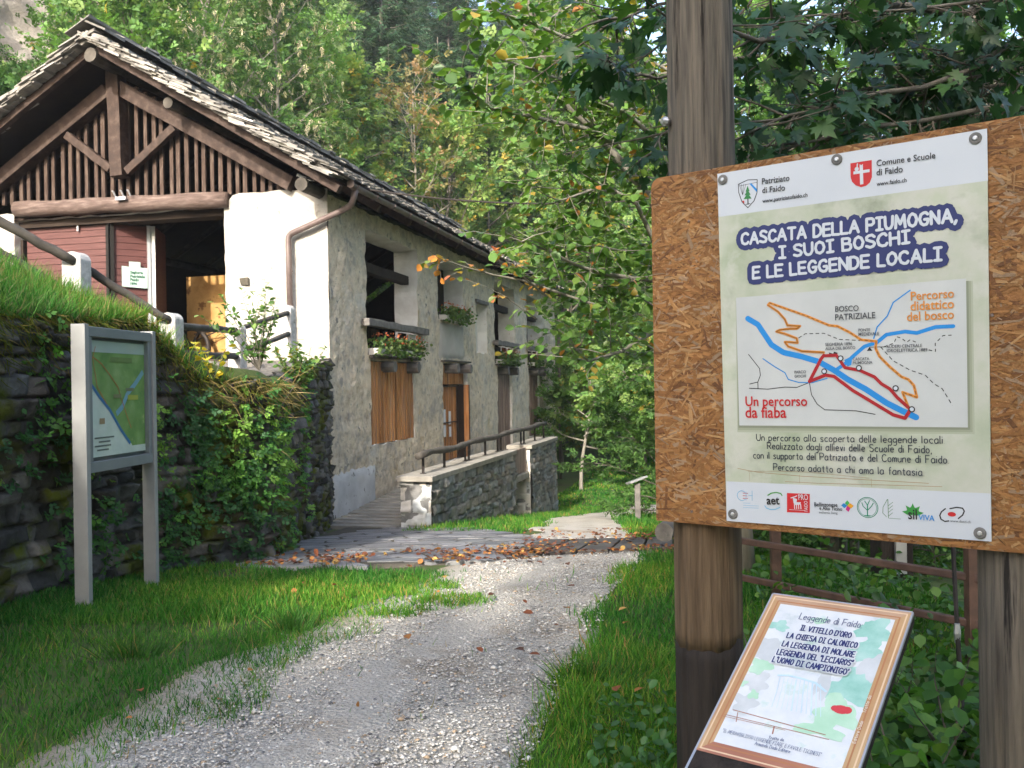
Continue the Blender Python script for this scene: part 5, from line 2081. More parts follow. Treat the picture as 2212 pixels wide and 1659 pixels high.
def strip_t(x, y):
    # verge along the foot of the terrace and far lawn left of the path
    l, r = path_edges(y)
    v = (x + 3.28) * .972 - (y - 16.7) * .235
    nz_ = fbm(np.stack([x, y, 0 * x], 1) * 1.3, 3, 25)
    return (v > 1.95) & (x < l + .15 + .35 * nz_) & (y > 14.2 + .4 * nz_)


add_grass(30000, -2, 3, 14, 28, (.06, .14), .015, strip_t)


def far_t(x, y):
    l, r = path_edges(y)
    v = (x + 3.28) * .972 - (y - 16.7) * .235
    return (v > 1.0) & ~((x > l) & (x < r) & (y < 33))


add_grass(26000, .5, 9.5, 27, 40, (.05, .10), .035, far_t)
add_grass(16000, 1, 12, 38, 54, (.07, .15), .06, far_t)
add_grass(9000, 1.5, 8, 16, 28, (.07, .16), .018, lambda x, y: x > path_edges(y)[1] - .05)
x, y = np.concatenate(GXs), np.concatenate(GYs)
z = gz(x, y) + .02 * fbm(np.stack([x, y, 0 * x], 1) * .9, 3, 2) - .006
go = grass('grass', x, y, z, np.concatenate(GHs), np.concatenate(GWs), [(GA, 4), (GB, 4), (GC, 2.2), (GD, .7), ((.02, .09, .02), 1)])
tag(go, kind='stuff')
# long grass on the bank above the wall
n = 26000
s = rng.random(n) * .50
ex = rng.random(n) ** 1.6 * 2.4
wx = np.array([wall_xy(q) for q in s])
x, y = wx[:, 0] + .05 - ex, wx[:, 1] + rng.normal(0, .05, n)
z = np.where(ex < .12, [wall_top(q) - .04 for q in s], bz(x, y))
k = (y < 10.6) & ((y < 9.3) | (rng.random(n) < .3))
tag(grass('bank_grass', x[k], y[k], z[k], rng.uniform(.08, .24, k.sum()), np.full(k.sum(), .008), [(GA, 1), (GB, 3), (GC, 4), (GD, 1.6)], .45), kind='stuff')
# hanging moss and dry grass at the wall top, creeping greenery on the face
def wall_pt(s, f, off):
    x, y = wall_xy(s)
    x2, y2 = wall_xy(min(1, s + .004))
    t = Vector((x2 - x, y2 - y, 0)).normalized()
    zb, zt = gzf(x, y), wall_top(s)
    return Vector((x, y, zb + (zt - zb) * f)) + Vector((t.y, -t.x, 0)) * off, Vector((t.y, -t.x, 0))


P, D, T, S = [], [], [], []
r_ = random.Random(8)
for k in range(2900):
    s = r_.uniform(.10, .56)
    p, nrm = wall_pt(s, 1.0 - abs(r_.gauss(0, .09)), r_.uniform(.02, .10))
    P.append(p)
    D.append(nrm * r_.uniform(.15, .8) + Vector((r_.gauss(0, .3), r_.gauss(0, .3), -r_.uniform(.2, 1.0))))
    T.append(r_.choice([(.085, .10, .014), (.11, .12, .018), (.055, .085, .015), (.20, .155, .055)]))
    S.append(r_.uniform(.05, .17))
for k in range(150):
    s = r_.uniform(.47, .60)
    p, nrm = wall_pt(s, 1.0 - abs(r_.gauss(0, .12)), r_.uniform(.03, .12))
    P.append(p)
    D.append(nrm * r_.uniform(.4, 1.2) + Vector((r_.gauss(0, .4), r_.gauss(0, .4), r_.uniform(-.9, .35))))
    T.append(r_.choice([(.26, .20, .09), (.18, .17, .05), (.34, .25, .12)]))
    S.append(r_.uniform(.15, .42))
n = len(P)
tag(leaves('hanging_moss', np.array([tuple(v) for v in P]), unit(np.array([tuple(v) for v in D])), unit(rng.normal(0, 1, (n, 3))), np.array(S), np.array(T) * rng.uniform(.6, 1.3, (n, 1)), BLADE, M['grass'], wide=np.full(n, .009)), kind='stuff')
SC = [wl for wl in WS]
P, D, N_, T, S = [], [], [], [], []
blobs = []
for k in range(28):
    s = r_.uniform(.42, .575) if k < 15 else (r_.uniform(.58, .76) if k < 21 else r_.uniform(.12, .38))
    f = r_.uniform(.05, .93)
    blobs.append((s, f, r_.uniform(.008, .020), r_.uniform(.06, .17), r_.random()))
for (s, f, ds, df, hue) in blobs:
    for k in range(int(85 * (.7 if s < .38 or s > .58 else 1))):
        ss, ff = min(.985, max(.02, s + r_.gauss(0, ds))), min(1.02, max(.0, f + r_.gauss(0, df)))
        p, nrm = wall_pt(ss, ff, r_.uniform(.03, .16 if s < .58 else .09))
        P.append(p)
        D.append(nrm * r_.uniform(.1, .9) + Vector((r_.gauss(0, .5), r_.gauss(0, .5), r_.uniform(-1.0, .25))))
        N_.append(nrm + Vector((r_.gauss(0, .5), r_.gauss(0, .5), r_.uniform(0, 1.2))))
        c = [(.060, .17, .042), (.10, .25, .05), (.18, .33, .06), (.045, .125, .048)]
        T.append(c[int(hue * 3.99)] if r_.random() < .88 else r_.choice(c))
        S.append(r_.uniform(.06, .15))
n = len(P)
tag(leaves('creeping_greenery', np.array([tuple(v) for v in P]), unit(np.array([tuple(v) for v in D])), unit(np.array([tuple(v) for v in N_])), np.array(S), np.array(T) * rng.uniform(.65, 1.3, (n, 1)), SPRIG, M['leaf'], ), kind='stuff')


# single plants on and by the wall
def herb(name, label, base, h, spread, n, pal, tmpl, size, seed, mat_='leaf', stems=8, up=.5):
    t = thing(name, label, 'plant', base)
    q = random.Random(seed)
    b = MB()
    P, D = [], []
    for k in range(stems):
        d = Vector((q.gauss(0, spread), q.gauss(0, spread), 1)).normalized()
        pts, rs = limb(q, Vector(base), d, h * q.uniform(.6, 1.1), .008, 5, 0, .2)
        b.tube(pts, rs, 4, cap=False)
        for i in range(n // stems):
            w = q.uniform(.8, 5) * .999
            kk = min(4, int(w))
            P.append(pts[kk].lerp(pts[kk + 1], w - kk))
            D.append(Vector((q.gauss(0, 1), q.gauss(0, 1), q.gauss(up - .4, .5))))
    b.build('stems', M['bark'], t)
    m = len(P)
    leaves('leaves', np.array([tuple(v) for v in P]), unit(np.array([tuple(v) for v in D])), unit(rng.normal(0, .5, (m, 3)) + np.array([0, 0, 1])), rng.uniform(size[0], size[1], m), pick(m, pal), tmpl, M[mat_], t)
    return t


herb('wall_weed', 'tall straggling green weed growing over the wall top by the third granite post', W(560, 800, 10.6), 1.0, .35, 420, [(G1, 3), (G2, 2), (G3, 2)], OVAL, (.05, .10), 4, stems=16)
herb('wall_weed', 'leafy yellowish weed at the wall top close to the gable corner', W(645, 835, 11.6), .62, .6, 420, [(G3, 3), (G1, 2), (YL, .4)], OVAL, (.06, .11), 5, stems=14)
herb('yellow_sapling', 'leaning sapling with bright yellow leaves on the wall top', W(455, 835, 9.55), .55, .5, 60, [((.55, .42, .03), 3), ((.45, .40, .05), 1)], OVAL_W, (.05, .09), 6, stems=5)
herb('grass_tuft', 'dry arching grass tuft hanging from the wall top', W(600, 890, 10.3), .5, 1.1, 10, [(GD, 1)], OVAL, (.03, .05), 7, stems=5)
for i, (px, py, Y, lab) in enumerate(((240, 1420, 5.55, 'dark tuft of coarse grass left of the gravel, near the viewer'), (1225, 1480, 4.95, 'grass tuft at the right gravel edge'), (585, 1362, 6.1, 'grass tuft in the middle of the left verge'))):
    q = W(px + 50, py, Y)
    m = 190
    t = thing('grass_tuft', lab, 'plant', (q.x, q.y, 0))
    a, rr = rng.uniform(0, 6.28, m), np.abs(rng.normal(0, .12, m))
    x, y = q.x + rr * np.cos(a), q.y + rr * np.sin(a) * .7
    D = unit(np.stack([np.cos(a) * rr * 5 + rng.normal(0, .2, m), np.sin(a) * rr * 5 + rng.normal(0, .2, m), np.ones(m)], 1))
    leaves('blades', np.stack([x, y, gz(x, y)], 1), D, unit(np.stack([-np.sin(a), np.cos(a), 0 * a], 1) + .01), rng.uniform(.05, .20, m), pick(m, [((.04, .115, .025), 3), ((.06, .15, .03), 2), (GD, .3)]), BLADE, M['grass'], t, wide=np.full(m, .007))
for i, (px, py, Y, h_, lab) in enumerate(((1960, 1560, 3.15, .42, 'leafy nettle like weed beside the right edge of the reading desk'), (2050, 1500, 3.5, .5, 'taller leafy weed in front of the right pole'), (1905, 1500, 3.9, .45, 'pale leafy weed between reading desk and rail fence'), (1640, 1380, 4.6, .35, 'small weed behind the left pole under the rails'))):
    q = W(px, py, Y)
    herb('leafy_weed', lab, (q.x, q.y, gzf(q.x, q.y)), h_ * 1.3, .5, 220, [((.07, .18, .03), 3), ((.12, .24, .045), 2), ((.045, .12, .025), 2)], OVAL_W, (.045, .10), 40 + i, stems=11)
# broad leaved ground cover at the right under the board
n = 5200
x, y = rng.uniform(1.35, 4.2, n), 2.9 + 5.6 * rng.random(n) ** 1.5
k = (x / y > .26) & (fbm(np.stack([x, y, 0 * x], 1) * 1.2, 2, 9) > -.55)
x, y = x[k], y[k]
n = len(x)
P = np.stack([x, y, gz(x, y) + .05 + .30 * rng.random(n) ** 1.5 * (.4 + .6 * smooth01(.5 + fbm(np.stack([x, y, 0 * x], 1) * 2, 2, 19)))], 1)
D = unit(rng.normal(0, 1, (n, 3)) + np.array([0, -.3, .15]))
tag(leaves('ground_cover', P, D, unit(rng.normal(0, .4, (n, 3)) + np.array([0, 0, 1])), rng.uniform(.03, .085, n), pick(n, [((.03, .085, .02), 3), ((.055, .14, .026), 3), ((.10, .19, .035), 1.4)]), OVAL_W, M['leaf_near']), kind='stuff')
n = 900
x, y = rng.uniform(.3, 1.5, n), rng.uniform(3.0, 4.6, n)
k = x > path_edges(y)[1] + .22
x, y = x[k], y[k]
n = len(x)
P = np.stack([x, y, gz(x, y) + .03 + .08 * rng.random(n)], 1)
tag(leaves('clover', P, unit(rng.normal(0, 1, (n, 3)) + np.array([0, 0, .2])), unit(rng.normal(0, .4, (n, 3)) + np.array([0, 0, 1])), rng.uniform(.03, .06, n), pick(n, [((.06, .15, .035), 3), ((.045, .12, .03), 2)]), OVAL_W, M['leaf_near']), kind='stuff')

# fallen leaves
n = 1500
x = np.concatenate([rng.uniform(-2.7, .3, 700), rng.normal(-.2, .5, 260), rng.uniform(.1, 2.3, 800), rng.uniform(1.3, 3.2, 260), rng.uniform(-2, .8, 36)])
y = np.concatenate([9.1 + np.abs(rng.normal(0, .55, 700)), rng.normal(10.0, .5, 260), 9.8 + 4.2 * rng.random(800) ** 1.6, rng.uniform(10, 14, 260), rng.uniform(4, 9, 36)])
k = (fbm(np.stack([x, y, 0 * x], 1) * 1.4, 3, 44) > -.25)
x, y = x[k], y[k]
n = len(x)
P = np.stack([x, y, gz(x, y) + .058 + .012 * rng.random(n)], 1)
D = unit(np.stack([rng.normal(0, 1, n), rng.normal(0, 1, n), rng.normal(0, .18, n)], 1))
tn = pick(n, [((.30, .13, .035), 3), ((.17, .055, .022), 5), ((.40, .25, .07), 1.6), ((.09, .04, .025), 3)])
tag(leaves('fallen_leaves', P, D, unit(rng.normal(0, .30, (n, 3)) + np.array([0, 0, 1])), rng.uniform(.03, .075, n), tn, OVAL_W, M['fallen']), kind='stuff')

# flower boxes
planter(1.85, 2.23, .62, 'left flower box of red geraniums under the first window rail', 1)
planter(2.62, 2.23, .62, 'middle flower box under the first window rail', 2)
planter(3.55, 2.23, .95, 'right flower box under the first window rail, beside the pale panel', 3)
planter(6.45, 3.22, .75, 'left flower box in the second upper window', 4)
planter(7.5, 3.22, .85, 'right flower box in the second upper window', 5)
planter(11.95, 2.23, .9, 'left flower box at the third upper window', 6)
planter(13.1, 2.23, .9, 'right flower box at the third upper window', 7)
planter(16.6, 2.23, 1.0, 'flower box at the farthest upper window', 8)
# ================================================================ LETTERING
GL = {
 'A': (7, '0,0 3.5,10 7,0;1.2,3.5 5.8,3.5'), 'B': (6, '0,0 0,10 4,10 5.2,8.8 5.2,6.8 4,5.5 0,5.5;4,5.5 6,4.3 6,1.5 4.5,0 0,0'),
 'C': (6.2, '6,8.3 4.8,9.8 3,10 1,8.5 0,5 1,1.5 3,0 5,.3 6.3,1.8'), 'D': (6.3, '0,0 0,10 3.2,10 5.6,8 6.3,5 5.6,2 3.2,0 0,0'),
 'E': (5.5, '5.5,10 0,10 0,0 5.5,0;0,5.2 4.8,5.2'), 'F': (5.5, '5.5,10 0,10 0,0;0,5.2 4.8,5.2'),
 'G': (6.4, '6,8.3 4.8,9.8 3,10 1,8.5 0,5 1,1.5 3,0 5.2,.5 6.2,2 6.2,4.5 3.8,4.5'), 'H': (6, '0,0 0,10;6,0 6,10;0,5 6,5'),
 'I': (4.5, '0,10 4.5,10;2.25,10 2.25,0;0,0 4.5,0'), 'L': (5, '0,10 0,0 5,0'), 'M': (7.6, '0,0 .8,10 3.8,3 6.8,10 7.6,0'),
 'N': (6, '0,0 0,10 6,0 6,10'), 'O': (6.4, '3.2,10 1,8.6 0,5 1,1.4 3.2,0 5.4,1.4 6.4,5 5.4,8.6 3.2,10'), 'P': (5.6, '0,0 0,10 4,10 5.6,8.8 5.6,6.2 4,4.8 0,4.8'),
 'R': (6, '0,0 0,10 4,10 5.6,8.8 5.6,6.2 4,4.8 0,4.8;2.5,4.8 6,0'), 'S': (5.8, '5.6,8.6 4.2,10 1.8,10 .3,8.6 .5,6.6 2.5,5.4 4.6,4.4 5.8,2.6 4.8,.6 2.6,0 0,1.2'),
 'T': (6.4, '0,10 6.4,10;3.2,10 3.2,0'), 'U': (6, '0,10 .2,3 1.5,.4 3,0 4.6,.4 5.9,3 6,10'), 'V': (6.4, '0,10 3.2,0 6.4,10'),
 'a': (4.8, '4.4,5 3.4,6 1.6,6 0,4 0,1.6 1.4,0 3.2,.4 4.4,2;4.4,6 4.4,1 5,0'), 'b': (4.4, '0,10 0,0;0,4.5 1.6,6 3.6,5.4 4.4,3 3.6,.6 1.6,0 0,1.2'),
 'c': (4.2, '4.2,5 2.8,6 1,5.4 0,3 1,.6 2.8,0 4.2,1'), 'd': (4.4, '4.4,10 4.4,0;4.4,4.8 3,6 1,5.4 0,3 1,.6 2.8,0 4.4,1.4'),
 'e': (4.4, '0,3.2 4.4,3.4 3.8,5.4 2.2,6 .6,5 0,3 .8,.7 2.4,0 4.2,.9'), 'f': (3.4, '3.6,9.4 2.6,10 1.4,9 1.4,0;0,6 3.2,6'),
 'g': (4.4, '4.4,5 3,6 1,5.4 0,3.4 1,1 2.8,.8 4.4,2.2;4.4,6 4.4,-2.2 3,-3.6 .6,-3.2'), 'h': (4.2, '0,10 0,0;0,4 1.6,5.8 3.2,5.8 4.2,4.4 4.2,0'),
 'i': (.5, '0,6 0,0;0,8.2 .1,8.8'), 'l': (.6, '0,10 0,.6 .5,0'), 'm': (5.6, '0,6 0,0;0,4.2 1.4,6 2.6,5.4 2.8,0;2.8,4.2 4.2,6 5.4,5.4 5.6,0'),
 'n': (4.2, '0,6 0,0;0,4.2 1.6,6 3.4,5.6 4.2,4 4.2,0'), 'o': (4.4, '2.2,6 .6,5.2 0,3 .6,.8 2.2,0 3.8,.8 4.4,3 3.8,5.2 2.2,6'),
 'p': (4.4, '0,6 0,-4;0,4.5 1.6,6 3.6,5.4 4.4,3 3.6,.6 1.6,0 0,1.2'), 'r': (3, '0,6 0,0;0,4 1.2,5.8 3,5.8'),
 's': (3.8, '3.8,5.2 2.2,6 .4,5.2 .8,3.6 3,2.6 3.8,1.2 2.2,0 0,.8'), 't': (3.4, '1.6,9 1.6,.8 2.4,0 3.4,.4;0,6 3.4,6'),
 'u': (4.2, '0,6 0,1.6 1.2,0 2.8,.2 4.2,2;4.2,6 4.2,0'), 'v': (4, '0,6 2,0 4,6'), 'z': (4.2, '0,6 4,6 0,0 4.2,0'), '4': (5, '3.6,0 3.6,10 0,3.4 5,3.4'),
 '.': (.4, '0,0 .2,.2'), ',': (.8, '.8,.8 0,-1.8'), "'": (.5, '.5,10.5 .2,8'), '"': (1.6, '.2,10.5 0,8;1.6,10.5 1.4,8'), ':': (.4, '0,0 .1,.3;0,5 .1,5.3'),
}


def glyphs(text, gap=2.2, space=4.6):
    x, out = 0.0, []
    for ch in text:
        if ch == ' ':
            x += space
            continue
        w, s = GL[ch]
        for ln in s.split(';'):
            out.append([(float(p.split(',')[0]) + x, float(p.split(',')[1])) for p in ln.split()])
        x += w + gap
    return out, x - gap


class Flat:
    """collects flat pieces printed on a plane, each a hair above the last"""
    def __init__(s, pl, off):
        s.pl, s.off, s.mb, s.k = pl, off, MB(), 0

    def poly(s, pts):
        s.k += 1
        o = s.off + s.k * 3e-6
        pts = [Vector(p) for p in pts]
        ar = sum(p.x * q.y - q.x * p.y for p, q in zip(pts, pts[1:] + pts[:1]))
        if ar < 0:
            pts.reverse()
        s.mb.add([s.pl.p(p, o) for p in pts], [tuple(range(len(pts)))])
        return s

    def disc(s, c, r, n=14, ry=None):
        ry = ry or r
        return s.poly([(c[0] + r * math.cos(2 * math.pi * i / n), c[1] + ry * math.sin(2 * math.pi * i / n)) for i in range(n)])

    def ring(s, c, r, w, n=24, a0=0, a1=2 * math.pi, ry=None):
        ry = ry or r
        pts = [(c[0] + r * math.cos(a0 + (a1 - a0) * i / n), c[1] + ry * math.sin(a0 + (a1 - a0) * i / n)) for i in range(n + 1)]
        return s.stroke(pts, w, False)

    def stroke(s, pts, w, caps=True, n=10):
        pts = [Vector(p) for p in pts]
        for p, q in zip(pts, pts[1:]):
            d = (q - p)
            if d.length < 1e-7:
                continue
            d.normalize()
            v = Vector((-d.y, d.x)) * w / 2
            s.poly([p - v, q - v, q + v, p + v])
        if caps:
            for p in pts:
                s.disc(p, w / 2, n)
        else:
            for p in pts[1:-1]:
                s.disc(p, w / 2, 8)
        return s

    def dash(s, pts, w, on, gap):
        pts = [Vector(p) for p in pts]
        pos, draw = 0.0, True
        left = on
        for p, q in zip(pts, pts[1:]):
            L_ = (q - p).length
            t = 0.0
            while t < L_:
                st = min(left, L_ - t)
                if draw:
                    s.stroke([p.lerp(q, t / L_), p.lerp(q, (t + st) / L_)], w, False)
                t += st
                left -= st
                if left <= 1e-9:
                    draw = not draw
                    left = on if draw else gap
        return s

    def hand(s, text, p0, p1, cap, w, jit=0.0, gap=2.2, caps=True):
        gl_, tw_ = glyphs(text, gap)
        p0, p1 = Vector(p0), Vector(p1)
        d = p1 - p0
        L_ = d.length
        d.normalize()
        up = Vector((-d.y, d.x))
        for ln in gl_:
            s.stroke([p0 + d * (x / tw_ * L_ + rnd.uniform(-jit, jit)) + up * (y / 10 * cap + rnd.uniform(-jit, jit)) for x, y in ln], w, caps, 8)
        return s

    def build(s, name, m, parent, label=None):
        o = s.mb.build(name, m, parent)
        if label:
            o['label'] = label
        return o


FONT = {}


def typed(pl, off, text, p0, p1, name, m, parent, ratio=1.12, bold=0.0):
    """sans lettering fitted between two baseline points"""
    cu = bpy.data.curves.new('lettering', 'FONT')
    cu.body = text
    cu.size = 1
    cu.offset = bold
    cu.resolution_u = 3
    ob = bpy.data.objects.new('lettering', cu)
    COL.objects.link(ob)
    dg = bpy.context.evaluated_depsgraph_get()
    me = bpy.data.meshes.new_from_object(ob.evaluated_get(dg))
    bpy.data.objects.remove(ob)
    n = len(me.vertices)
    co = np.zeros(n * 3)
    me.vertices.foreach_get('co', co)
    co = co.reshape(-1, 3)
    fs = [tuple(p.vertices) for p in me.polygons]
    p0, p1 = Vector(p0), Vector(p1)
    d = p1 - p0
    L_ = d.length
    d.normalize()
    up = Vector((-d.y, d.x))
    x0, x1 = co[:, 0].min(), co[:, 0].max()
    k = L_ / (x1 - x0)
    b = MB()
    vs = [pl.p(p0 + d * ((x - x0) * k) + up * (y * k * ratio), off) for x, y, z in co]
    b.add(vs, fs)
    o = b.build(name, m, parent)
    nr = o.data.polygons[0].normal if len(o.data.polygons) else Vector((0, 0, 1))
    bpy.data.meshes.remove(me)
    return o


# ================================================================ NOTICE BOARD
E = Vector((.782, -.6235, 0)).normalized()
OB = Vector((.724, 3.19, 0))
nbd = thing('notice_board', 'large wood chip notice board on two round poles with a trail poster', 'notice board', OB, math.atan2(E.y, E.x))
BP = Plane(OB, E, (0, 0, 1))
if BP.N.y > 0:
    raise SystemExit('plane faces away')
NB = BP.N          # towards the viewer
# panel with a rounded top left corner
S0, S1, ZB, ZT = -.270, 1.16, 1.096, 2.336
rc = .035
outl = [(S0, ZB), (S1, ZB), (S1, ZT)] + [(S0 + rc - rc * math.sin(t), ZT - rc + rc * math.cos(t)) for t in np.linspace(0, math.pi / 2, 6)]
b = MB()
n = len(outl)
b.add([BP.p(q, -.006) for q in outl] + [BP.p(q, -.028) for q in outl], [tuple(range(n)), tuple(reversed(range(n, 2 * n)))] + [(i, i + n, (i + 1) % n + n, (i + 1) % n) for i in range(n)])
pan = b.build('chip_panel', M['osb_base'], nbd)
# strands pressed into the face: one thin layer of flakes, part of the panel's face
V, FQ, TN = [], [], []
flr = random.Random(3)
for k in range(11000):
    s, z = flr.uniform(S0, S1), flr.uniform(ZB, ZT)
    if .05 < s < .80 and 1.16 < z < 2.27:
        continue
    a = flr.gauss(0, .45) if flr.random() < .65 else flr.uniform(0, math.pi)
    L_ = flr.uniform(.010, .048)
    w = flr.uniform(.0015, .0075)
    d, up = (math.cos(a), math.sin(a)), (-math.sin(a), math.cos(a))
    off = -.0055 + k * 2.5e-7
    q = [(-1, -1), (1, -1), (1, 1), (-1, 1)]
    o = len(V)
    ok = True
    vv = []
    for (i, j) in q:
        u = L_ * i * flr.uniform(.75, 1.1)
        h = w * j * flr.uniform(.4, 1.15)
        x_, z_ = s + d[0] * u + up[0] * h, z + d[1] * u + up[1] * h
        vv.append((min(max(x_, S0 + .001), S1), min(max(z_, ZB + .001), ZT - .001)))
    if any(x_ < S0 + rc and z_ > ZT - rc for x_, z_ in vv):
        continue
    V += [tuple(BP.p(p, off + (.0010 * flr.random() if i < 2 else 0) * .3)) for i, p in enumerate(vv)]
    FQ.append((o, o + 1, o + 2, o + 3))
    c = flr.choice([(.28, .128, .040), (.35, .175, .060), (.24, .104, .030), (.41, .235, .10), (.16, .068, .024), (.32, .21, .125), (.33, .155, .050), (.25, .112, .036)])
    g = flr.uniform(.8, 1.12)
    TN += [tuple(q_ * g for q_ in c)] * 4
npmesh('chip_strands', V, FQ, M['osb'], pan, tones=np.array(TN))
for s, top, z_tar in ((-.14, 4.4, .665), (.885, 2.30, .30)):
    c = OB + E * s - NB * .150
    for (z0, z1, m) in ((z_tar, 1.10, 'pole_low' if s < 0 else 'pole'), (1.10, top, 'pole'), (-.3, z_tar, 'tar')):
        b = MB()
        k = 14
        nn = 84
        vs, fs = [], []
        for i in range(k + 1):
            z = z0 + (z1 - z0) * i / k
            for j in range(nn):
                w = 2 * math.pi * j / nn
                r = .120 - .0022 * (z - 1) + .0025 * noi(math.cos(w) * 2.5, math.sin(w) * 2.5, z * .4, 1) + (.004 * noi(math.cos(w) * 9, math.sin(w) * 9, z * .25, 1))
                for (wc, dp) in ((3.75, .016), (4.22, .010), (4.62, .007), (5.02, .012), (3.2, .010)):
                    dw = (w - wc - .05 * math.sin(z * 1.3 + wc) + math.pi) % (2 * math.pi) - math.pi
                    if abs(dw) < .07:
                        r -= dp * (1 - abs(dw) / .07) * (.55 + .45 * math.sin(z * 2.1 + wc * 7))
                zz = z + ((.030 * math.sin(w + .6) + .022 * noi(math.cos(w) * 2, math.sin(w) * 2, 5, 1.5) + .012 * noi(w * 3, 1, 5)) if abs(z - z_tar) < 1e-6 else 0)
                vs.append((c.x + r * math.cos(w), c.y + r * math.sin(w), zz))
            if i:
                o = (i - 1) * nn
                for j in range(nn):
                    fs.append((o + j, o + (j + 1) % nn, o + nn + (j + 1) % nn, o + nn + j))
        fs += [tuple(reversed(range(nn))), tuple(range(k * nn, k * nn + nn))]
        b.add(vs, fs)
        if z0 == z_tar:
            nm = 'pole_foot'
        p = b.build('pole' if m == 'pole' and z1 == top else 'pole_section', M[m], nbd, smooth=True)
        if m == 'tar':
            p['label'] = 'black tarred foot of the pole'
b = MB()
q = W(1436, 262, 3.37)
b.tube([q + Vector((.02, .02, 0)), q, q + Vector((-.012, -.006, 0))], [.012, .018, .010], 10)
b.build('bolt', M['zinc'], nbd)

# poster sheet
def Z4(x, y):
    return BP.pix((2600 + x * .6763) * .54004, (500 + y * .6763) * .54004)


def Z5(x, y):
    return BP.pix((2600 + x * .6763) * .54004, (1500 + y * .6763) * .54004)


tl, tr, br_, bl = Z4(400, 290), Z4(1994, 22), Z5(2020, 985), Z5(455, 862)
ps = MB()
ps.add([BP.p(q, .0022) for q in (bl, br_, tr, tl)] + [BP.p(q, -.002) for q in (bl, br_, tr, tl)], [(0, 1, 2, 3), (0, 4, 5, 1), (1, 5, 6, 2), (2, 6, 7, 3), (3, 7, 4, 0)])
M['poster'] = mat('printed watercolour ground', [(.28, (.28, .34, .22)), (.45, (.42, .46, .36)), (.58, (.50, .51, .45)), (.75, (.38, .45, .29))], 3.2, 6, rough=.45, spec=.4,
                  blotch=[((.17, .20, .13), 2.6, .55, .75), ((.53, .54, .50), 5, .55, .7)])
M['paper_white'] = mat('poster white', [(.3, (.50, .54, .60)), (.7, (.54, .58, .64))], 2, rough=.40, spec=.4)
M['map_ground'] = mat('map panel grey', [(.3, (.46, .485, .49)), (.7, (.54, .565, .57))], 4, 6, rough=.42, spec=.4)
po = ps.build('poster', M['poster'], nbd)
po['label'] = 'printed poster with trail map, title and sponsor logos'
INK = flat('black ink', (.018, .018, .020), .45)
GREY = flat('grey ink', (.06, .065, .075), .45)
NAVY = flat('navy ink', (.020, .030, .130), .45)
WHT = flat('white ink', (.54, .585, .65), .45)
RED = flat('red ink', (.50, .018, .022), .45)
ORA = flat('orange ink', (.62, .24, .035), .45)
BLU = flat('blue ink', (.012, .23, .62), .45)
GRN = flat('green ink', (.03, .20, .06), .45)
LBL = flat('light blue ink', (.18, .42, .62), .45)


def fl(off=.0030):
    return Flat(BP, off)


def z4(*a):
    return [Z4(a[i], a[i + 1]) for i in range(0, len(a), 2)]


def z5(*a):
    return [Z5(a[i], a[i + 1]) for i in range(0, len(a), 2)]


fl(.0024).poly([tl, tr, Z4(2000, 330), Z4(408, 545)]).build('header_band', M['paper_white'], po)
fl(.0024).poly([Z5(453, 628), Z5(2015, 700), br_, bl]).build('footer_band', M['paper_white'], po)
for k_, (g_, cc) in enumerate(((40, (.37, .40, .31)), (28, (.30, .33, .245)), (14, (.22, .245, .175)))):  # stepped drop shadow of the map panel, printed in olive ink
    fl(.00230 + k_ * .00003).poly([Z4(516 - g_ * .2, 1040), Z4(1870 + g_, 922), Z5(1881 + g_, 310 + g_), Z5(530 - g_ * .3, 298 + g_)]).build('printed_drop_shadow', flat('olive ink', cc, .45), po)
fl(.0024).poly([Z4(510, 1022), Z4(1870, 908), Z5(1881, 310), Z5(530, 298)]).build('map_panel', M['map_ground'], po)
# title
TI = [('CASCATA DELLA PIUMOGNA,', (545, 708), (1812, 572)), ('I SUOI BOSCHI', (770, 788), (1536, 697)), ('E LE LEGGENDE LOCALI', (614, 908), (1726, 800))]
f = fl(.0027)
for t, a, c in TI:
    f.hand(t, Z4(*a), Z4(*c), .036, .043, caps=True)
f.build('title_outline', NAVY, po)
f = fl(.0042)
for t, a, c in TI:
    f.hand(t, Z4(*a), Z4(*c), .037, .0088, .0008)
f.build('title_lettering', WHT, po)
# map lines
f = fl(.0030)
f.stroke(z4(580, 1145, 640, 1180, 680, 1240, 720, 1300, 790, 1345, 900, 1370, 1000, 1400, 1090, 1450) + z5(1170, 25, 1280, 85, 1400, 165, 1500, 215, 1575, 250), .0185)
f.stroke(z4(1795, 1190, 1690, 1195, 1580, 1230, 1510, 1222, 1400, 1240, 1345, 1285, 1270, 1310, 1200, 1370, 1165, 1405, 1100, 1450), .0115)
f.poly(z4(1150, 1390, 1185, 1372, 1197, 1385, 1192, 1420, 1170, 1428))
f.stroke(z4(1540, 978, 1440, 1050, 1405, 1130, 1345, 1195, 1325, 1262), .0040)
f.stroke(z4(670, 1382, 740, 1430, 800, 1465, 820, 1505, 880, 1522, 960, 1524, 1050, 1498), .0034)
f.build('river_line', BLU, po)
trail = z4(1530, 1668, 1495, 1580, 1580, 1610, 1562, 1540, 1530, 1505, 1490, 1490, 1420, 1430, 1360, 1370, 1335, 1320, 1340, 1280, 1250, 1270, 1180, 1225, 1110, 1190, 1060, 1185, 930, 1130, 710, 1053, 700, 1065, 760, 1105, 800, 1150, 815, 1185, 890, 1190, 870, 1205, 830, 1205, 770, 1212, 750, 1222, 800, 1235, 870, 1262, 875, 1288, 830, 1284, 800, 1284, 820, 1310, 900, 1338, 1030, 1345)
fl(.0036).stroke(trail, .0082).build('trail_line', ORA, po)
fl(.0046).dash(trail[:16], .0022, .010, .007).stroke(trail[16:], .0018, False).build('trail_dashes', flat('brown ink', (.16, .07, .02)), po)
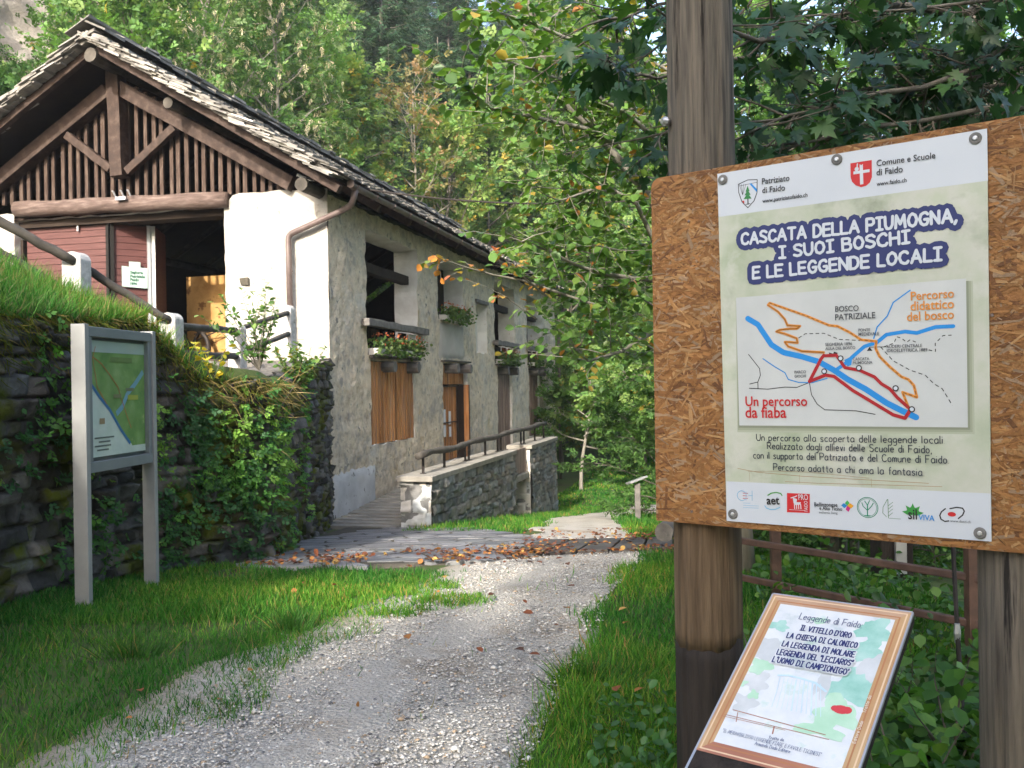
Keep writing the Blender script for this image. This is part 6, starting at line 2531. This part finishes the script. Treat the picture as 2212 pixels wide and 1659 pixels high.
f = fl(.0040)
f.stroke(z4(1030, 1362, 1013, 1385, 945, 1517) + z5(1040, 0, 1090, 8, 1200, 90, 1320, 162, 1440, 235, 1510, 255, 1545, 200), .0105)
f.stroke(z4(1030, 1365, 1105, 1362, 1155, 1435, 1240, 1450, 1330, 1490, 1370, 1530, 1420, 1560, 1465, 1612) + z5(1545, 205), .0100)
f.build('trail_line', flat('dark red ink', (.36, .014, .020)), po)
f = fl(.0048)
for (x, y) in ((1130, 1380), (1238, 1437), (1033, 1457), (1455, 1557), (1551, 1681)):
    f.disc(Z4(x, y), .0095)
    f.build('stop_mark', INK, po)
    f = fl(.0048)
f = fl(.0051)
for (x, y) in ((1130, 1380), (1238, 1437), (1033, 1457), (1455, 1557), (1551, 1681)):
    f.disc(Z4(x, y), .0060)
    f.build('stop_mark_centre', WHT, po)
    f = fl(.0051)
f = fl(.0031)
f.stroke(z4(585, 1357, 650, 1440, 655, 1480, 640, 1520, 641, 1558), .0026)
f.build('path_line', INK, po)
f = fl(.0031)
f.stroke(z4(592, 1532, 640, 1520), .0026)
f.build('path_line', INK, po)
f = fl(.0031)
f.stroke(z4(590, 1557, 700, 1562, 800, 1550, 870, 1552, 940, 1525), .0026)
f.build('path_line', INK, po)
f = fl(.0031)
f.stroke(z4(945, 1525, 957, 1595, 990, 1650, 1035, 1684, 1220, 1690, 1333, 1711), .0026)
f.build('path_line', INK, po)
f = fl(.0031)
f.dash(z4(880, 1260, 920, 1235, 1030, 1232, 1120, 1268, 1250, 1275), .0026, .012, .008)
f.build('path_dashes', INK, po)
f = fl(.0031)
f.dash(z4(1365, 1312, 1440, 1395, 1540, 1450, 1630, 1480, 1680, 1530, 1730, 1560, 1790, 1659), .0026, .012, .008)
f.build('path_dashes', INK, po)
f = fl(.0031)
f.dash(z4(1385, 1312, 1445, 1290, 1460, 1252, 1490, 1262, 1520, 1285, 1540, 1270, 1582, 1288), .0026, .010, .008)
f.build('path_dashes', INK, po)
f = fl(.0031)
f.dash(z4(1650, 1330, 1690, 1340, 1688, 1292, 1735, 1245, 1785, 1243), .0026, .010, .008)
f.build('path_dashes', INK, po)
f = fl(.0031)
f.poly(z4(1060, 1345, 1085, 1352, 1090, 1340, 1112, 1348, 1105, 1368, 1062, 1360))
f.build('place_mark', INK, po)
f = fl(.0031)
f.poly(z4(1300, 1312, 1318, 1336, 1284, 1336))
f.build('place_mark', INK, po)
f = fl(.0031)
f.stroke(z4(1305, 1314, 1395, 1312), .0020)
f.build('path_line', INK, po)


def ty(z, text, a, c, m, name='map_lettering', bold=0.0, ratio=1.12, off=.0050):
    return typed(BP, off, text, z(*a), z(*c), name, m, po, ratio, bold)


for t, a, c in (('BOSCO', (1098, 1105), (1237, 1099)), ('PATRIZIALE', (1098, 1155), (1335, 1142)), ('PONTE', (1236, 1222), (1305, 1219)), ('MEDIEVALE', (1236, 1247), (1358, 1243)),
                ('SEGHERIA 1896', (1040, 1308), (1198, 1302)), ('AULA DEL BOSCO', (1040, 1331), (1217, 1325)), ('RUDERI CENTRALE', (1403, 1320), (1612, 1313)), ('IDROELETTRICA 1889', (1403, 1344), (1643, 1338)),
                ('CASCATA', (1203, 1393), (1300, 1390)), ('PIUMOGNA', (1203, 1415), (1318, 1412)), ('PARCO', (858, 1470), (925, 1467)), ('GIOCHI', (858, 1494), (925, 1492))):
    ty(Z4, t, a, c, GREY, bold=.012)
for t, a, c in (('Percorso', (1545, 1038), (1800, 1020)), ('didattico', (1543, 1098), (1800, 1083)), ('del bosco', (1522, 1160), (1800, 1145))):
    ty(Z4, t, a, c, ORA, 'route_lettering', .014)
for t, a, c in (('Un percorso', (568, 183), (933, 182)), ('da fiaba', (568, 252), (810, 252))):
    ty(Z5, t, a, c, RED, 'route_lettering', .014)
for t, a, c, bd in (('Patriziato', (665, 352), (828, 331), .010), ('di Faido', (667, 405), (801, 388), .010), ('www.patriziatofaido.ch', (668, 462), (935, 425), .014),
                    ('Comune e Scuole', (1342, 245), (1690, 198), .010), ('di Faido', (1342, 300), (1497, 280), .010), ('www.faido.ch', (1343, 362), (1520, 338), .014)):
    ty(Z4, t, a, c, INK, 'header_lettering', bd)
f = fl(.0032)
for t, a, c in (('Un percorso alla scoperta delle leggende locali.', (632, 388), (1745, 405)), ('Realizzato dagli allievi delle Scuole di Faido,', (697, 437), (1668, 462)),
                ('con il supporto del Patriziato e del Comune di Faido.', (615, 492), (1770, 522)), ('Percorso adatto a chi ama la fantasia.', (735, 562), (1625, 595))):
    f.hand(t, Z5(*a), Z5(*c), .0225, .0027, .0003, 2.0, False)
f.build('handwritten_text', flat('pen ink', (.035, .04, .06)), po)
f = fl(.0028)
f.stroke(z5(520, 552, 640, 575, 900, 598, 1200, 615, 1650, 640), .0018, False)
f.stroke(z5(580, 570, 760, 568, 950, 575, 1300, 610), .0012, False)
f.stroke(z5(800, 630, 1000, 640, 1400, 650, 1730, 660), .0016, False)
for x in (590, 885, 1310):
    f.stroke(z5(x, 575 + (x - 590) * .05, x + 2, 625 + (x - 590) * .05), .0010, False)
f.build('pencil_line', flat('pencil brown', (.34, .24, .15)), po)
# crests
f = fl(.0030)
sh = z4(525, 352, 580, 326, 636, 324, 635, 400, 617, 450, 581, 490, 546, 455, 527, 400)
f.poly(sh)
f.build('crest', M['paper_white'], po)
f = fl(.0032)
f.stroke(sh + sh[:1], .0026)
for x in (540, 552, 566, 580):
    f.stroke(z4(550, 415, x - 10, 350), .0012, False)
f.stroke(z4(581, 430, 582, 470), .0040)
f.stroke(z4(570, 470, 594, 466), .0022)
f.stroke(z4(530, 362, 634, 340), .0014, False)
f.build('crest_line', INK, po)
fl(.0036).poly(z4(590, 348, 602, 346, 634, 380, 634, 398)).build('crest_band', BLU, po)
f = fl(.0040)
for y, w in ((368, 12), (390, 18), (412, 24)):
    f.poly(z4(580, y - 8, 580 + w, y + 24, 580 - w, y + 28))
f.build('crest_tree', GRN, po)
fl(.0036).poly(z4(546, 450, 560, 448, 560, 466)).build('crest_corner', RED, po)
fl(.0030).poly(z4(1187, 228, 1313, 208, 1314, 310, 1302, 342, 1280, 360, 1250, 369, 1218, 358, 1196, 336, 1188, 310)).build('crest', RED, po, 'red shield with white cross')
f = fl(.0033)
f.stroke(z4(1251, 238, 1254, 352), .0100, False)
f.stroke(z4(1205, 285, 1300, 271), .0090, False)
f.stroke(z4(1243, 236, 1251, 246, 1259, 234), .0020)
f.stroke(z4(1228, 232, 1226, 262), .0036)
f.disc(Z4(1224, 262), .0065)
f.build('crest_cross', WHT, po)
# sponsor marks
f = fl(.0030)
f.ring(Z5(545, 713), .0165, .0022, 20, .7, 5.6)
f.stroke(z5(570, 690, 570, 740), .0018).stroke(z5(606, 685, 606, 742), .0018).stroke(z5(585, 712, 608, 713), .0018)
f.build('sponsor_mark', LBL, po)
f = fl(.0030)
f.stroke(z5(552, 698, 580, 699), .0018).stroke(z5(552, 713, 575, 714), .0018).stroke(z5(552, 729, 580, 730), .0018)
f.build('sponsor_mark', RED, po)
f = fl(.0030)
for (x0, y0, x1, y1) in ((553, 756, 595, 758), (553, 770, 645, 774), (553, 783, 645, 787)):
    f.stroke(z5(x0, y0, x1, y1), .0013, False)
f.build('sponsor_text', LBL, po)
ty(Z5, 'aet', (694, 764), (770, 764), INK, 'sponsor_lettering', .02)
f = fl(.0030)
f.stroke(z5(697, 712, 720, 698, 750, 694, 775, 700, 784, 714), .0038, False)
f.build('sponsor_mark', flat('leaf green ink', (.06, .28, .05)), po)
fl(.0030).stroke(z5(680, 770, 690, 786, 715, 795, 745, 793, 772, 782), .0036, False).build('sponsor_mark', LBL, po)
fl(.0030).poly(z5(812, 697, 947, 703, 947, 816, 812, 811)).build('sponsor_mark', RED, po, 'red square sponsor mark')
ty(Z5, 'PRO', (882, 738), (938, 738), WHT, 'sponsor_lettering', 0, 1.5)
typed(BP, .0050, 'FAIDO', Z5(936, 806), Z5(934, 745), 'sponsor_lettering', WHT, po, 1.4)
f = fl(.0034)
f.poly(z5(846, 725, 872, 733, 868, 752, 895, 752, 890, 765, 862, 768, 852, 758))
for x in (856, 868, 880, 893):
    f.stroke(z5(x, 765, x + 2, 790), .0030)
f.stroke(z5(836, 726, 858, 720, 870, 714), .0030)
f.stroke(z5(826, 795, 915, 800), .0012, False)
f.build('sponsor_figure', WHT, po)
ty(Z5, 'Bellinzonese', (975, 775), (1112, 778), GREY, 'sponsor_lettering', .02, 1.2)
ty(Z5, 'e Alto Ticino', (1005, 796), (1140, 802), GREY, 'sponsor_lettering', .02, 1.2)
ty(Z5, 'authentic living', (1003, 817), (1112, 822), GREY, 'sponsor_lettering')
for (dx, dy, col) in ((0, -22, (.05, .35, .08)), (26, 0, (.65, .30, .02)), (6, 24, (.50, .02, .18)), (-24, -2, (.02, .20, .50))):
    c, t = Z5(1168, 773), Z5(1168 + dx * 1.5, 773 + dy * 1.5)
    d = t - c
    nv = Vector((-d.y, d.x)) * .42
    fl(.0030).poly([c, c + d * .45 + nv, t, c + d * .55 - nv]).build('sponsor_petal', flat('petal ink', col), po)
f = fl(.0030)
f.ring(Z5(1288, 783), .0315, .0022, 28).ring(Z5(1288, 783), .0275, .0012, 28)
f.stroke(z5(1288, 828, 1288, 765), .0034).stroke(z5(1288, 800, 1262, 775, 1255, 755), .0026).stroke(z5(1288, 800, 1312, 775, 1322, 757), .0026).stroke(z5(1288, 770, 1272, 745), .0026).stroke(z5(1288, 770, 1300, 742), .0026)
f.stroke(z5(1270, 830, 1305, 832), .0026)
f.build('sponsor_mark', flat('dark green ink', (.02, .22, .13)), po)
f = fl(.0030)
f.stroke(z5(1405, 735, 1380, 780, 1378, 815, 1400, 838), .0018).stroke(z5(1408, 735, 1412, 845), .0020)
for y in (760, 780, 800, 822):
    f.stroke(z5(1411, y + 12, 1437, y - 8), .0016)
f.stroke(z5(1415, 847, 1485, 851), .0014, False)
f.build('sponsor_mark', flat('sage ink', (.14, .26, .16)), po)
f = fl(.0030)
for k in range(9):
    a = math.pi * (.05 + .9 * k / 8)
    c = Z5(1556, 820)
    t = Vector((math.cos(a), math.sin(a))) * (.032 if k % 2 == 0 else .022)
    nv = Vector((-t.y, t.x)) * .30
    f.poly([c - nv * .5, c + t * .5 - nv * .7, c + t, c + t * .5 + nv * .7, c + nv * .5])
f.build('sponsor_mark', flat('maple green ink', (.04, .26, .05)), po)
ty(Z5, 'sil', (1530, 850), (1582, 853), INK, 'sponsor_lettering', .01, 1.3)
ty(Z5, 'VIVA', (1590, 855), (1685, 863), BLU, 'sponsor_lettering', .01, 1.15)
f = fl(.0030)
f.stroke(z5(1748, 790, 1725, 808, 1715, 830, 1722, 852, 1745, 865, 1768, 862), .0036)
f.stroke(z5(1775, 790, 1815, 782, 1850, 787, 1860, 805, 1850, 828, 1825, 848), .0036)
f.build('sponsor_mark', INK, po)
fl(.0030).disc(Z5(1786, 823), .0115, 18, .0070).build('sponsor_mark', RED, po)
ty(Z5, 'www.dazzi.ch', (1778, 868), (1900, 876), GREY, 'sponsor_lettering')
# washers with screws
for i, q in enumerate((Z4(433, 325), Z4(1107, 205), Z4(1926, 80), Z5(493, 822), Z5(1953, 935))):
    b = MB()
    c = BP.p(q, 0)
    b.tube([c + NB * .001, c + NB * .0055, c + NB * .0068], [.0175, .0172, .013], 22)
    w = b.build('washer', mat('washer rubber', [(.3, (.10, .10, .095)), (.7, (.19, .185, .18))], 30, rough=.6), nbd)
    b = MB()
    b.tube([c + NB * .0066, c + NB * .0088, c + NB * .0095], [.0072, .0068, .0045], 14)
    b.build('screw', M['zinc'], w)
for (x, y, z) in ((228, 568, 4), (2022, 1125, 4), (245, 808, 5)):
    q = Z4(x, y) if z == 4 else Z5(x, y)
    b = MB()
    c = BP.p(q, 0)
    b.tube([c - NB * .004, c - NB * .0005], [.0050, .0045], 10)
    b.build('screw', M['copper'], nbd)

# ================================================================ READING DESK
def Z6(x, y):
    return ((2600 + x * .6763) * .54004, (2050 + y * .6763) * .54004)


TLp = Vector((.724, 2.6, 1.0))
nout = Vector((-.6235, -.782, 0)).normalized()
down = (nout * .47 + Vector((0, 0, -.282))).normalized()
ld = thing('reading_desk', 'tilted reading desk panel listing local legends in a printed wooden frame', 'information panel', (TLp.x, TLp.y, 0), math.atan2(E.y, E.x))
LPl = Plane(TLp, E, -down)
Wd_, Hd_ = .392, .62


def L6(x, y):
    return LPl.pix(*Z6(x, y))


c0, c1, c2 = L6(705, 475), L6(1550, 597), L6(232, 1392)
Wd_ = c1.x
b = MB()
qs = [(0, 0), (Wd_, 0), (Wd_, -Hd_), (0, -Hd_)]
b.add([LPl.p(q, -.0005) for q in qs] + [LPl.p(q, -.034) for q in qs], [(3, 2, 1, 0), (4, 5, 6, 7), (0, 1, 5, 4), (1, 2, 6, 5), (2, 3, 7, 6), (3, 0, 4, 7)])
bd = b.build('panel_body', M['tar'], ld)
ed = MB()
for (p, q, w) in (((0, 0), (Wd_, 0), 1), ((Wd_, 0), (Wd_, -Hd_), 1), ((0, 0), (0, -Hd_), 1)):
    ed.beam(LPl.p(p, -.004), LPl.p(q, -.004), .006, .008, LPl.N)
ed.build('edge_trim', M['zinc'], bd)
FRM = [mat('printed frame top', [(.3, (.36, .21, .13)), (.6, (.48, .31, .20))], 4, rough=.35, spec=.5, stretch=(1, 1, 1)),
       mat('printed frame side', [(.3, (.36, .17, .065)), (.5, (.45, .26, .115)), (.7, (.53, .37, .19))], 3, rough=.35, spec=.5),
       mat('printed frame foot', [(.3, (.31, .12, .07)), (.7, (.42, .18, .105))], 4, rough=.35, spec=.5)]
i0, i1 = Vector((.034, -.036)), Vector((Wd_ - .034, -.036))
i2, i3 = Vector((Wd_ - .034, -Hd_ + .04)), Vector((.034, -Hd_ + .04))
Hb = -.552
i3, i2 = Vector((.034, Hb + .030)), Vector((Wd_ - .034, Hb + .030))
o0, o1, o2, o3 = Vector((0.002, -.002)), Vector((Wd_ - .002, -.002)), Vector((Wd_ - .002, Hb - .004)), Vector((.002, Hb - .004))


def lf_(off=.0004):
    return Flat(LPl, off)


for pts, m in (((o0, o1, i1, i0), 0), ((o1, o2, i2, i1), 1), ((o2, o3, i3, i2), 2), ((o3, o0, i0, i3), 1)):
    lf_().poly(pts).build('picture_frame', FRM[m], bd)
for k, (t, cc) in enumerate(((.25, (.68, .50, .32)), (.7, (.40, .18, .08)))):
    f = lf_(.0008)
    a = [o.lerp(i, t) for o, i in ((o0, i0), (o1, i1), (o2, i2), (o3, i3))]
    f.stroke(a + a[:1], .004, False)
    f.build('frame_line', flat('frame line', cc, .35), bd)
M['wash'] = mat('watercolour wash', [(.3, (.44, .51, .52)), (.42, (.60, .63, .65)), (.58, (.66, .68, .69)), (.68, (.46, .61, .54)), (.8, (.54, .61, .48))], 11, 5, rough=.35, spec=.5)
lf_(.0005).poly((i0, i1, i2, i3)).build('picture', M['wash'], bd)
wr = random.Random(12)


def blob(f, cx, cy, rx, ry, n=30):
    c = L6(cx, cy)
    ph = wr.uniform(0, 9)
    pts = []
    for i in range(n):
        a = 2 * math.pi * i / n
        k = 1 + .22 * math.sin(3 * a + ph) + .16 * math.sin(5 * a + 2 * ph) + wr.uniform(-.12, .12)
        pts.append((min(max(c.x + rx * k * math.cos(a), i0.x), i1.x), min(max(c.y + ry * k * math.sin(a), i3.y), i0.y)))
    f.poly(pts)


f = lf_(.0008)
for a in ((1330, 700, .040, .045), (1280, 830, .045, .05), (760, 670, .03, .018), (1180, 1050, .055, .045), (1260, 980, .04, .04)):
    blob(f, *a)
f.build('painted_leaves', mat('mint wash', [(.3, (.22, .46, .38)), (.5, (.33, .56, .49)), (.7, (.46, .64, .58))], 12, rough=.35), bd)
f = lf_(.0011)
for a in ((650, 910, .030, .026), (1100, 1190, .05, .05), (1010, 1290, .06, .02), (610, 1080, .014, .014), (540, 1010, .015, .012), (1000, 640, .02, .012)):
    blob(f, *a)
f.build('painted_leaves', mat('green wash', [(.3, (.34, .58, .40)), (.7, (.50, .68, .54))], 12, rough=.35), bd)
f = lf_(.0009)
GW_ = mat('grey wash', [(.3, (.46, .49, .50)), (.7, (.60, .62, .63))], 12, rough=.35)
for a in ((700, 800, .05, .04), (620, 1000, .04, .03), (1310, 920, .03, .04), (560, 1130, .03, .03), (1030, 1010, .018, .05)):
    f = lf_(.0009)
    blob(f, *a)
    f.build('painted_rock', GW_, bd)
f = lf_(.0013)
f.stroke([L6(*q) for q in ((760, 965), (820, 965), (900, 985), (980, 1010), (1040, 1060))], .006)
for k in range(11):
    x = 770 + k * 24
    f.stroke([L6(x, 975 + k * 4), L6(x - 20 + k * 2, 1060), L6(x - 50 + k * 5, 1150 + k * 6)], wr.uniform(.001, .0035))
f.build('painted_waterfall', mat('blue wash', [(.3, (.40, .58, .68)), (.7, (.60, .72, .78))], 12, rough=.35), bd)
f = lf_(.0015)
f.disc(L6(1130, 1168), .019, 14, .013).disc(L6(1165, 1172), .012, 10, .011).disc(L6(1095, 1160), .010, 10, .009)
f.build('painted_apple', flat('red wash', (.55, .05, .06), .35), bd)
f = lf_(.0015)
f.stroke([L6(490, 1168), L6(1040, 1318)], .0022, False).stroke([L6(440, 1195), L6(1060, 1345)], .0016, False).stroke([L6(430, 1205), L6(800, 1290)], .0012, False).stroke([L6(735, 1270), L6(725, 1310)], .003).stroke([L6(520, 1185), L6(510, 1240)], .002)
f.build('painted_fence', flat('rust wash', (.36, .16, .11), .35), bd)
f = lf_(.0018)
LT = [('IL VITELLO D\'ORO', (887, 700), (1185, 748)), ('LA CHIESA DI CALONICO', (808, 745), (1222, 808)), ('LA LEGGENDA DI MOLARE', (780, 795), (1205, 864)), ('LEGGENDA DEL "LECIAROS"', (750, 845), (1195, 917)), ("L'UOMO DI CAMPIONIGO'", (725, 890), (1168, 970))]
for t, a, c in LT:
    f.hand(t, L6(*a), L6(*c), .0185, .0100, 0, 2.2)
f.build('text_halo', M['wash'], bd)
f = lf_(.0030)
for t, a, c in LT:
    f.hand(t, L6(*a), L6(*c), .0185, .0032, .0004, 2.2)
f.build('list_lettering', NAVY, bd)
f = lf_(.0020)
f.hand('Leggende di Faido:', L6(880, 632), L6(1250, 688), .023, .0018, .0003, 2.0)
f.hand('Tratto da', L6(700, 1342), L6(790, 1358), .008, .0010)
f.hand('"IL MERAVIGLIOSO LEGGENDE FIABE E FAVOLE TICINESI"', L6(428, 1302), L6(1010, 1450), .010, .0008)
f.hand('Armando Dado Editore', L6(620, 1380), L6(828, 1432), .009, .0010)
f.build('caption_lettering', flat('blue pen', (.05, .07, .17), .4), bd)
f = lf_(.0020)
f.hand('Editore Dado', L6(1215, 1370), L6(1262, 1240), .007, .0012)
f.hand('Tratto da', L6(1275, 1190), L6(1310, 1090), .007, .0012)
f.build('frame_lettering', flat('cream ink', (.70, .62, .52), .4), bd)
b = MB()
c = LPl.p((Wd_ / 2, -.30), -.034)
b.box((c.x - .04, c.y - .03, -.2), (c.x + .04, c.y + .05, c.z))
b.build('post', M['tar'], ld, bevel=.005)
b = MB()
b.obox(c - LPl.N * .02, E * .12, LPl.B * .15, LPl.N * .02)
b.build('bracket', M['tar'], ld)

# paper notice on the folded door leaf of the sawmill
nrm = DP.N * NDIR


def dpix(x, y):
    # zoomed crop (0..1400, 800..1600) of the picture
    return DP.pix(x * .6329 * .54004, (800 + y * .6329) * .54004)


nt2 = thing('paper_notice', 'mint paper notice pinned to the folded maroon door leaf', 'notice', tuple(DP.p(dpix(850, 490), .0)))
pts = [dpix(*q) for q in ((766, 418), (812, 424), (812, 391), (884, 396), (884, 430), (930, 434), (930, 562), (768, 548))]
b = MB()
b.add([DP.O + DP.A * p.x + DP.B * p.y + nrm * .062 for p in pts], [tuple(range(8))])
b.build('sheet', flat('mint paper', (.34, .44, .40)), nt2)
for t, a, c in (('Segheria', (820, 466), (900, 470)), ('Patriziale', (820, 491), (912, 496)), ('Faido', (820, 513), (875, 516)), ('1896', (820, 536), (862, 539))):
    typed(DP, .066 * NDIR, t, dpix(*a), dpix(*c), 'lettering', flat('green text', (.02, .09, .05)), nt2, 1.0, .03)

# ================================================================ VALLEY AIR
hz = MB()
hz.box((-175, -75, -26), (175, 300, 120))
hm = bpy.data.materials.new('valley haze')
hm.use_nodes = True
hnt = hm.node_tree
hnt.nodes.remove(hnt.nodes['Principled BSDF'])
hv = hnt.nodes.new('ShaderNodeVolumePrincipled')
hv.inputs['Color'].default_value = (.86, .92, 1, 1)
hv.inputs['Density'].default_value = .0005
hv.inputs['Anisotropy'].default_value = .2
hnt.links.new(hv.outputs[0], hnt.nodes['Material Output'].inputs['Volume'])
tag(hz.build('haze', hm), kind='stuff')
